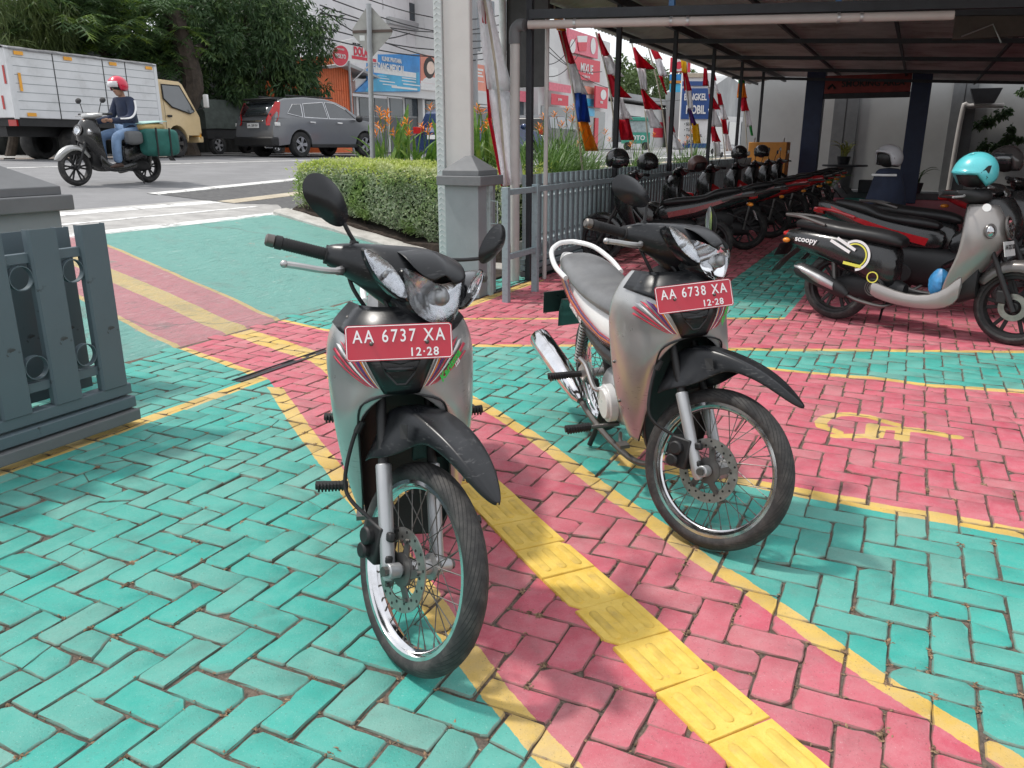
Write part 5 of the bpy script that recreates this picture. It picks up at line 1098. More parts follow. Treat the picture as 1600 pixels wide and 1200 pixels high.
flag('slender red and white flag between fourth and fifth canopy posts', 20.5, ((1111, 106), (1140, 262)), [('red', (1111, 1115, 108), (1113, 1118, 126)), ('white', (1112, 1117, 125), (1121, 1124, 147)), ('red', (1120, 1125, 146), (1122, 1129, 166)), ('white', (1122, 1130, 164), (1126, 1136, 187)), ('red', (1126, 1133, 186), (1130, 1136, 210)), ('white', (1130, 1137, 209), (1133, 1141, 236))], 7)
flag('flag topped green and orange, rightmost beside the end wall', 22, ((1155, 116), (1172, 262)), [('green', (1154, 1160, 118), (1153, 1162, 131)), ('orange', (1153, 1162, 130), (1152, 1165, 153)), ('red', (1158, 1165, 152), (1158, 1168, 174)), ('white', (1164, 1169, 173), (1167, 1174, 198)), ('green', (1170, 1174, 196), (1173, 1176, 212))], 8)
flag('long hanging white banner with a red left edge beside the tall post', 8.05, ((752, -30), (797, 300)), [('white', (742, 764, -20), (762, 803, 140)), ('white', (762, 803, 139), (786, 819, 290)), ('red', (740, 757, -20), (753, 759.5, 36)), ('red', (756.5, 760, 100), (763, 768, 185)), ('red', (762, 767, 184), (783, 796, 291))], 9, .22)
# ================================================================== the silver moped
RAKE = R(26.5); AXP = Vector((1.195, 0, .28)); AXD = Vector((-math.sin(RAKE), 0, math.cos(RAKE)))
def steer_matrix(a): return Matrix.Translation(AXP) @ Matrix.Rotation(a, 4, AXD) @ Matrix.Translation(-AXP)
FZ = [.935, .915, .89, .84, .79, .75, .72, .66, .58, .50, .42, .35, .29]
T_x0 = [(.29, .915), (.35, .945), (.42, .985), (.50, 1.02), (.58, 1.055), (.66, 1.085), (.72, 1.115), (.75, 1.128), (.79, 1.135), (.84, 1.125), (.89, 1.088), (.915, 1.062), (.935, 1.03), (.97, 1.00)]
T_y0 = [(.29, .135), (.35, .130), (.42, .126), (.50, .124), (.58, .122), (.66, .118), (.70, .100), (.722, .04), (.73, .0), (1, 0)]
T_x1 = [(.29, .845), (.42, .83), (.58, .835), (.75, .85), (.84, .865), (.93, .88), (.97, .89)]
T_y1 = [(.29, .150), (.35, .168), (.42, .184), (.50, .196), (.58, .204), (.66, .209), (.75, .212), (.82, .209), (.87, .190), (.90, .166), (.935, .128), (.97, .11)]
def shield_pt(z, t, side, off=0.0):
    """front shield surface: t 0 at the front edge, 1 at the rear edge"""
    def q(z, t):
        x0, y0, x1, y1 = lerp(T_x0, z), lerp(T_y0, z), lerp(T_x1, z), lerp(T_y1, z)
        e = 2.05; th = t * math.pi / 2
        cx = abs(math.cos(th)) ** (2 / e); sy = abs(math.sin(th)) ** (2 / e)
        return Vector((x1 + (x0 - x1) * cx, side * (y0 + (y1 - y0) * sy), z))
    p = q(z, t)
    if off:
        a = q(z, max(0, t - .01)); b = q(z, min(1, t + .01)); c = q(z - .005, t); d = q(z + .005, t)
        n = (b - a).cross(d - c).normalized()
        if n.x < 0 and t < .6 or n.y * side < 0 and t >= .6: n = -n
        p = p + n * off
    return p
def make_moped(name, label, az, contact, steer, lean, number, mirrors, group, decal=True):
    phi = R(90 - az); d = Vector((math.cos(phi), math.sin(phi), 0))
    base = Vector((contact[0], contact[1], 0)) - d * 1.24
    root = thing(name, label, 'motorcycle', (base.x, base.y, .0), 0, group)
    root.rotation_euler = (lean, 0, phi)
    S = steer_matrix(steer)
    # ---- wheels
    fw = spoke_wheel(root, (1.24, 0, .28), .28, .066, S, 'front_wheel')
    brake_disc(fw, (1.24, 0, .28), -1, S)
    rw = spoke_wheel(root, (0, 0, .288), .288, .084, None, 'rear_wheel', hubr=.055)
    # ---- fork
    fo = None
    for sy in (-.078, .078):
        p0 = Vector((1.24, sy, .28)) + Vector((-.012, 0, -.035)); ax = AXD
        b = MB(S); b.tube([p0, p0 + ax * .02, p0 + ax * .06, p0 + ax * .10, p0 + ax * .30, p0 + ax * .305], [.012, .019, .0195, .0195, .0215, .019], 16)
        b.tube([Vector((1.24, sy - (.018 if sy > 0 else -.018), .28)), Vector((1.24, sy + (.02 if sy > 0 else -.02), .28))], .020, 14)
        g = b.build('fork_leg', M_ALUG, root, bevel=.003)
        b = MB(S); b.tube([p0 + ax * .30, p0 + ax * .56], .014, 12); b.build('stanchion', M_BLKM, g)
        b = MB(S); b.tube([Vector((1.24, sy * 1.18, .28)), Vector((1.24, sy * 1.42, .28))], .013, 8); b.build('axle_nut', M_STEEL, g)
    # caliper on the bike's right
    b = MB(S); cc = Vector((1.135, -.072, .315))
    b.box(cc.x - .035, cc.x + .045, cc.y - .03, cc.y + .032, cc.z - .05, cc.z + .055); b.disc(cc + Vector((-.0, -.035, .018)), (0, 1, 0), .025, .03, 14); b.disc(cc + Vector((-.005, -.035, -.026)), (0, 1, 0), .022, .026, 14)
    b.bar(cc + Vector((.03, .0, .03)), Vector((1.215, -.085, .36)), .02, .025); b.bar(cc + Vector((.03, 0, -.02)), Vector((1.225, -.085, .30)), .02, .022)
    ca = b.build('brake_caliper', M_BLKM, root, bevel=.006)
    b = MB(S); b.tube(cat([cc + Vector((-.02, -.02, .05)), (1.02, -.135, .42), (1.0, -.125, .58), (1.03, -.10, .68)], 8), .0055, 8); b.tube([(1.005, -.125, .575), (1.012, -.12, .61)], .010, 8); b.build('brake_hose', M_GRIP, ca)
    # ---- front fender: crown with long beak, skirts down to the fork
    C = Vector((1.24, 0, .28)); rows = []
    for (x, zt, hw, sk) in ((-.235, .350, .066, .14), (-.205, .385, .076, .150), (-.155, .408, .082, .150), (-.105, .414, .083, .138), (-.055, .414, .081, .10), (-.01, .410, .078, .070), (.05, .399, .071, .056), (.11, .381, .061, .048), (.165, .356, .049, .042), (.206, .332, .034, .034), (.236, .313, .018, .024), (.250, .303, .006, .012)):
        hw *= .88; zt -= .012; sk *= (1.0 if sk > .09 else .72); row = []; fl_ = .34 * min(1, max(0, (sk - .09) / .05))
        for (u, dn) in ((-1.0, 1), (-1.02, .70), (-1.0, .34), (-.95, .08), (-.84, -.03), (-.50, -.05), (-.22, -.075), (0, -.085), (.22, -.075), (.50, -.05), (.84, -.03), (.95, .08), (1.0, .34), (1.02, .70), (1.0, 1)):
            row.append(C + Vector((x - dn * sk * .10, u * hw * (1 + fl_ * max(0, (max(0, dn) - .25) / .75)), zt - dn * sk)))
        rows.append(row)
    b = MB(S); b.grid(rows); fe = b.build('front_fender', M_BLK, root, ang=60, solid=.004, sub=2)
    for sy in (-1, 1):
        b = MB(S); b.add([C + Vector((x, sy * y, z)) for x, z, y in ((-.080, .372, .098), (-.052, .378, .094), (-.040, .345, .094), (-.062, .338, .100))], [(0, 1, 2, 3)]); b.build('fender_slot', M_KTXT, fe, ang=0, solid=.001)
    # ---- inner guard behind the wheel, with pointed flaps
    rows = []
    for (x, z, hw, dp) in ((1.03, .80, .108, .06), (.975, .70, .118, .08), (.925, .58, .126, .10), (.885, .46, .132, .11), (.872, .36, .132, .10), (.88, .27, .118, .07), (.895, .20, .085, .03)):
        rows.append([Vector((x + dp * f, u * hw, z)) for u, f in ((-1, 1), (-1.0, .45), (-.8, .1), (-.4, 0), (.4, 0), (.8, .1), (1.0, .45), (1, 1))])
    b = MB(); b.grid(rows); b.build('inner_guard', M_BLKM, root, ang=60, solid=.004, sub=1)
    # ---- silver leg shield, one sheet per side
    tt = [0, .1, .22, .34, .46, .58, .7, .82, .92, 1]
    b = MB()
    for side in (-1, 1): b.grid([[shield_pt(z, t, side) for t in tt] for z in FZ])
    bmv = b.build('leg_shield', M_SILVER, root, ang=60, sub=2)
    me = bmv.data; bm = bmesh.new(); bm.from_mesh(me); bmesh.ops.remove_doubles(bm, verts=bm.verts, dist=.0008); bmesh.ops.recalc_face_normals(bm, faces=bm.faces); bm.to_mesh(me); bm.free()
    q = bmv.modifiers.new('thick', 'SOLIDIFY'); q.thickness = .004; q.offset = -1
    for side in (-1, 1):
        for (z, t) in ((.905, .62), (.60, .90), (.44, .88)): b = MB(); b.ball(shield_pt(z, t, side, .0015), .0062, 7); b.build('screw', M_STEEL, bmv)
    # black lip round the arch
    edge = [shield_pt(z, 0, -1, .001) for z in (.29, .35, .42, .5, .58, .66, .70, .722)] + [shield_pt(.726, 0, 1, .001)] + [shield_pt(z, 0, 1, .001) for z in (.722, .70, .66, .58, .5, .42, .35, .29)]
    b = MB(); b.tube(cat(edge, 3), .0032, 6); b.build('arch_lip', M_BLKM, bmv)
    # black centre panel with grille
    vt = [(.728, .045), (.76, .058), (.80, .077), (.84, .098), (.862, .125), (.88, .176), (.90, .160), (.915, .145), (.935, .124), (.968, .098)]
    def yz(y, z, off):                     # surface point at lateral y
        side = 1 if y >= 0 else -1; lo, hi = 0, 1
        for _ in range(22):
            m = (lo + hi) / 2
            if abs(shield_pt(z, m, side).y) < abs(y): lo = m
            else: hi = m
        return shield_pt(z, lo, side, off)
    rows = [[yz(lerp(vt, z) * u, z, .004) for u in (-1, -.75, -.5, -.25, -.02, .25, .5, .75, 1)] for z in (.728, .745, .77, .80, .83, .848, .862, .872, .88, .89, .90, .91, .922, .933)]
    b = MB(); b.grid(rows); cp = b.build('centre_panel', M_BLK, root, ang=60, solid=-.004)
    b = MB(); tri = [(-.050, .815), (.050, .815), (.012, .758), (-.012, .758)]
    b.tube([yz(y, z, .007) for y, z in [(-.050, .818), (0, .812), (.050, .818), (.034, .785), (.012, .757), (-.012, .757), (-.034, .785)]], .0045, 6, closed=True); b.build('grille_frame', M_BLKM, cp)
    b = MB(); b.grid([[yz(u * w_, z, .006) for u in (-1, -.3, .3, 1)] for z, w_ in ((.76, .010), (.785, .030), (.812, .046))]); b.build('grille_opening', M_KTXT, cp, ang=0)
    b = MB(); b.grid([[yz(u * w_, z, .011) for u in (-1, -.3, .3, 1)] for z, w_ in ((.792, .034), (.801, .039))]); b.build('grille_bar', M_BLK, cp, solid=.003)
    # decals: stripes fanning out from the bottom of the V
    if decal:
        for side in (-1, 1):
            for (y0, z0, ya, za, yb, zb, m) in ((.050, .735, .108, .838, .112, .842, M_WTXT), (.052, .735, .114, .84, .122, .846, M_ORG), (.053, .735, .124, .844, .140, .856, M_PUR), (.055, .735, .144, .846, .154, .852, M_PINK), (.057, .735, .156, .842, .166, .844, M_WTXT), (.059, .736, .170, .832, .176, .826, M_PINK), (.062, .736, .174, .81, .177, .806, M_PINK)):
                b = MB(); A = []; B_ = []
                for k in range(8):
                    f = k / 7; A.append(yz(side * (y0 + (ya - y0) * f), z0 + (za - z0) * f ** 1.25, .0018)); B_.append(yz(side * (y0 + .001 + (yb - y0) * f), z0 - .001 + (zb - z0) * f ** 1.25, .0018))
                b.grid([A, B_]); b.build('stripe', m, bmv, ang=60, solid=.0005)
        p = yz(.124, .788, .004); nx = yz(.150, .788, .004) - yz(.098, .788, .004); nz = yz(.124, .82, .004) - yz(.124, .76, .004)
        X = (nx.normalized() + nz.normalized() * .85).normalized(); Zn = nx.cross(nz).normalized(); Y = Zn.cross(X)
        text('lettering', 'Karisma', .030, M_GTXT, bmv, p + Zn * .005, X, Y, .03, .0006, 1.0, shear=.25)
        text('lettering', '125', .016, M_WTXT, bmv, p + Zn * .004 + X * .022 - Y * .018, X, Y, .03, .0006, 1.0, shear=.25)
    # ---- number plate
    pc = Vector((1.126, 0, .866)); Yp = Vector((-.34, 0, 1)).normalized()
    pl = plate(root, 'number_plate', None, pc, (0, 1, 0), Yp, .272, .092, M_REDP, M_WTXT, number, '12·28', ts=.046, bs=.030, bx=.062)
    # ---- headset: bulbous black cover
    H0 = Vector((.950, 0, 1.012)); H1 = Vector((.905, 0, .985)); rows = []
    for (y, dx, dz, rf, rb, ru, rd) in ((-.225, -.125, .006, .022, .022, .022, .022), (-.20, -.105, .006, .036, .030, .034, .034), (-.17, -.075, .006, .060, .040, .046, .052), (-.13, -.035, .006, .084, .05, .056, .074), (-.085, -.015, .0, .088, .06, .070, .096), (-.045, 0, 0, .088, .07, .076, .112), (0, 0, 0, .088, .075, .080, .118)):
        ring = []
        for k in range(16):
            a = 2 * math.pi * k / 16; cx, cz = math.cos(a), math.sin(a)
            ring.append(H0 + Vector((dx + (rf if cx > 0 else rb) * cx, y, dz + (ru if cz > 0 else rd) * cz)))
        rows.append(ring)
    rows += [[Vector((p.x, -p.y, p.z)) for p in r] for r in reversed(rows[:-1])]
    b = MB(S); b.loft(rows); hs = b.build('handlebar_cover', M_BLK, root, ang=50, sub=1)
    # visor
    vis = [[H0 + Vector((x, u * hw, z - .022 * abs(u) ** 1.3)) for u in (-1, -.8, -.5, -.06, .06, .5, .8, 1)] for x, z, hw in ((-.07, .040, .085), (-.03, .070, .094), (.02, .082, .098), (.066, .074, .096), (.106, .054, .088), (.126, .036, .066), (.133, .026, .03))]
    b = MB(S); b.grid(vis); b.build('visor', M_BLK, hs, ang=60, solid=.004, sub=1)
    # headlight
    ol = smooth_poly([(-.092, .052), (-.05, .034), (0, .020), (.05, .034), (.092, .052), (.089, .0), (.072, -.052), (.038, -.080), (0, -.086), (-.038, -.080), (-.072, -.052), (-.089, 0)], 4)
    o = H0 + Vector((.116, 0, -.020)); Xh = Vector((0, 1, 0)); Yh = Vector((-.36, 0, 1)).normalized()
    b = MB(S); b.loft(dome(ol, o, Xh, Yh, .036, 6, 3.0), True, True); hl = b.build('headlight', M_LENS, root, ang=60)
    b = MB(S); b.loft(dome(ol, o, Xh, Yh, -.020, 6, 3.0, .004), True, False); b.build('headlight_reflector', M_REFL, hl, ang=20)
    b = MB(S); b.ball(o + Vector((.004, 0, -.014)), .022, 8); b.build('headlight_bulb', M_ALU, hl)
    r0 = dome(ol, o, Xh, Yh, 0, 1, 3.0)[0]; r1 = dome([(u * 1.06, v * 1.06) for u, v in ol], o, Xh, Yh, 0, 1, 3.0, .010)[0]; r2 = dome([(u * 1.06, v * 1.02) for u, v in ol], o, Xh, Yh, 0, 1, 3.0, .075)[0]
    b = MB(S); b.loft([r0, r1, r2], True, False); b.build('headlight_bezel', M_GLOSSB, hl, ang=40)
    for sy in (-1, 1):
        ti = smooth_poly([(-.062, .040), (-.030, .036), (.010, .014), (.040, -.022), (.052, -.056), (.034, -.062), (-.008, -.040), (-.040, -.006)], 4)
        if sy > 0: ti = [(-u, v) for u, v in ti]
        X = Vector((-sy * .46, .89, 0)); Yt = Vector((-.35, 0, 1)); o2 = H0 + Vector((.072, sy * .138, .008))
        b = MB(S); b.loft(dome(ti, o2, X, Yt, .016, 5, 0), True, True); tl = b.build('turn_signal', M_LENS, root, ang=60)
        b = MB(S); b.loft(dome(ti, o2, X, Yt, -.008, 5, 0, .003), True, False); b.build('signal_reflector', M_REFL, tl, ang=25)
        b = MB(S); b.ball(o2 + Vector((-.004, sy * .002, -.010)), .007, 7); b.build('signal_bulb', M_ALU, tl)
        q0 = dome(ti, o2, X, Yt, 0, 1)[0]; q1 = dome([(u * 1.12, v * 1.10) for u, v in ti], o2, X, Yt, 0, 1, 0, .008)[0]; q2 = dome([(u * 1.1, v * 1.08) for u, v in ti], o2, X, Yt, 0, 1, 0, .05)[0]
        b = MB(S); b.loft([q0, q1, q2], True, False); b.build('signal_rim', M_GLOSSB, tl, ang=40)
        # grip, lever, mirror
        g0 = H1 + Vector((-.085, sy * .205, .030)); g1 = H1 + Vector((-.130, sy * .333, .036)); gd = (g1 - g0).normalized()
        b = MB(S); b.tube([g0, g0 + gd * .012, g0 + gd * .013, g0 + gd * .125, g0 + gd * .127, g1 + gd * .008], [.026, .026, .0168, .0162, .019, .0185], 14)
        for k in range(16): q = g0 + gd * (.018 + k * .0065); b.tube([q, q + gd * .003], .0176, 12)
        gr = b.build('grip', M_GRIP, root); b = MB(S); b.tube([g1 + gd * .004, g1 + gd * .012, g1 + gd * .03, g1 + gd * .034], [.012, .0175, .0165, .011], 12); b.build('bar_end', M_STEEL, gr)
        b = MB(S); b.tube([g0 - gd * .045, g0 - gd * .03, g0], [.030, .034, .030], 12); b.build('switch_housing', M_BLKM, gr)
        if sy < 0:
            l0 = g0 + Vector((.032, sy * -.025, -.022)); b = MB(S)
            b.tube(cat([l0, l0 + Vector((.035, sy * .02, -.008)), l0 + Vector((.03, sy * .07, -.014)), l0 + Vector((.008, sy * .12, -.016)), l0 + Vector((-.006, sy * .150, -.018))], 6), [.010] * 8 + [.0075] * 17, 8, flat=1.25); b.ball(l0 + Vector((-.008, sy * .157, -.018)), .0105, 8)
            lv = b.build('brake_lever', M_ALU, root); b = MB(S); b.box(l0.x - .025, l0.x + .02, l0.y - .02, l0.y + .03, l0.z - .022, l0.z + .022); b.build('lever_bracket', M_BLKM, lv, bevel=.006)
            b = MB(S); b.tube(cat([l0 + Vector((0, .02, -.01)), l0 + Vector((.03, .03, -.05)), l0 + Vector((.045, .075, -.10)), l0 + Vector((.03, .13, -.14))], 6), .0058, 7); b.build('brake_hose', M_GRIP, lv)
            b = MB(S); b.box(l0.x - .04, l0.x + .03, l0.y + .03, l0.y + .10, l0.z + .045, l0.z + .068); b.build('fluid_reservoir', M_BLKM, lv, bevel=.006)
        (mx, my, mz, ma, mt) = mirrors[0 if sy < 0 else 1]
        m0 = H1 + Vector((-.05, sy * .158, .055)); m1 = H1 + Vector((mx, sy * my, mz))
        b = MB(S); b.tube([m0, m0 + Vector((0, 0, .028))], [.014, .012], 12); b.tube(cat([m0 + Vector((0, 0, .025)), m0 + (m1 - m0) * .45 + Vector((0, 0, .012)), m1], 5), .0058, 8); ms = b.build('mirror_stalk', M_BLKM, root)
        oval = smooth_poly([(-.005, -.012), (.02, -.034), (.07, -.046), (.115, -.042), (.142, -.020), (.146, .008), (.125, .034), (.08, .044), (.03, .034), (.0, .014)], 4)
        ca_, sa_ = math.cos(ma), math.sin(ma); oval = [(sy * (u * ca_ - v * sa_), u * sa_ + v * ca_) for u, v in oval]
        mc = m1; Xm = Vector((-math.sin(mt) * sy, math.cos(mt), 0)).normalized(); Ym = Vector((-.10, 0, 1)).normalized(); Zm = Xm.cross(Ym)
        b = MB(S); b.loft(dome(oval, mc + Zm * .003, Xm, Ym, .028, 5), True, True); mo = b.build('mirror_housing', M_BLK, ms, ang=60)
        b = MB(S); b.loft(dome([(u * .95 + .003 * sy, v * .95 + .001) for u, v in oval], mc + Zm * -.0005, Xm, Ym, -.0015, 2), True, True); b.build('mirror_glass', M_MIRR, ms, ang=60)
    # column between headset and shield
    b = MB(); b.tube([Vector((.885, 0, .93)), Vector((.95, 0, .80)), Vector((1.0, 0, .70))], [.055, .06, .06], 12); b.build('steering_column', M_BLKM, root)
    b = MB(S)
    for k in range(3): b.tube(cat([H0 + Vector((-.02, -.10 + k * .03, -.06)), H0 + Vector((.03, -.085 + k * .04, -.10)), Vector((.99, -.05 + k * .03, .84))], 5), .005, 6)
    b.build('cables', M_GRIP, root)
    # ---- centre tunnel and body
    def body(secs, n=14, pw=2.6):
        rr = []
        for (x, y, z0, z1, top) in secs:
            zc, rz = (z0 + z1) / 2, (z1 - z0) / 2; ring = []
            for k in range(n):
                a = 2 * math.pi * k / n; c, s = math.cos(a), math.sin(a)
                ring.append(Vector((x, y * math.copysign(abs(c) ** (2 / pw), c) * (top if s > 0.3 else 1), zc + rz * math.copysign(abs(s) ** (2 / pw), s))))
            rr.append(ring)
        return rr
    b = MB(); b.loft(body([(.92, .05, .56, .84, 1), (.82, .055, .48, .70, 1), (.72, .055, .43, .62, 1), (.60, .06, .40, .62, 1), (.45, .06, .40, .60, 1)])); b.build('centre_tunnel', M_DKGR, root, ang=50, sub=1)
    cow = [(.66, .065, .56, .66, .9), (.58, .095, .50, .70, .9), (.42, .118, .50, .71, .9), (.22, .128, .53, .73, .9), (.02, .126, .57, .76, .9), (-.18, .105, .63, .80, .9), (-.34, .075, .69, .82, .9), (-.46, .040, .73, .82, .9), (-.50, .02, .76, .81, .9)]
    b = MB(); b.loft(body(cow)); bc = b.build('rear_cowl', M_WHITEP, root, ang=50, sub=1)
    low = [(.80, .05, .50, .57, 1), (.62, .090, .44, .53, 1), (.42, .112, .43, .545, 1), (.25, .118, .48, .58, 1), (.08, .112, .55, .62, 1), (-.06, .10, .60, .655, 1)]
    b = MB(); b.loft(body(low)); b.build('side_cover', M_BLK, root, ang=50, sub=1)
    for side in (-1, 1):
        for (m, dz, w_, off) in ((M_REDB, -.004, .026, .0), (M_ORG, .026, .009, .0), (M_KTXT, -.036, .022, 0), (M_PUR, .040, .014, 0), (M_REDB, .062, .010, 0)):
            A = []; B_ = []
            for k in range(16):
                f = k / 15; x = .60 - .86 * f
                zl, zh = lerp([(-.5, .76), (-.46, .73), (-.34, .69), (-.18, .63), (.02, .57), (.22, .53), (.42, .50), (.58, .50), (.66, .56)], x), lerp([(-.5, .81), (-.34, .82), (-.18, .80), (.02, .76), (.22, .73), (.42, .71), (.58, .70), (.66, .66)], x)
                hw = lerp([(-.5, .02), (-.46, .04), (-.34, .075), (-.18, .105), (.02, .126), (.22, .128), (.42, .118), (.58, .095), (.66, .065)], x)
                zm = zl + (zh - zl) * (.25 + .18 * f) + dz * (.35 + .9 * f)
                for L_, zz in ((A, zm), (B_, zm + w_)):
                    q = (zz - (zl + zh) / 2) / ((zh - zl) / 2); yy = hw * max(.05, (1 - min(.999, abs(q)) ** 2.6)) ** (1 / 2.6)
                    L_.append(Vector((x, side * (yy * .985 + .0035), zz)))
            b = MB(); b.grid([A, B_]); b.build('stripe', m, bc, ang=60, solid=.001)
        text('lettering', 'KARISMA 125', .030, M_WTXT, bc, (.12, side * .133, .622), (side * -1 if side > 0 else 1, 0, -.28 if side < 0 else .28), (.27, 0, 1), .02, .001, shear=.2)
    st = [(.64, .060, .655, .70, .9), (.56, .098, .66, .745, .9), (.42, .118, .665, .765, .9), (.26, .128, .68, .77, .9), (.12, .132, .70, .785, .9), (.02, .130, .72, .815, .9), (-.12, .122, .745, .835, .9), (-.26, .100, .765, .84, .9), (-.35, .06, .775, .825, .85)]
    b = MB(); b.loft(body(st)); b.build('seat', M_SEAT, root, ang=60, sub=2)
    b = MB(); b.tube(cat([(.0, .135, .765), (-.16, .142, .80), (-.33, .112, .845), (-.43, .05, .865), (-.45, 0, .868), (-.43, -.05, .865), (-.33, -.112, .845), (-.16, -.142, .80), (0, -.135, .765)], 5), .0125, 10); b.build('grab_rail', M_WHITEP, root)
    # tail light, rear fender, rear plate, rear signals
    b = MB(); b.loft(body([(-.38, .060, .715, .765, 1), (-.45, .05, .725, .765, 1), (-.49, .03, .73, .76, 1)])); b.build('tail_light', M_REDL, root, ang=50)
    rows = [[Vector((x, u * hw, z)) for u in (-1, -.6, 0, .6, 1)] for x, z, hw in ((-.20, .62, .07), (-.33, .60, .075), (-.42, .52, .07), (-.50, .42, .06))]
    b = MB(); b.grid(rows); b.build('rear_fender', M_BLK, root, solid=.005)
    plate(root, 'rear_number_plate', None, (-.47, 0, .56), (0, -1, 0), (.4, 0, 1), .262, .098, M_REDP, M_WTXT, number, '12·28')
    b = MB(); b.prism([(-.14, -.062), (.14, -.062), (.14, .058), (-.14, .058)], .004, (-.462, 0, .565), (0, 1, 0), (.4, 0, 1)); b.build('plate_backing', M_DKGR, root)
    # ---- engine, exhaust, pegs, stands, swingarm
    b = MB(); b.loft(body([(.30, .07, .24, .40, 1), (.36, .10, .20, .43, 1), (.52, .105, .19, .42, 1), (.62, .09, .21, .38, 1), (.66, .06, .24, .34, 1)])); en = b.build('engine', M_ALU, root, ang=50)
    b = MB()
    for k in range(7): b.box(.66 + k * .018, .668 + k * .018, -.06, .06, .235, .36)
    b.box(.64, .80, -.042, .042, .25, .345); b.box(.79, .86, -.052, .052, .24, .355); b.build('cylinder', M_ALU, en, bevel=.003)
    b = MB(); b.disc((.50, -.112, .305), (0, 1, 0), .082, .035, 28); b.disc((.50, -.132, .305), (0, 1, 0), .066, .02, 28); b.build('clutch_cover', M_WHITEP, en, bevel=.004)
    b = MB(); b.disc((.42, .112, .30), (0, 1, 0), .08, .03, 24); b.box(.26, .46, .09, .118, .24, .38); b.build('sprocket_cover', M_ALU, en, bevel=.005)
    b = MB(); b.tube(cat([(.83, -.02, .25), (.86, -.05, .17), (.74, -.085, .125), (.5, -.11, .13), (.28, -.135, .18), (.18, -.15, .23)], 6), .0135, 10); ex = b.build('exhaust_pipe', M_STEEL, root)
    b = MB(); b.tube([(.20, -.15, .225), (.17, -.153, .238), (.08, -.162, .275), (-.06, -.172, .315), (-.28, -.185, .365), (-.38, -.19, .392), (-.40, -.191, .398)], [.02, .036, .050, .056, .058, .055, .040], 20); b.build('muffler', M_CHROME, ex)
    b = MB(); b.tube([(-.395, -.191, .396), (-.42, -.192, .402)], .014, 10); b.build('muffler_tip', M_KTXT, ex)
    for x, z in ((.06, .262), (-.12, .306), (-.30, .348)): b = MB(); b.ball((x, -.222 + (.02 if x > 0 else 0), z), .008, 6); b.build('shield_bolt', M_KTXT, ex)
    for sy in (-1, 1):
        b = MB(); b.tube([(.53, sy * .08, .215), (.52, sy * .20, .215)], .010, 8); fp = b.build('foot_peg', M_STEEL, root)
        b = MB(); b.tube([(.52, sy * .205, .217), (.515, sy * .315, .222)], .0155, 10)
        for k in range(9): b.tube([(.52, sy * (.21 + k * .0115), .217), (.52, sy * (.215 + k * .0115), .217)], .0185, 10)
        b.build('peg_rubber', M_GRIP, fp)
        b = MB(); b.tube([(.22, sy * .13, .36), (.20, sy * .30, .365)], .0145, 10)
        for k in range(11): b.tube([(.21, sy * (.175 + k * .0115), .3605), (.21, sy * (.180 + k * .0115), .3605)], .0172, 10)
        b.build('passenger_peg', M_GRIP, root)
        b = MB(); b.prism([(.34, .40), (.28, .44), (.18, .38), (.16, .34), (.24, .33)], .014, (0, sy * .135, 0), (1, 0, 0), (0, 0, 1)); b.build('peg_bracket', M_ALU, root, bevel=.004)
        b = MB(); b.bar((.30, sy * .10, .33), (0, sy * .085, .288), .022, .042); b.disc((0, sy * .105, .288), (0, 1, 0), .016, .03, 8); b.build('swingarm', M_BLKM, root, bevel=.004)
        b = MB(); b.tube([(.05, sy * .115, .33), (.18, sy * .10, .60)], .010, 8)
        for k in range(13): f = k / 12; b.lathe([(.021, -.004), (.026, 0), (.021, .004)], Vector((.075, sy * .113, .385)).lerp(Vector((.165, sy * .102, .57)), f), (.42, 0, .9), 12)
        b.build('shock_absorber', M_STEEL, root)
    b = MB(); b.tube(cat([(.60, -.10, .20), (.70, -.135, .215), (.755, -.15, .21)], 5), .008, 8); b.box(.735, .785, -.165, -.125, .208, .222); b.build('brake_pedal', M_STEEL, root)
    b = MB(); b.tube(cat([(.46, -.12, .36), (.44, -.155, .36), (.36, -.165, .44), (.33, -.185, .47)], 5), .011, 8); b.build('kick_starter', M_ALU, root)
    b = MB(); b.tube([(.48, .11, .22), (.44, .20, .10), (.42, .245, .01)], .011, 8); b.box(.40, .45, .23, .265, 0.0, .010); b.build('side_stand', M_BLKM, root)
    b = MB(); b.tube([(.32, -.09, .20), (.26, -.11, .08), (.25, -.135, .02)], .012, 8); b.tube([(.32, .09, .20), (.26, .11, .08), (.25, .135, .02)], .012, 8); b.tube([(.30, -.1, .15), (.30, .1, .15)], .010, 8); b.build('centre_stand', M_BLKM, root)
    b = MB(); b.loft([[Vector((x, .115, z)), Vector((x, .135, z)), Vector((x, .135, z - h)), Vector((x, .115, z - h))] for x, z, h in ((.36, .36, .08), (.1, .355, .10), (-.04, .35, .13), (-.09, .33, .09))]); b.build('chain_case', M_BLKM, root, bevel=.006)
    return root
BIKES = 'silver mopeds with red number plates'
mp1 = make_moped('moped', 'silver moped with red plate AA 6737 XA in the foreground', 172, (-.265, 1.88), R(33), R(.5), 'AA 6737 XA', [(-.06, .195, .125, R(42), .2), (-.05, .262, .10, R(46), .30)], BIKES)
mp2 = make_moped('moped', 'silver moped with red plate AA 6738 XA, grey seat and chrome exhaust showing', 168, (.70, 2.55), R(38), R(4.5), 'AA 6738 XA', [(-.055, .158, .150, R(18), .5), (-.03, .265, .085, R(55), .78)], BIKES)
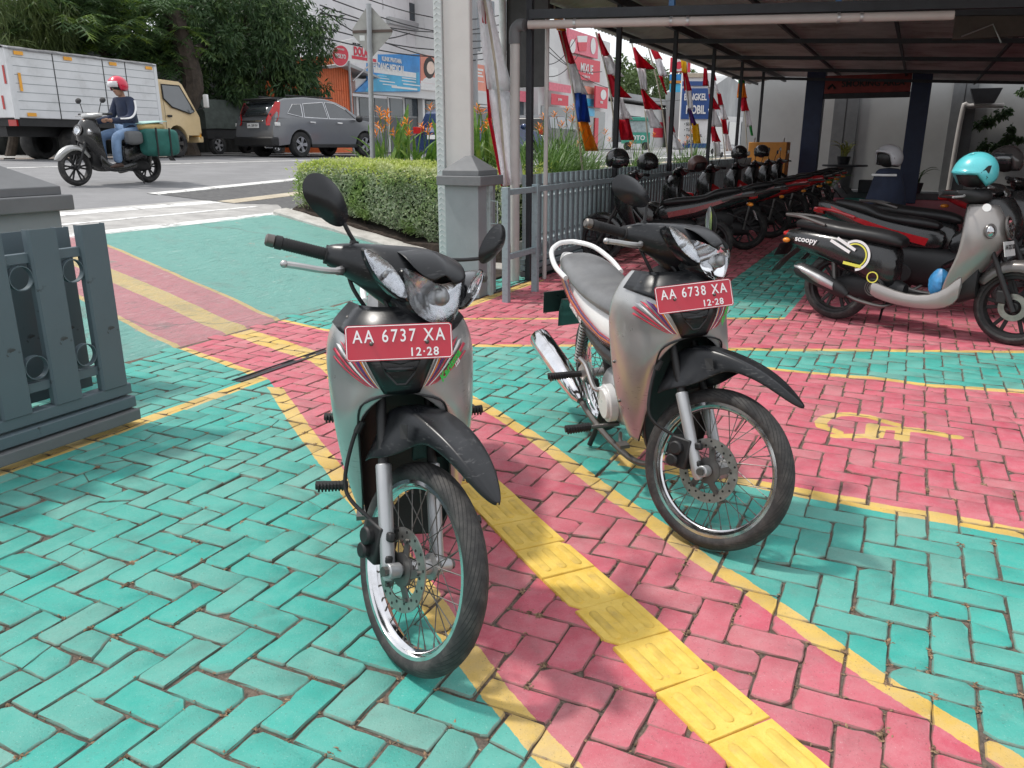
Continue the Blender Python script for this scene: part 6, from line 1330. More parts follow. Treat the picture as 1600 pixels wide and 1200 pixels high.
# ================================================================== cars, truck
M_GREYP = mk('dark grey car paint', (.15, .155, .165), .22, .1, var=.02, coat=1)
M_BLACKP = mk('black car paint', (.012, .013, .016), .35, .0, var=.06, coat=.3)
M_BLUEP = mk('dark blue car paint', (.018, .04, .12), .25, .3, var=.06, coat=.8)
M_CARGL = mk('tinted car glass', (.030, .036, .040), .05, .0, var=.2, coat=1, spec=.9)
M_TRIM = mk('black trim', (.014, .014, .015), .6)
M_ALLOY = mk('alloy rim', (.55, .56, .58), .3, .7)
M_CREAM = mk('cream truck paint', (.66, .50, .27), .35, var=.05, coat=.4, dirt=(.4, .32, .22), dirtamt=.3)
M_BOXW = mk('white truck box', (.66, .67, .68), .5, var=.04, scale=2, dirt=(.42, .42, .41), dirtamt=.45, dscale=1.4)
M_REFO = mk('orange reflector tape', (.78, .36, .03), .4, var=.1)
M_TARP = mk('green grey tarpaulin', (.065, .080, .070), .75, var=.2, bump=.4, bscale=6, bdist=.03)
def car_wheel(parent, c, r, w_, side, name='wheel', spokes=5, rim=M_ALLOY):
    c = Vector(c); b = MB(); b.lathe([(r * .62, -w_ / 2), (r * .93, -w_ / 2), (r, -w_ * .36), (r, w_ * .36), (r * .93, w_ / 2), (r * .62, w_ / 2)], c, (0, 1, 0), 32, closed=True); t = b.build(name, M_RUBBER, parent, ang=40)
    y = side * w_ * .40; b = MB(); b.lathe([(r * .66, y - side * .03), (r * .64, y), (r * .57, y), (r * .55, y - side * .05), (0, y - side * .06)], c, (0, 1, 0), 28); b.build('dish', M_TRIM, t, ang=40)
    b = MB(); b.lathe([(r * .655, y + side * .004), (r * .57, y + side * .006)], c, (0, 1, 0), 28)
    for k in range(spokes):
        a = 2 * math.pi * k / spokes
        for da in (-.13, .13): b.bar(c + Vector((math.cos(a) * r * .1, y, math.sin(a) * r * .1)), c + Vector((math.cos(a + da) * r * .60, y, math.sin(a + da) * r * .60)), .05 * r / .35, .02, (0, 1, 0))
    b.disc(c + Vector((0, y, 0)), (0, 1, 0), r * .16, .03, 14); b.build('rim', rim, t, ang=40); return t
def car(name, label, cat_, pos, az, paint, L, Wd, Ht, wb, wr, prof, roof, group=None, plate_txt=None, chrome=True):
    """prof: lower side outline (x,z) ccw without arches; roof: greenhouse outline bottom->top"""
    root = thing(name, label, cat_, pos, R(90 - az), group); hw = Wd / 2
    xf, xr = wb / 2, -wb / 2
    def arch(x): return [(x + wr * 1.18 * math.cos(t), wr + wr * 1.18 * math.sin(t)) for t in [math.pi * k / 10 for k in range(11)]]
    low = [(-L / 2 + .06, .30), *[(x, max(z, .24)) for x, z in reversed(arch(xr))], *[(x, max(z, .24)) for x, z in reversed(arch(xf))], (L / 2 - .05, .30)] + prof
    def tum(z): return lerp([(.2, .93), (.45, .99), (.7, 1.0), (.95, .975), (1.1, .95)], z)
    n = len(low); b = MB(); secs = []
    def taper(x): return 1 - .10 * max(0, (abs(x) - L / 2 + .55) / .55) ** 2
    for f in (-1, -.93, -.5, 0, .5, .93, 1): secs.append([Vector((x * (1 - (.0 if abs(f) < 1 else .004)), f * hw * (tum(z) if abs(f) == 1 else 1.0 if abs(f) < .9 else 1) * taper(x), z + (0 if abs(f) < 1 else -.0))) for x, z in low])
    b.loft(secs); body = b.build('body', paint, root, ang=28, bevel=.03, seg=3)
    def gy(z): return hw * lerp([(.9, .955), (1.05, .93), (1.3, .85), (1.6, .74), (1.8, .70)], z)
    b = MB(); b.loft([[Vector((x, f * gy(z), z)) for x, z in roof] for f in (-1, -.5, 0, .5, 1)]); b.build('cabin', paint, root, ang=28, bevel=.04, seg=3)
    return root, gy
def win(root, gy, poly, side, name='side_window', mat=None, off=.006, trim=None):
    b = MB(); P = [Vector((x, side * (gy(z) + off), z)) for x, z in poly]; b.add(P, [tuple(range(len(P)))]); o = b.build(name, mat or M_CARGL, root, ang=0, solid=.004)
    if trim: b = MB(); b.tube([p + Vector((0, side * .003, 0)) for p in P], .014, 5, closed=True); b.build('window_trim', trim, o)
    return o
# ---- grey SUV seen from behind
sp = at_y(492, 236, 25.6); sp.z = ter((sp - G0).dot(EN)); sp = W((sp - G0).dot(E1), (sp - G0).dot(EN), ter((sp - G0).dot(EN)))
prof = [(2.22, .55), (2.20, .72), (2.05, .90), (1.75, 1.0), (1.25, 1.06), (-1.3, 1.10), (-2.12, 1.06), (-2.20, .85), (-2.24, .62), (-2.20, .34)]
roof = [(1.35, 1.00), (.70, 1.42), (.35, 1.56), (-.1, 1.645), (-.9, 1.66), (-1.65, 1.60), (-1.85, 1.53), (-2.14, 1.04)]
suv, gy = car('parked_suv', 'dark grey SUV seen from behind in front of the dark trees', 'car', sp, 34, M_GREYP, 4.5, 1.82, 1.66, 2.62, .35, prof, roof)
for s in (-1, 1):
    for x in (-1.31, 1.31): car_wheel(suv, (x, s * .80, .35), .35, .22, s)
    win(suv, gy, [(-1.68, 1.19), (-1.15, 1.10), (-1.10, 1.46), (-1.42, 1.44)], s, trim=M_CHROME)
    win(suv, gy, [(-1.08, 1.10), (-.18, 1.08), (-.22, 1.54), (-1.02, 1.47)], s, trim=M_CHROME)
    win(suv, gy, [(-.12, 1.08), (.98, 1.09), (.62, 1.36), (.20, 1.53), (-.16, 1.545)], s, trim=M_CHROME)
    b = MB(); b.loft([[Vector((x, s * y, z)) for x, y, z in r] for r in ([(-2.20, .50, 1.02), (-2.06, .86, 1.02), (-2.16, .80, .86), (-2.235, .52, .86)], [(-2.15, .62, 1.22), (-1.97, .835, 1.22), (-1.98, .80, 1.16), (-2.18, .60, 1.14)], [(-1.96, .66, 1.50), (-1.84, .745, 1.50), (-1.84, .73, 1.45), (-2.0, .66, 1.44)])]); b.build('tail_light', M_REDL, suv, ang=40, bevel=.01)
    b = MB(); b.box(-2.16, -2.02, min(s * .54, s * .89), max(s * .54, s * .89), .85, .94); b.build('reverse_lamp', M_WHITEP, suv, bevel=.01)
    b = MB(); b.ball((.95, s * 1.02, 1.10), .13, 8, (.7, 1, .75)); m = b.build('door_mirror', M_TRIM, suv)
    for x in (-.85, .22): b = MB(); b.tube([(x - .1, s * .915, .97), (x + .1, s * .918, .965)], .018, 6); b.build('door_handle', M_CHROME, suv)
    b = MB(); b.box(-.92, .92, min(s * .86, s * .915), max(s * .86, s * .915), .26, .36); b.build('sill', M_TRIM, suv, bevel=.02)
    b = MB(); b.box(-1.5, .3, s * .58 - .02, s * .58 + .02, 1.655, 1.70); b.build('roof_rail', M_TRIM, suv, bevel=.01)
    b = MB(); b.box(2.0, 2.2, min(s * .5, s * .86), max(s * .5, s * .86), .70, .86); b.build('headlight', M_REFL, suv, bevel=.03)
    b = MB(); b.bar((.02 - .16, s * (gy(1.1) + .004), 1.09), (-.15, s * (gy(1.54) + .004), 1.545), .05, .01, (0, 1, 0)); b.build('pillar_trim', M_TRIM, suv)
b = MB(); b.loft([[Vector((x, f * y, z)) for x, y, z in ((-2.145, .66, 1.12), (-1.935, .58, 1.46))] for f in (-1, -.5, 0, .5, 1)], False, False); b.v = [p + Vector((-.02, 0, .02)) for p in b.v]; b.build('rear_window', M_CARGL, suv, ang=40, solid=.01)
b = MB(); b.box(-2.04, -1.80, -.60, .60, 1.55, 1.60); b.build('rear_spoiler', M_TRIM, suv, bevel=.02)
b = MB(); b.box(-2.30, -2.05, -.84, .84, .30, .56); b.build('rear_bumper', M_TRIM, suv, bevel=.05)
b = MB(); b.box(-2.275, -2.20, -.45, .45, .96, 1.0); b.build('chrome_bar', M_CHROME, suv, bevel=.008)
b = MB(); b.box(-2.262, -2.235, -.24, .24, .80, .93); pl = b.build('number_plate', M_WHITEP, suv); text('lettering', 'AA 1289 BH', .085, M_KTXT, pl, (-2.264, 0, .865), (0, -1, 0), (0, 0, 1), .01, .001)
b = MB(); b.tube([(-2.34, -.55, .28), (-2.1, -.55, .28)], .035, 10); b.build('tailpipe', M_CHROME, suv)
b = MB(); b.loft([[Vector((x, f * y, z)) for x, y, z in ((1.28, .74, 1.06), (.72, .62, 1.44))] for f in (-1, 0, 1)], False, False); b.v = [p + Vector((.03, 0, .015)) for p in b.v]; b.build('windscreen', M_CARGL, suv, ang=40, solid=.01)
# ---- black MPV and blue pickup behind the plants
def small_car(name, label, u, v, Y, az, paint, wheels_at=(-1.3, 1.3)):
    p = at_y(u, v, Y); s = (p - G0).dot(EN); a = (p - G0).dot(E1); p = W(a, s, ter(s))
    pr = [(2.15, .55), (2.12, .75), (1.6, .95), (1.0, 1.02), (-1.9, 1.06), (-2.12, .9), (-2.15, .4)]; rf = [(1.05, 1.0), (.45, 1.45), (-.1, 1.58), (-1.5, 1.57), (-1.8, 1.45), (-1.95, 1.02)]
    c, gy = car(name, label, 'car', p, az, paint, 4.3, 1.75, 1.6, 2.6, .32, pr, rf)
    for s in (-1, 1):
        for x in (-1.3, 1.3): car_wheel(c, (x, s * .77, .32), .32, .2, s)
        win(c, gy, [(-1.72, 1.10), (-.95, 1.08), (-.95, 1.50), (-1.6, 1.48)], s); win(c, gy, [(-.88, 1.08), (-.05, 1.07), (-.08, 1.52), (-.88, 1.51)], s); win(c, gy, [(.02, 1.07), (.85, 1.07), (.38, 1.42), (-.02, 1.52)], s)
        b = MB(); b.ball((.8, s * .98, 1.08), .12, 8, (.7, 1, .75)); b.build('door_mirror', paint, c)
        b = MB(); b.box(-2.18, -2.0, min(s * .5, s * .84), max(s * .5, s * .84), .85, 1.05); b.build('tail_light', M_REDL, c, bevel=.02)
        b = MB(); b.box(1.95, 2.14, min(s * .45, s * .82), max(s * .45, s * .82), .68, .84); b.build('headlight', M_REFL, c, bevel=.03)
    b = MB(); b.loft([[Vector((x, f * y, z)) for x, y, z in ((1.0, .70, 1.05), (.48, .60, 1.45))] for f in (-1, 0, 1)], False, False); b.v = [q + Vector((.03, 0, .015)) for q in b.v]; b.build('windscreen', M_CARGL, c, solid=.01)
    b = MB(); b.box(-2.17, -2.14, -.25, .25, .7, .82); b.build('number_plate', M_WHITEP, c)
    return c
small_car('parked_car', 'black people carrier behind the strap-leaved plants', 858, 212, 33, 26, M_BLACKP)
small_car('parked_car', 'dark blue car half hidden by the tall post and banner', 755, 214, 26, 40, M_BLUEP)
# ---- white box truck with cream cab
tp = at_y(246, 246, 22.3); s = (tp - G0).dot(EN); tp = W((tp - G0).dot(E1), s, ter(s)); TAZ = 20
tk = thing('box_truck', 'white box truck with cream cab parked under the breadfruit tree', 'truck', tp, R(90 - TAZ), scale=.9)
# local origin under the front axle; x forward
bx0, bx1, by, bz0, bz1 = -5.25, -.72, .95, .96, 2.48
b = MB(); b.box(bx0, bx1, -by, by, bz0, bz1); bxo = b.build('cargo_box', M_BOXW, tk, bevel=.02)
for k in range(1, 8):
    z = bz0 + (bz1 - bz0) * k / 8
    for s in (-1, 1): b = MB(); b.box(bx0 + .12, bx1 - .06, s * by - .004, s * by + .004, z - .006, z + .006); b.build('board_seam', M_PILL, bxo)
for f in (.27, .60, .765):
    x = bx0 + (bx1 - bx0) * f; b = MB(); b.bar((x, -by - .004, bz0), (x, -by - .004, bz1), .02, .012, (0, 1, 0)); b.build('panel_joint', M_TRIM, bxo)
for s in (-1, 1):
    for x in (bx0, bx1): b = MB(); b.box(x - .05, x + .06, s * by - .02, s * by + .02, bz0 - .03, bz1 + .02); b.build('corner_post', M_BOXW, bxo, bevel=.01)
for x, z in ((-4.95, 2.38), (-3.6, 2.38), (-2.2, 2.38), (-.95, 2.38), (-4.85, 1.04), (-3.2, 1.04)): b = MB(); b.box(x - .12, x + .12, -by - .026, -by - .018, z - .04, z + .04); b.build('reflector', M_REFO, bxo)
b = MB(); b.box(-5.05, -4.98, -by - .026, -by - .018, 1.55, 1.95); b.build('reflector', M_REFO, bxo)
for y, z0, z1 in ((-.80, 1.7, 2.1), (-.62, 1.15, 1.45)): b = MB(); b.box(bx0 - .016, bx0 - .008, y - .03, y + .03, z0, z1); b.build('red_tape', M_REDL, bxo)
b = MB(); rr_ = random.Random(2); rows = []
for i in range(20): x = bx0 - .08 + (bx1 - bx0 + .1) * i / 19; rows.append([Vector((x, y, bz1 + .03 + .05 * rr_.random() * (1 if abs(y) < .9 else .3) - (.06 if abs(y) > .98 else 0))) for y in (-1.0, -.9, -.4, 0, .4, .9, 1.0)])
b.grid(rows); b.build('roof_tarpaulin', mk('grey tarpaulin', (.20, .20, .205), .7, var=.3), tk, ang=60, solid=.01)
cab = [(.95, .62), (1.02, .70), (1.0, 1.15), (.90, 1.30), (.48, 2.05), (.36, 2.12), (-.52, 2.14), (-.60, 2.06), (-.62, .62), (-.42, .62)] + [(.42 * math.cos(t), .42 + .46 * math.sin(t) + .02) for t in [math.pi - math.pi * k / 8 for k in range(9)]] + [(.46, .62)]
b = MB(); b.loft([[Vector((x, f * .86 * lerp([(.6, 1), (1.3, 1), (2.1, .9)], z), z)) for x, z in cab] for f in (-1, -.5, 0, .5, 1)]); co = b.build('cab', M_CREAM, tk, ang=28, bevel=.035, seg=3)
for s in (-1, 1):
    P = [Vector((x, s * (.86 * lerp([(.6, 1), (1.3, 1), (2.1, .9)], z) + .008), z)) for x, z in ((-.36, 2.0), (.34, 2.0), (.78, 1.30), (.60, 1.24), (-.1, 1.40), (-.38, 1.62))]
    b = MB(); b.add(P, [tuple(range(6))]); wo_ = b.build('side_window', M_CARGL, tk, ang=0, solid=.004); b = MB(); b.tube(P, .02, 5, closed=True); b.build('window_seal', M_TRIM, wo_)
    b = MB(); b.tube([(-.42, s * .866, .66), (-.42, s * .866, 1.3), (-.41, s * .80, 2.05)], .006, 4); b.build('door_gap', M_TRIM, tk)
    b = MB(); b.box(-.34, -.16, s * .87 - .012, s * .87 + .012, 1.12, 1.18); b.build('door_handle', M_TRIM, tk, bevel=.008)
    b = MB(); b.tube([(.85, s * .84, 1.35), (1.02, s * 1.05, 1.42), (1.05, s * 1.12, 1.5)], .014, 6); ma_ = b.build('mirror_arm', M_TRIM, tk); b = MB(); b.box(1.0, 1.07, s * 1.12 - .09, s * 1.12 + .09, 1.42, 1.80); b.build('mirror_head', M_WHITEP, ma_, bevel=.03)
    car_wheel(tk, (0, s * .72, .40), .40, .24, s, rim=M_STEEL); car_wheel(tk, (-3.4, s * .66, .40), .40, .42, s, rim=M_STEEL)
    b = MB(); b.box(.90, 1.0, min(s * .58, s * .86), max(s * .58, s * .86), .52, .72); b.build('corner_lamp', M_REFO, tk, bevel=.02)
    b = MB()
    A = [(-4.2, 1.0), (-2.9 - .6, .55), (-3.48, .55), (-3.3, 1.0)]
    for x0, z0, x1, z1 in ((-2.35, 1.0, -2.35, .72), (-2.35, .72, -1.35, .45), (-1.35, .45, -1.0, 1.0), (-2.35, .86, -1.25, .68), (-1.85, 1.0, -1.85, .58)): b.bar((x0, s * .9, z0), (x1, s * .9, z1), .03, .03)
    b.build('side_guard', M_WHITEP, tk)
b = MB(); b.box(-5.1, .7, -.38, .38, .55, .78); b.build('chassis', M_TRIM, tk); b = MB(); b.box(bx0 + .1, bx1, -.9, .9, .78, .959); b.build('subframe', M_TRIM, tk)
b = MB(); b.box(.88, 1.08, -.86, .86, .42, .60); b.build('front_bumper', M_CREAM, tk, bevel=.03)
b = MB(); b.loft([[Vector((x, f * y, z)) for x, y, z in ((.93, .78, 1.3), (.53, .70, 2.0))] for f in (-1, 0, 1)], False, False); b.v = [p + Vector((.02, 0, .01)) for p in b.v]; b.build('windscreen', M_CARGL, tk, solid=.01)
b = MB(); b.box(-5.2, -5.1, -.85, -.6, .78, .92); b.build('tail_lamp', M_REDL, tk)
# ---- small pickup under a tarpaulin
pp = at_y(358, 232, 27.0); s = (pp - G0).dot(EN); pp = W((pp - G0).dot(E1), s, ter(s))
pk = thing('tarpaulin_pickup', 'small dark pickup under a green grey tarpaulin left of the grey car', 'truck', pp, R(90 - 26))
b = MB(); b.box(-1.6, 1.4, -.75, .75, .45, .80); b.build('chassis', M_TRIM, pk, bevel=.04)
b = MB(); rr_ = random.Random(5); b.loft([[Vector((x, y * (1 + rr_.gauss(0, .015)), z + rr_.gauss(0, .015))) for y, z in ((-.82, .78), (-.80, 1.25), (-.62, 1.62), (.62, 1.62), (.80, 1.25), (.82, .78))] for x in (-1.65, -1.2, -.6, 0, .6, 1.0)]); b.build('tarpaulin', M_TARP, pk, ang=50)
b = MB(); b.loft([[Vector((x, f * .74, z)) for x, z in ((1.02, .6), (1.9, .6), (1.85, 1.1), (1.5, 1.55), (1.05, 1.6))] for f in (-1, 0, 1)]); b.build('cab', M_BLACKP, pk, bevel=.05)
for s in (-1, 1):
    for x in (-1.15, 1.45): car_wheel(pk, (x, s * .66, .29), .29, .18, s, rim=M_ALLOY)
# ================================================================== scooters and other parked motorcycles
def sup(secs, n=16, pw=2.6):
    rr = []
    for (x, y, z0, z1) in secs:
        zc, rz = (z0 + z1) / 2, (z1 - z0) / 2
        rr.append([Vector((x, y * math.copysign(abs(math.cos(a)) ** (2 / pw), math.cos(a)), zc + rz * math.copysign(abs(math.sin(a)) ** (2 / pw), math.sin(a)))) for a in [2 * math.pi * k / n for k in range(n)]])
    return rr
M_SCSIL = mk('warm silver paint', (.32, .30, .285), .32, .5, var=.03, coat=.4)
M_SCGREY = mk('dark taupe paint', (.12, .11, .105), .35, .4, var=.05, coat=.4)
M_BLKP = mk('black body paint', (.012, .012, .013), .25, 0, var=.15, coat=.5, dirt=(.06, .06, .06), dirtamt=.2)
M_CREAMY = mk('yellow graphic', (.72, .70, .10), .4, var=.05)
def alloy_wheel(root, c, r, w_, M=None, name='front_wheel', sp=5, mat=None):
    c = Vector(c); mat = mat or M_TRIM; ri = r - w_ * .62; b = MB(M); b.lathe([(0, -.05), (.03, -.05), (.045, -.02), (.045, .02), (.03, .05), (0, .05)], c, (0, 1, 0), 16)
    for k in range(sp):
        a = 2 * math.pi * k / sp
        for da in (-.16, .16): b.bar(c + Vector((math.cos(a) * .03, 0, math.sin(a) * .03)), c + Vector((math.cos(a + da) * (ri - .01), 0, math.sin(a + da) * (ri - .01))), .026, .014, (0, 1, 0))
    h = b.build(name, mat, root, ang=40, bevel=.003)
    uv_lathe(None, tyre_prof(r, w_, ri), c, 48, 'tyre', M_TYRE, h, M=M)
    b = MB(M); b.lathe([(ri + .005, -w_ * .38), (ri - .012, -w_ * .36), (ri - .022, -w_ * .15), (ri - .022, w_ * .15), (ri - .012, w_ * .36), (ri + .005, w_ * .38)], c, (0, 1, 0), 40, closed=True); b.build('rim', mat, h, ang=50)
    return h
def helmet(label, pos, rz, mat, tilt=0, open_face=True, group='helmets on parked motorcycles', visor=None, graphic=False):
    t = thing('helmet', label, 'helmet', pos, rz, group); t.rotation_euler = (0, tilt, rz)
    b = MB(); n = 20; rows = []
    for i in range(11):
        th = math.pi * (.02 + .66 * i / 10); row = []
        for k in range(n):
            ph = 2 * math.pi * k / n; d = Vector((math.cos(ph), math.sin(ph), 0)); r = .128 * math.sin(th); z = .130 * math.cos(th)
            front = max(0, math.cos(ph)); cut = -.015 + .075 * front ** .6 if front > .35 else -.10 + .12 * max(0, (front - .0)) 
            if abs(ph - math.pi) < .9: cut = -.085
            z = max(z, cut + (0 if i < 10 else -.012)); row.append(Vector((d.x * r * 1.12, d.y * r, z)))
        rows.append(row)
    b.loft(rows, True, False); b.add([Vector((0, 0, .131))], []); o = b.build('shell', mat, t, ang=70, solid=.012)
    me = o.data
    b = MB(); b.ball((0, 0, .005), .108, 10, (1.08, .95, .95)); b.build('lining', M_KTXT, t)
    b = MB(); top = rows[0]; b.add(top, [tuple(range(n))]); b.build('crown_cap', mat, t, ang=0)
    b = MB(); b.tube([rows[10][k] * 1.0 for k in range(n)], .007, 6, closed=True); b.build('edge_trim', M_TRIM, t)
    if visor:
        b = MB(); b.grid([[Vector((math.cos(p) * .150, math.sin(p) * .134, z)) for p in [-.95 + 1.9 * k / 10 for k in range(11)]] for z in (.055, .02, -.03)]); b.build('visor', visor, t, ang=60, solid=.003)
    for s in (-1, 1): b = MB(); b.disc((.03, s * .127, .0), (0, 1, 0), .018, .012, 12); b.build('pivot', M_TRIM, t)
    if graphic:
        for s in (-1, 1): b = MB(); b.add([Vector((x, s * y, z)) for x, y, z in ((.075, .116, .035), (.02, .134, .065), (-.01, .134, .055), (.02, .137, .02), (.05, .131, -.02))], [(0, 1, 2, 3, 4)]); b.build('graphic', M_KTXT, t, ang=0, solid=.002)
    return t
def make_scooter(name, label, pos, az, lean, steer, P):
    """P: dict of looks. Local x forward from the rear axle, wheelbase P['wb']."""
    wb, wr = P.get('wb', 1.25), P.get('wr', .25); body, front, seatm = P['body'], P['front'], P.get('seat', M_SEATB)
    root = thing(name, label, 'motorcycle', pos, 0, P['group']); root.rotation_euler = (lean, 0, R(90 - az)); det = P.get('detail', True)
    rk = R(26); ad = Vector((-math.sin(rk), 0, math.cos(rk))); ap = Vector((wb - .04, 0, wr)); S = Matrix.Translation(ap) @ Matrix.Rotation(steer, 4, ad) @ Matrix.Translation(-ap)
    alloy_wheel(root, (wb, 0, wr), wr, .10, S, 'front_wheel', 6, P.get('rim')); alloy_wheel(root, (0, 0, wr), wr, .118, None, 'rear_wheel', 6, P.get('rim'))
    sport = P.get('sport', False)
    # fork and fender
    for sy in (-.075, .075): b = MB(S); p0 = Vector((wb, sy, wr)); b.tube([p0 - ad * .03, p0 + ad * .25, p0 + ad * .42], [.018, .019, .014], 10); b.build('fork_leg', P.get('fork', M_TRIM), root)
    C = Vector((wb, 0, wr)); rows = []
    for an, rr, hw in ((150, wr + .035, .07), (125, wr + .05, .078), (100, wr + .055, .08), (75, wr + .055, .076), (50, wr + .05, .066), (30, wr + .055, .048), (18, wr + .065, .02)):
        e = Vector((math.cos(R(an)), 0, math.sin(R(an)))); rows.append([C + e * (rr - dn) + Vector((0, u * hw, 0)) for u, dn in ((-1, .075), (-1, .035), (-.8, .008), (-.4, -.004), (0, -.008), (.4, -.004), (.8, .008), (1, .035), (1, .075))])
    b = MB(S); b.grid(rows); b.build('front_fender', P.get('fender', body), root, ang=60, solid=.004, sub=1)
    if det: b = MB(S); b.lathe([(.055, -.002), (.095, -.002), (.095, .002), (.055, .002)], C + Vector((0, -.055, 0)), (0, 1, 0), 28, closed=True); b.build('brake_disc', M_DISC, root); b = MB(S); b.box(wb - .11, wb - .04, -.085, -.035, wr + .02, wr + .11); b.build('brake_caliper', M_TRIM, root, bevel=.01)
    # rear body, seat
    if sport: secs = [(.62, .06, .50, .66), (.5, .09, .48, .69), (.3, .12, .50, .73), (.05, .125, .56, .78), (-.2, .095, .66, .84), (-.38, .055, .74, .88), (-.48, .025, .80, .87)]; seat = [(.58, .07, .66, .73), (.42, .115, .68, .77), (.2, .125, .70, .78), (.06, .125, .74, .80), (0, .12, .76, .86), (-.18, .10, .80, .89), (-.33, .06, .84, .89)]
    else: secs = [(.47, .10, .26, .62), (.36, .14, .27, .65), (.18, .165, .36, .68), (-.04, .17, .43, .70), (-.24, .145, .50, .705), (-.40, .10, .545, .70), (-.50, .045, .59, .66)]; seat = [(.49, .09, .60, .675), (.39, .14, .61, .725), (.2, .162, .63, .75), (.02, .162, .645, .76), (-.15, .142, .665, .785), (-.30, .10, .685, .79), (-.41, .05, .70, .76)]
    b = MB(); b.loft(sup(secs)); bo = b.build('rear_body', body, root, ang=50, sub=1)
    b = MB(); b.loft(sup(seat)); b.build('seat', seatm, root, ang=60, sub=1)
    b = MB(); b.tube(cat([(-.10, .15, .74), (-.30, .13, .79), (-.46, .06, .80), (-.48, 0, .80), (-.46, -.06, .80), (-.30, -.13, .79), (-.10, -.15, .74)], 4), .014, 8); b.build('grab_rail', P.get('rail', M_SCGREY), root)
    b = MB(); b.loft(sup([(-.40, .075, .61 + (.14 if sport else 0), .68 + (.14 if sport else 0)), (-.46, .06, .615 + (.14 if sport else 0), .675 + (.14 if sport else 0)), (-.495, .035, .63 + (.14 if sport else 0), .665 + (.14 if sport else 0))])); b.build('tail_light', M_REDL, root)
    rows = [[Vector((x, u * hw, z)) for u in (-1, -.5, 0, .5, 1)] for x, z, hw in ((-.18, .60, .08), (-.36, .54, .075), (-.47, .44, .07), (-.55, .34, .06))]; b = MB(); b.grid(rows); b.build('rear_fender', M_TRIM, root, solid=.008)
    if P.get('plate'): pm, tm, txt = P['plate']; plate(root, 'number_plate', None, (-.485, 0, .52 + (.06 if sport else 0)), (0, -1, 0), (.42, 0, 1), .27, .11, pm, tm, txt, P.get('date', '12·28'), ts=.045, bs=.028)
    for sy in (-1, 1): b = MB(); b.ball((-.42, sy * .12, .60 + (.1 if sport else 0)), .026, 6, (1.2, 1, .8)); b.build('rear_signal', M_AMB, root)
    # front apron / shield: grid over z with U sections
    def apron(z, t, side):
        x0 = lerp([(.25, wb - .36), (.35, wb - .33), (.45, wb - .27), (.55, wb - .20), (.65, wb - .14), (.75, wb - .12), (.85, wb - .15), (.95, wb - .22)], z); y1 = lerp([(.25, .12), (.35, .155), (.5, .185), (.65, .20), (.78, .20), (.88, .17), (.95, .12)], z); x1 = lerp([(.25, wb - .46), (.4, wb - .44), (.6, wb - .37), (.8, wb - .36), (.95, wb - .38)], z)
        th = t * math.pi / 2; return Vector((x1 + (x0 - x1) * abs(math.cos(th)) ** .95, side * y1 * abs(math.sin(th)) ** .95, z))
    zz = [.95, .91, .85, .78, .70, .62, .54, .46, .38, .30, .25]; tt = [0, .12, .25, .38, .5, .62, .75, .88, 1]
    b = MB(); b.grid([[apron(z, t, -1) for t in reversed(tt)] + [apron(z, t, 1) for t in tt[1:]] for z in zz]); fa_ = b.build('front_apron', front, root, ang=60, sub=1); q = fa_.modifiers.new('thick', 'SOLIDIFY'); q.thickness = .008; q.offset = -1
    b = MB(); b.grid([[Vector((lerp([(.3, wb - .46), (.6, wb - .36), (.95, wb - .38)], z), u * lerp([(.3, .13), (.65, .185), (.95, .115)], z), z)) for u in (-1, -.5, 0, .5, 1)] for z in (.30, .45, .60, .75, .88, .95)]); b.build('inner_shield', M_TRIM, root, ang=60, solid=.01)
    if not sport:
        b = MB(); b.box(.40, wb - .40, -.15, .15, .235, .275); b.build('floorboard', M_TRIM, root, bevel=.012)
        rows = []
        for x, z0, z1 in ((.30, .24, .37), (.42, .205, .325), (.58, .185, .285), (.74, .185, .295), (.86, .205, .37), (wb - .31, .27, .52)):
            rows.append((x, z0, z1))
        for sy in (-1, 1): b = MB(); b.loft([[Vector((x, sy * (.165 + .006), z0)), Vector((x, sy * .185, (z0 + z1) / 2)), Vector((x, sy * .168, z1)), Vector((x, sy * .14, z1)), Vector((x, sy * .14, z0))] for x, z0, z1 in rows]); b.build('floor_side', P.get('side', front), root, ang=50, sub=1)
    else:
        b = MB(); b.loft(sup([(.12, .07, .24, .50), (.3, .125, .20, .56), (.6, .13, .17, .52), (.82, .11, .22, .50), (.92, .06, .30, .50)])); b.build('lower_cover', M_BLKM, root, ang=50, sub=1)
        b = MB(); b.loft(sup([(wb - .30, .05, .50, .86), (.80, .07, .42, .72), (.62, .08, .40, .66)])); b.build('tank_cover', body, root, ang=50, sub=1)
        for sy in (-1, 1):
            b = MB(); b.loft([[Vector((x, sy * y, z)) for x, y, z in r] for r in ([(wb - .12, .06, .78), (wb - .3, .17, .80), (wb - .33, .16, .70), (wb - .16, .06, .68)], [(wb - .36, .10, .50), (wb - .46, .18, .56), (wb - .50, .17, .42), (wb - .42, .10, .40)], [(.62, .09, .36), (.60, .14, .42), (.58, .13, .34), (.60, .09, .32)])]); b.build('side_fairing', front, root, ang=40, sub=1)
            b = MB(); b.prism([(.5, .60), (.2, .66), (-.15, .76), (-.32, .83), (-.30, .79), (-.1, .71), (.2, .60), (.48, .54)], .004, (0, sy * .128 - (.004 if sy < 0 else 0), 0), (1, 0, 0), (0, 0, 1)); b.build('side_stripe', P.get('stripe', M_REDB), root)
    b = MB(); b.loft(sup([(wb - .25, .10, .30, .60), (wb - .42, .12, .22, .50)])); b.build('inner_cover', M_TRIM, root)
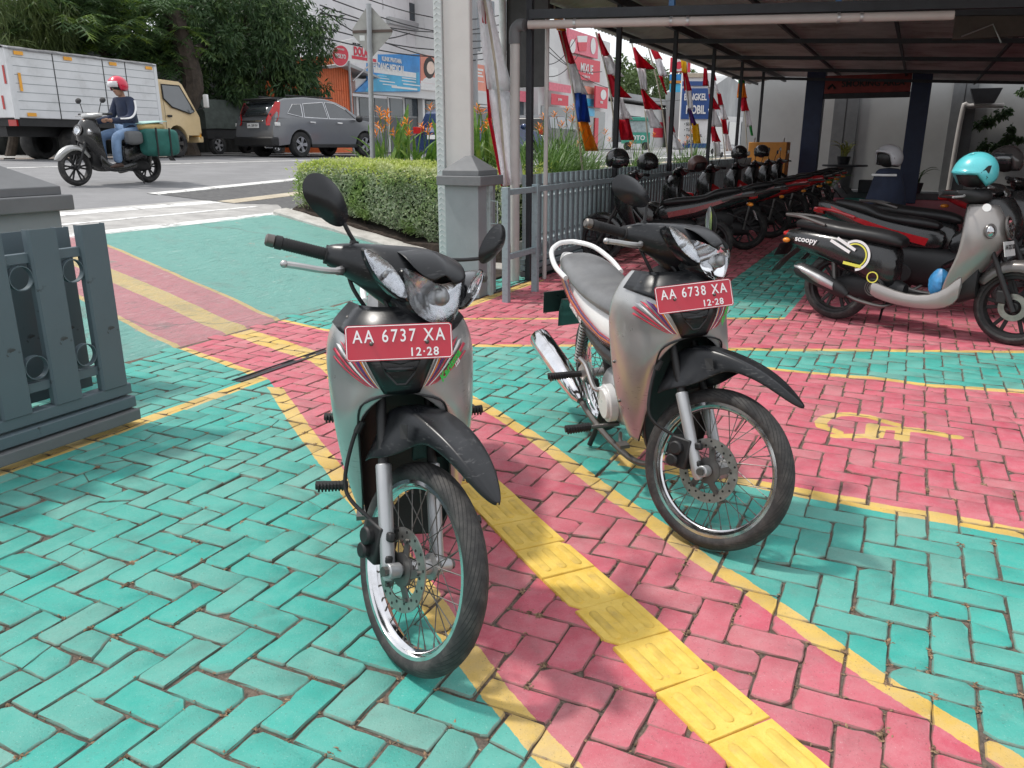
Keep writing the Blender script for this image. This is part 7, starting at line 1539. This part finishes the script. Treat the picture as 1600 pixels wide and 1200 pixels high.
    # headset
    H0 = Vector((wb - .36, 0, 1.0)); rows = [[H0 + Vector((dx + rf * math.cos(a), y, dz + rz * math.sin(a))) for a in [2 * math.pi * k / 12 for k in range(12)]] for y, dx, dz, rf, rz in ((-.24, -.06, .03, .02, .02), (-.18, -.03, .02, .045, .035), (-.09, 0, 0, .075, .055), (0, .01, 0, .085, .06), (.09, 0, 0, .075, .055), (.18, -.03, .02, .045, .035), (.24, -.06, .03, .02, .02))]
    b = MB(S); b.loft(rows); b.build('handlebar_cover', P.get('headset', M_BLKP), root, ang=50, sub=1)
    if not P.get('lamp_low'):
        ol = smooth_poly([(-.09, .03), (0, .02), (.09, .03), (.07, -.04), (0, -.06), (-.07, -.04)], 4); b = MB(S); o = H0 + Vector((.085, 0, -.005)); b.loft(dome(ol, o, (0, 1, 0), (-.3, 0, 1), .02, 4, 2.5)); b.build('headlight', M_REFL, root, ang=60)
    else:
        for sy, w0, y0, z0 in ((0, .085, 0, .80), (-1, .036, .145, .775), (1, .036, .145, .775)):
            t = .0 if sy == 0 else .55; o = apron(z0, t, sy or 1); nx = Vector((1, .9 * sy, .25)).normalized(); X = Vector((-nx.y, nx.x, 0)).normalized(); Y = nx.cross(X); ol = smooth_poly([(w0 * math.cos(2 * math.pi * k / 10), w0 * (1.25 if sy else .92) * math.sin(2 * math.pi * k / 10)) for k in range(10)], 2)
            b = MB(); b.loft(dome(ol, o + nx * .006, X, Y, .03, 5)); l_ = b.build('headlight' if sy == 0 else 'turn_signal', M_REFL if sy else M_LENS, root, ang=60)
            if sy == 0: b = MB(); b.loft(dome(ol, o + nx * .001, X, Y, -.004, 4)); b.build('headlight_reflector', M_REFL, l_)
            b = MB(); b.tube(dome(ol, o + nx * .008, X, Y, 0, 1)[0], .008, 6, closed=True); b.build('lamp_rim', P.get('body2', M_SCGREY), l_)
    for sy in (-1, 1):
        g0 = H0 + Vector((-.06, sy * .23, .03)); gd = Vector((-.3, sy * .95, .03)).normalized(); b = MB(S); b.tube([g0, g0 + gd * .12, g0 + gd * .125, g0 + gd * .145], [.0165, .0165, .019, .016], 10); b.build('grip', M_GRIP, root)
        l0 = g0 + Vector((.045, -sy * .03, -.012)); b = MB(S); b.tube(cat([l0, l0 + Vector((.02, sy * .05, -.005)), l0 + Vector((-.01, sy * .15, -.01))], 4), .007, 6); b.build('brake_lever', M_ALU, root)
        if P.get('mirrors', True):
            m0 = H0 + Vector((-.03, sy * .17, .04)); m1 = m0 + Vector((-.02, sy * .07, .17)); b = MB(S); b.tube([m0, m0.lerp(m1, .5) + Vector((0, 0, .01)), m1], .006, 6); ms_ = b.build('mirror_stalk', M_TRIM, root)
            b = MB(S); ov = [(sy * (.03 + .07 * math.cos(2 * math.pi * k / 14)), .02 + .042 * math.sin(2 * math.pi * k / 14)) for k in range(14)]; b.loft(dome(ov, m1, (0, 1, 0), (-.1, 0, 1), .02, 3)); b.build('mirror_housing', M_TRIM, ms_, ang=60); b = MB(S); b.loft(dome([(u * .93, v * .93) for u, v in ov], m1 + Vector((-.002, 0, 0)), (0, 1, 0), (-.1, 0, 1), -.001, 2)); b.build('mirror_glass', M_MIRR, ms_)
    # engine, muffler, stands
    b = MB(); b.loft(sup([(-.05, .05, .20, .32), (.12, .075, .18, .38), (.38, .085, .19, .40), (.52, .06, .22, .34)])); en = b.build('engine', M_TRIM, root, ang=50); 
    b = MB(); b.disc((.33, -.105, .30), (0, 1, 0), .075, .05, 24); b.build('cooling_cover', M_TRIM, en, bevel=.006)
    if det:
        for k in range(4): b = MB(); b.lathe([(.016 + k * .015, -.003), (.020 + k * .015, -.003), (.020 + k * .015, .003), (.016 + k * .015, .003)], (.33, -.133, .30), (0, 1, 0), 20, closed=True); b.build('cooling_ring', M_STEEL, en)
    b = MB(); b.tube(cat([(.50, -.05, .22), (.42, -.13, .17), (.25, -.16, .19), (.14, -.165, .225)], 5), .014, 8); ex = b.build('exhaust_pipe', M_STEEL, root)
    b = MB(); b.tube([(.15, -.165, .22), (.10, -.168, .25), (-.05, -.178, .315), (-.24, -.188, .385), (-.27, -.19, .395)], [.03, .052, .060, .058, .04], 16); b.build('muffler', P.get('muffler', M_BLKM), ex)
    b = MB(); b.loft([[Vector((x, -.235 - dy, z + h)), Vector((x, -.245 - dy, z)), Vector((x, -.232 - dy, z - h))] for x, z, h, dy in ((.06, .285, .03, 0), (-.06, .33, .036, .004), (-.20, .385, .030, .006), (-.27, .41, .008, 0))], False, False); b.build('heat_shield', P.get('shield', M_ALUG), ex, ang=50, solid=.006)
    b = MB(); b.tube([(.38, .12, .20), (.30, .20, .10), (.28, .23, .0)], .010, 8); b.build('side_stand', M_TRIM, root)
    for sy in (-1, 1): b = MB(); b.tube([(.02, sy * .11, .27), (-.03, sy * .11, .58)], [.018, .016], 8); b.build('shock_absorber', M_STEEL, root)
    return root, S, H0, bo, fa_, apron
def at_g(u, v): return gz(u, v)
SCG = 'parked scooters and motorcycles'
# ---- silver and black retro scooter on the right
rc = Vector((2.60, 6.36, 0)); fc = Vector((3.50, 5.46, 0)); azS = math.degrees(math.atan2((fc - rc).x, (fc - rc).y))
sc1, S1, H1_, bo1, fa1, apr1 = make_scooter('retro_scooter', 'black and silver retro scooter with a turquoise helmet on its handlebar', rc, azS, R(-3), R(-6), dict(wb=1.26, wr=.272, body=M_BLKP, front=M_SCSIL, fender=M_SCGREY, headset=M_BLKM, side=M_SCSIL, lamp_low=True, mirrors=False, plate=(M_TRIM, M_WTXT, 'AA 5217 KB'), group=SCG, rim=M_TRIM, fork=M_BLKM, shield=M_ALU))
text('lettering', 'scoopy', .060, M_WTXT, bo1, (-.24, -.156, .615), (1, -.14, -.05), (.05, 0, 1), .02, .001, 1.15)
def ringpart(c, r0, r1, mat, y, a0=0, a1=6.283):
    b = MB(); n = 30; b.grid([[Vector((c[0] + r * math.cos(a0 + (a1 - a0) * k / n), y - .0, c[1] + r * math.sin(a0 + (a1 - a0) * k / n))) for k in range(n + 1)] for r in (r0, r1)]); b.build('graphic', mat, bo1, ang=0, solid=.002)
ringpart((.17, .53), .100, .118, M_WTXT, -.1740, -1.4, 2.2); ringpart((.17, .53), .082, .093, M_CREAMY, -.1745, -1.4, 2.4); ringpart((.32, .38), .035, .043, M_CREAMY, -.160); 
for (x0, z0, x1, z1, m) in ((-.03, .63, .13, .55, M_WTXT), (.02, .65, .17, .57, M_WTXT), (.09, .47, .23, .45, M_CREAMY)): b = MB(); b.bar((x0, -.175, z0), (x1, -.175, z1), .003, .022); b.build('graphic', m, bo1)
b = MB(); b.disc(apr1(.93, .55, -1) + Vector((.0, -.006, .0)), (.4, -.8, .3), .028, .006, 18); b.build('badge', M_WHITEP, fa1)
b = MB(); b.prism([(-.13, -.05), (.13, -.05), (.13, .05), (-.13, .05)], .003, apr1(.66, 0, 1) + Vector((.03, 0, 0)), (0, 1, 0), (-.25, 0, 1)); fp = b.build('front_number_plate', M_WHITEP, sc1); text('lettering', 'AA 5217 KB', .045, M_KTXT, fp, apr1(.66, 0, 1) + Vector((.037, 0, .012)), (0, 1, 0), (-.25, 0, 1), .01, .001)
M_BAG = mk('blue plastic bag', (.05, .25, .52), .35, var=.3, scale=14)
def on_bike(root, loc): 
    return Matrix.LocRotScale(root.location, root.rotation_euler, None) @ Vector(loc)
b = MB(); b.ball((0, 0, 0), .085, 9, (.8, 1, 1.25)); rr_ = random.Random(3); b.v = [p * (1 + .12 * noise.noise(p * 22)) for p in b.v]; o = b.build('plastic_bag', M_BAG, None, ang=30); o.location = on_bike(sc1, (.76, -.05, .38)); tag(o, 'blue plastic bag on the retro scooter footboard', 'bag')
M_TURQ = mk('turquoise helmet paint', (.10, .52, .56), .3, var=.08, coat=.5)
helmet('turquoise open-face helmet on the retro scooter', on_bike(sc1, (.86, -.02, 1.16)), R(-160), M_TURQ, R(22), graphic=True)
# ---- bikes behind it on the right
M_GHEL = mk('grey helmet paint', (.50, .50, .52), .35, var=.05, coat=.3); M_DHEL = mk('black helmet paint', (.016, .016, .018), .25, var=.1, coat=.5); M_BRHEL = mk('brown helmet paint', (.16, .09, .08), .35, var=.1, coat=.4); M_SMHEL = mk('smoke helmet paint', (.06, .055, .055), .2, var=.1, coat=.6)
def right_bike(off_a, off_t, az, label, P, lean=-3):
    p = W(off_a, -off_t); return make_scooter('parked_motorcycle', label, p, az, R(lean), R(4), dict(P, group=SCG, detail=False))
a0_, t0_ = (rc - G0).dot(E1), -(rc - G0).dot(EN)
rb1 = right_bike(a0_ + .85, t0_ + .15, 128, 'black and red sport motorcycle directly behind the retro scooter', dict(wb=1.26, wr=.28, body=M_BLKP, front=M_BLKP, sport=True, stripe=M_REDB, rail=M_REDB, mirrors=False))
rb2 = right_bike(a0_ + 2.2, t0_ + .45, 126, 'dark motorcycle draped with a navy jacket under the grey helmet', dict(wb=1.25, wr=.26, body=M_BLKP, front=M_BLKP, mirrors=False))
rb3 = right_bike(a0_ + 3.3, t0_ + 1.2, 124, 'red motorcycle deep under the canopy right of the grey helmet', dict(wb=1.26, wr=.28, body=M_REDB, front=M_DKRED, sport=True, stripe=M_BLKP))
rb4 = right_bike(a0_ + 1.9, t0_ + 2.2, 122, 'red sport motorcycle under the smoke grey helmet at the right edge', dict(wb=1.26, wr=.28, body=M_DKRED, front=M_DKRED, sport=True, stripe=M_BLKP, mirrors=False))
rb5 = right_bike(a0_ + 4.6, t0_ + 1.6, 124, 'dark red motorcycle with raised mirror farthest back on the right', dict(wb=1.26, wr=.28, body=M_BLKP, front=M_DKRED, sport=True, stripe=M_DKRED))
helmet('pale grey open-face helmet above the navy jacket', at_y(1388, 247, 8.9), R(200), M_GHEL, R(-8))
helmet('smoke grey full helmet behind the turquoise one', at_y(1572, 252, 7.6), R(205), M_SMHEL, R(-5), visor=M_CARGL)
# navy jacket hanging over handlebar
jp = at_y(1385, 300, 8.9); t = thing('jacket', 'navy jacket with white piping draped below the grey helmet', 'jacket', jp + Vector((0, 0, .05)), scale=1.3)
M_NAVY = mk('navy cloth', (.02, .028, .055), .85, var=.25, bump=.5, bscale=9, bdist=.03)
rows = []; rr_ = random.Random(8)
for i in range(9):
    f = i / 8; row = []
    for k in range(14): a = 2 * math.pi * k / 14; r = (.10 + .13 * f) * (1 + .18 * noise.noise(Vector((k * .9, i * .5, 2)))); row.append(Vector((math.cos(a) * r, math.sin(a) * r * .6, .16 - .48 * f)))
    rows.append(row)
b = MB(); b.loft(rows); b.build('cloth', M_NAVY, t, ang=60, sub=1)
b = MB(); b.tube([p + (p - Vector((0, 0, p.z))).normalized() * .012 for p in rows[1][6:12]], .010, 6); b.build('piping', M_WTXT, t)
# ---- left row, facing the fence
def left_bike(u, v, az, label, P, lean=2, steer=-8):
    p = gz(u, v); return make_scooter('parked_motorcycle', label, p, az, R(lean), R(steer), dict(P, group=SCG, detail=False))
LW = (M_WHITEP, M_KTXT, 'G 5340 YH'); LR = (M_REDP, M_WTXT, 'AA 9051 XA')
lb = []
lb.append(left_bike(1106, 414, -78, 'black scooter with white rear plate, nearest of the left row', dict(wb=1.26, wr=.27, body=M_BLKP, front=M_BLKP, plate=LW, date='06·30', mirrors=False, sport=True, stripe=M_DKRED)))
lb.append(left_bike(1162, 390, -72, 'black motorcycle with pale grey seat, second of the left row', dict(wb=1.26, wr=.28, body=M_BLKP, front=M_BLKP, plate=LR, sport=True, stripe=M_DKRED, mirrors=False, seat=M_SEATB)))
lb.append(left_bike(1202, 372, -68, 'red motorcycle with black seat, third of the left row', dict(wb=1.28, wr=.30, body=M_REDB, front=M_BLKP, plate=LR, sport=True, stripe=M_REDB)))
lb.append(left_bike(1232, 357, -61, 'red and black motorcycle, fourth of the left row', dict(wb=1.28, wr=.30, body=M_REDB, front=M_BLKP, plate=(M_REDP, M_WTXT, 'AA 9184 XA'), sport=True, stripe=M_BLKP)))
lb.append(left_bike(1251, 345, -61, 'black motorcycle with orange red flank, fifth of the left row', dict(wb=1.26, wr=.28, body=M_BLKP, front=M_BLKP, plate=LR, sport=True, stripe=M_REDB)))
lb.append(left_bike(1266, 335, -61, 'black motorcycle, sixth of the left row', dict(wb=1.26, wr=.28, body=M_BLKP, front=M_BLKP, plate=LR, sport=True, stripe=M_BLKP)))
lb.append(left_bike(1279, 327, -61, 'dark motorcycle farthest back in the left row', dict(wb=1.26, wr=.28, body=M_BLKP, front=M_BLKP, sport=True, stripe=M_DKRED)))
fr = lambda i, l: on_bike(lb[i][0], l)
helmet('black full-face helmet hung on the nearest black scooter', at_y(965, 250, 9.9), R(-70), M_DHEL, R(10), visor=M_CARGL)
helmet('black helmet next to the nearest one, second of the left row', at_y(1012, 255, 11.0), R(120), M_DHEL, R(8), visor=M_CARGL)
helmet('brown open-face helmet on the third motorcycle', at_y(1090, 258, 11.9), R(-60), M_BRHEL, R(0))
helmet('small black helmet above the red motorcycles', at_y(1155, 240, 14.6), R(100), M_DHEL, R(0))
helmet('black helmet farthest back before the orange box', at_y(1190, 238, 15.8), R(100), M_DHEL, R(0))
# ================================================================== rider on the road
RAZ = 206
fw_ = at_y(122, 290, 12.35); s_ = (fw_ - G0).dot(EN); fw_ = W((fw_ - G0).dot(E1), s_, ter(s_)); dirv = Vector((math.sin(R(RAZ)), math.cos(R(RAZ)), 0)); rpos = fw_ - dirv * 1.28; rpos.z = ter((rpos - G0).dot(EN)) 
RZR = R(90 - RAZ)
rs, RS, RH0, _, _, _ = make_scooter('ridden_scooter', 'black and silver scooter ridden along the road with green side bags', rpos, RAZ, 0, 0, dict(wb=1.28, wr=.27, body=M_BLKP, front=M_BLKP, fender=M_SILVER, headset=M_SILVER, lamp_low=True, mirrors=True, group=SCG, rim=M_TRIM, detail=False))
rs.name = 'ridden_scooter'
# body: skin-modifier figure, one continuous surface
pr = thing('person', 'rider in a red helmet, navy jacket with white sleeve stripes and blue jeans', 'person', rpos + dirv * .12, RZR, scale=.92)
def skin(name, verts, edges, rad, mats, parent, split=None, sub=2):
    me = bpy.data.meshes.new(name); me.from_pydata(verts, edges, []); o = bpy.data.objects.new(name, me); COL.objects.link(o)
    m = o.modifiers.new('skin', 'SKIN'); m.use_smooth_shade = True; sv = me.skin_vertices[0].data
    for i, r in enumerate(rad): sv[i].radius = (r, r) if not isinstance(r, tuple) else r
    sv[0].use_root = True; q = o.modifiers.new('sub', 'SUBSURF'); q.levels = sub; q.render_levels = sub
    for mt in mats: me.materials.append(mt)
    o.parent = parent; return o
JE = mk('blue jeans', (.16, .25, .40), .85, var=.2, bump=.3, bscale=40); JK = mk('navy jacket', (.018, .028, .062), .75, var=.2, bump=.4, bscale=12, bdist=.02); SK = mk('skin tone', (.38, .21, .14), .55, var=.08)
V = [(.12, 0, .84), (.12, 0, .98), (.14, 0, 1.14), (.17, 0, 1.30), (.20, 0, 1.40), (.22, 0, 1.47)]; E_ = [(0, 1), (1, 2), (2, 3), (3, 4), (4, 5)]; Rr = [(.11, .13), (.10, .12), (.10, .12), (.09, .12), (.055, .06), .05]
def chain(pts, rads, root):
    k = len(V); V.extend(pts); Rr.extend(rads); E_.append((root, k)); E_.extend((k + i, k + i + 1) for i in range(len(pts) - 1))
for s in (-1, 1):
    chain([(.17, s * .17, 1.34), (.22, s * .225, 1.17), (.32, s * .25, 1.06), (.55, s * .22, 1.02), (.72, s * .235, 1.03)], [.052, .045, .042, .036, .030], 3)
    chain([(.17, s * .10, .82), (.38, s * .17, .80), (.56, s * .19, .78), (.58, s * .18, .55), (.57, s * .17, .36)], [.095, .088, .070, .058, .045], 0)
bd = skin('body', V, E_, Rr, [SK], pr)
def shell(name, V, E_, Rr, mat, parent=pr): return skin(name, V, E_, Rr, [mat], parent)
# clothes a little larger than the body
shell('jacket', [(.12, 0, .86), (.12, 0, .98), (.14, 0, 1.14), (.17, 0, 1.30), (.195, 0, 1.42), (.17, -.17, 1.34), (.22, -.235, 1.17), (.32, -.26, 1.06), (.55, -.225, 1.025), (.66, -.235, 1.03), (.17, .17, 1.34), (.22, .235, 1.17), (.32, .26, 1.06), (.55, .225, 1.025), (.66, .235, 1.03)], [(0, 1), (1, 2), (2, 3), (3, 4), (3, 5), (5, 6), (6, 7), (7, 8), (8, 9), (3, 10), (10, 11), (11, 12), (12, 13), (13, 14)], [(.155, .185), (.15, .18), (.15, .18), (.14, .185), .085, .088, .075, .068, .055, .048, .088, .075, .068, .055, .048], JK)
shell('jeans', [(.13, 0, .84), (.17, -.10, .83), (.38, -.175, .81), (.57, -.195, .785), (.59, -.185, .55), (.58, -.175, .34), (.17, .10, .83), (.38, .175, .81), (.57, .195, .785), (.59, .185, .55), (.58, .175, .34)], [(0, 1), (1, 2), (2, 3), (3, 4), (4, 5), (0, 6), (6, 7), (7, 8), (8, 9), (9, 10)], [(.15, .17), .115, .105, .088, .078, .072, .115, .105, .088, .078, .072], JE)
for s in (-1, 1):
    b = MB(); b.loft(sup([(.50, .035, .278, .33), (.56, .045, .275, .37), (.64, .047, .275, .335), (.74, .04, .275, .31), (.77, .02, .28, .30)])); b.v = [p + Vector((0, s * .17, .0)) for p in b.v]; b.build('shoe', mk('brown shoe', (.07, .04, .03), .6), pr, ang=60)
    b = MB(); pts = [(.165, s * .255, 1.36), (.20, s * .305, 1.24), (.26, s * .325, 1.14), (.36, s * .33, 1.075), (.52, s * .29, 1.06)]; b.tube(cat(pts, 4), .016, 6, flat=.5); b.build('sleeve_stripe', M_WTXT, pr)
    # hand: palm and five curled fingers round the grip
    hv = [(.70, s * .235, 1.03), (.745, s * .245, 1.035), (.775, s * .25, 1.035)]; he = [(0, 1), (1, 2)]; hr = [.030, .034, .030]
    for k in range(4):
        n0 = len(hv); y = s * (.215 + .022 * k); l = (.9, 1.0, .95, .8)[k]; hv += [(.795, y, 1.045), (.82 + .004 * l, y, 1.03), (.812, y, 1.03 - .03 * l), (.79, y, 1.03 - .042 * l)]; he += [(2, n0), (n0, n0 + 1), (n0 + 1, n0 + 2), (n0 + 2, n0 + 3)]; hr += [.0095, .009, .0085, .008]
    n0 = len(hv); hv += [(.76, s * .205, 1.02), (.785, s * .195, 1.01), (.80, s * .20, 1.0)]; he += [(1, n0), (n0, n0 + 1), (n0 + 1, n0 + 2)]; hr += [.011, .010, .009]; skin('hand', hv, he, hr, [SK], pr, sub=1)
# head with face inside an open-face helmet
b = MB(); rows = []
for z, rx, ry, dx in ((1.425, .05, .05, -.01), (1.465, .062, .058, .005), (1.495, .082, .068, .008), (1.535, .09, .074, .006), (1.575, .094, .078, .002), (1.615, .094, .078, 0), (1.655, .085, .07, -.004), (1.685, .05, .045, -.005)): rows.append([Vector((.25 + dx + rx * math.cos(a), ry * math.sin(a), z)) for a in [2 * math.pi * k / 14 for k in range(14)]])
b.loft(rows); b.tube([(.335, 0, 1.585), (.362, 0, 1.54), (.345, 0, 1.53)], [.009, .014, .010], 6); hd_ = b.build('head', SK, pr, ang=60, sub=1)
for s in (-1, 1): b = MB(); b.ball((.332, s * .032, 1.575), .0125, 6); b.build('eye', M_KTXT, hd_)
b = MB(); b.tube([(.338, -.025, 1.50), (.347, 0, 1.498), (.338, .025, 1.50)], .006, 5); b.build('mouth', mk('lip', (.30, .12, .10), .5), hd_)
b = MB(); b.tube([(.19, 0, 1.40), (.215, 0, 1.48), (.235, 0, 1.53)], .055, 10); b.build('neck', SK, pr)
hl_ = helmet('red open-face helmet with a raised clear visor worn by the rider', rpos + dirv * .12 + Matrix.Rotation(RZR, 3, 'Z') @ Vector((.25, 0, 1.60)) * .92, RZR, mk('bright red helmet', (.62, .01, .05), .3, var=.06, coat=.5), 0, group=None, visor=mk('pale visor', (.70, .68, .70), .2, coat=.5))
# saddle bags and the parcel lid
M_GBAG = mk('dark green bag cloth', (.018, .125, .105), .75, var=.15, bump=.4, bscale=9, bdist=.02); M_MINT = mk('mint sheet', (.42, .64, .58), .6, var=.08)
def soft(name, x0, x1, y0, y1, z0, z1, mat, parent, seed):
    b = MB(); b.loft(sup([(x0, (y1 - y0) / 2 * .86, z0 + .02, z1 - .02), (x0 + .05, (y1 - y0) / 2, z0, z1), ((x0 + x1) / 2, (y1 - y0) / 2 * 1.06, z0 - .015, z1), (x1 - .05, (y1 - y0) / 2, z0, z1), (x1, (y1 - y0) / 2 * .86, z0 + .02, z1 - .02)], 20, 3.2)); b.v = [p + Vector((0, (y0 + y1) / 2, 0)) + Vector((0, 1, 0)) * .015 * noise.noise(p * 7 + Vector((seed, 0, 0))) for p in b.v]; return b.build(name, mat, parent, ang=50, sub=1)
sb = thing('saddle_bags', 'dark green cloth saddle bags with parcels behind the rider', 'bag', rpos + dirv * .26, RZR)
for s in (-1, 1):
    lo, hi = (s * .18, s * .44) if s > 0 else (s * .44, s * .18); soft('bag', -.62, .02, lo, hi, .42, .84, M_GBAG, sb, s); y = s * .445
    for x in (-.40, -.14): b = MB(); b.bar((x, y, .42), (x, y, .85), .03, .008, (0, 1, 0)); b.build('strap', M_TRIM, sb)
soft('parcel', -.50, -.02, -.22, .30, .80, .93, mk('buff parcel', (.55, .38, .16), .7, var=.2), sb, 3)
b = MB(); b.grid([[Vector((x, y, .93 + .10 * ((-x) - .1) - .03 * abs(y))) for y in (-.30, -.16, 0, .16, .30)] for x in (.0, -.15, -.30, -.50)]); b.build('lid_sheet', M_MINT, sb, ang=60, solid=.012)
soft('tote', .02, .30, .20, .36, .60, .80, M_WALLD, sb, 4)
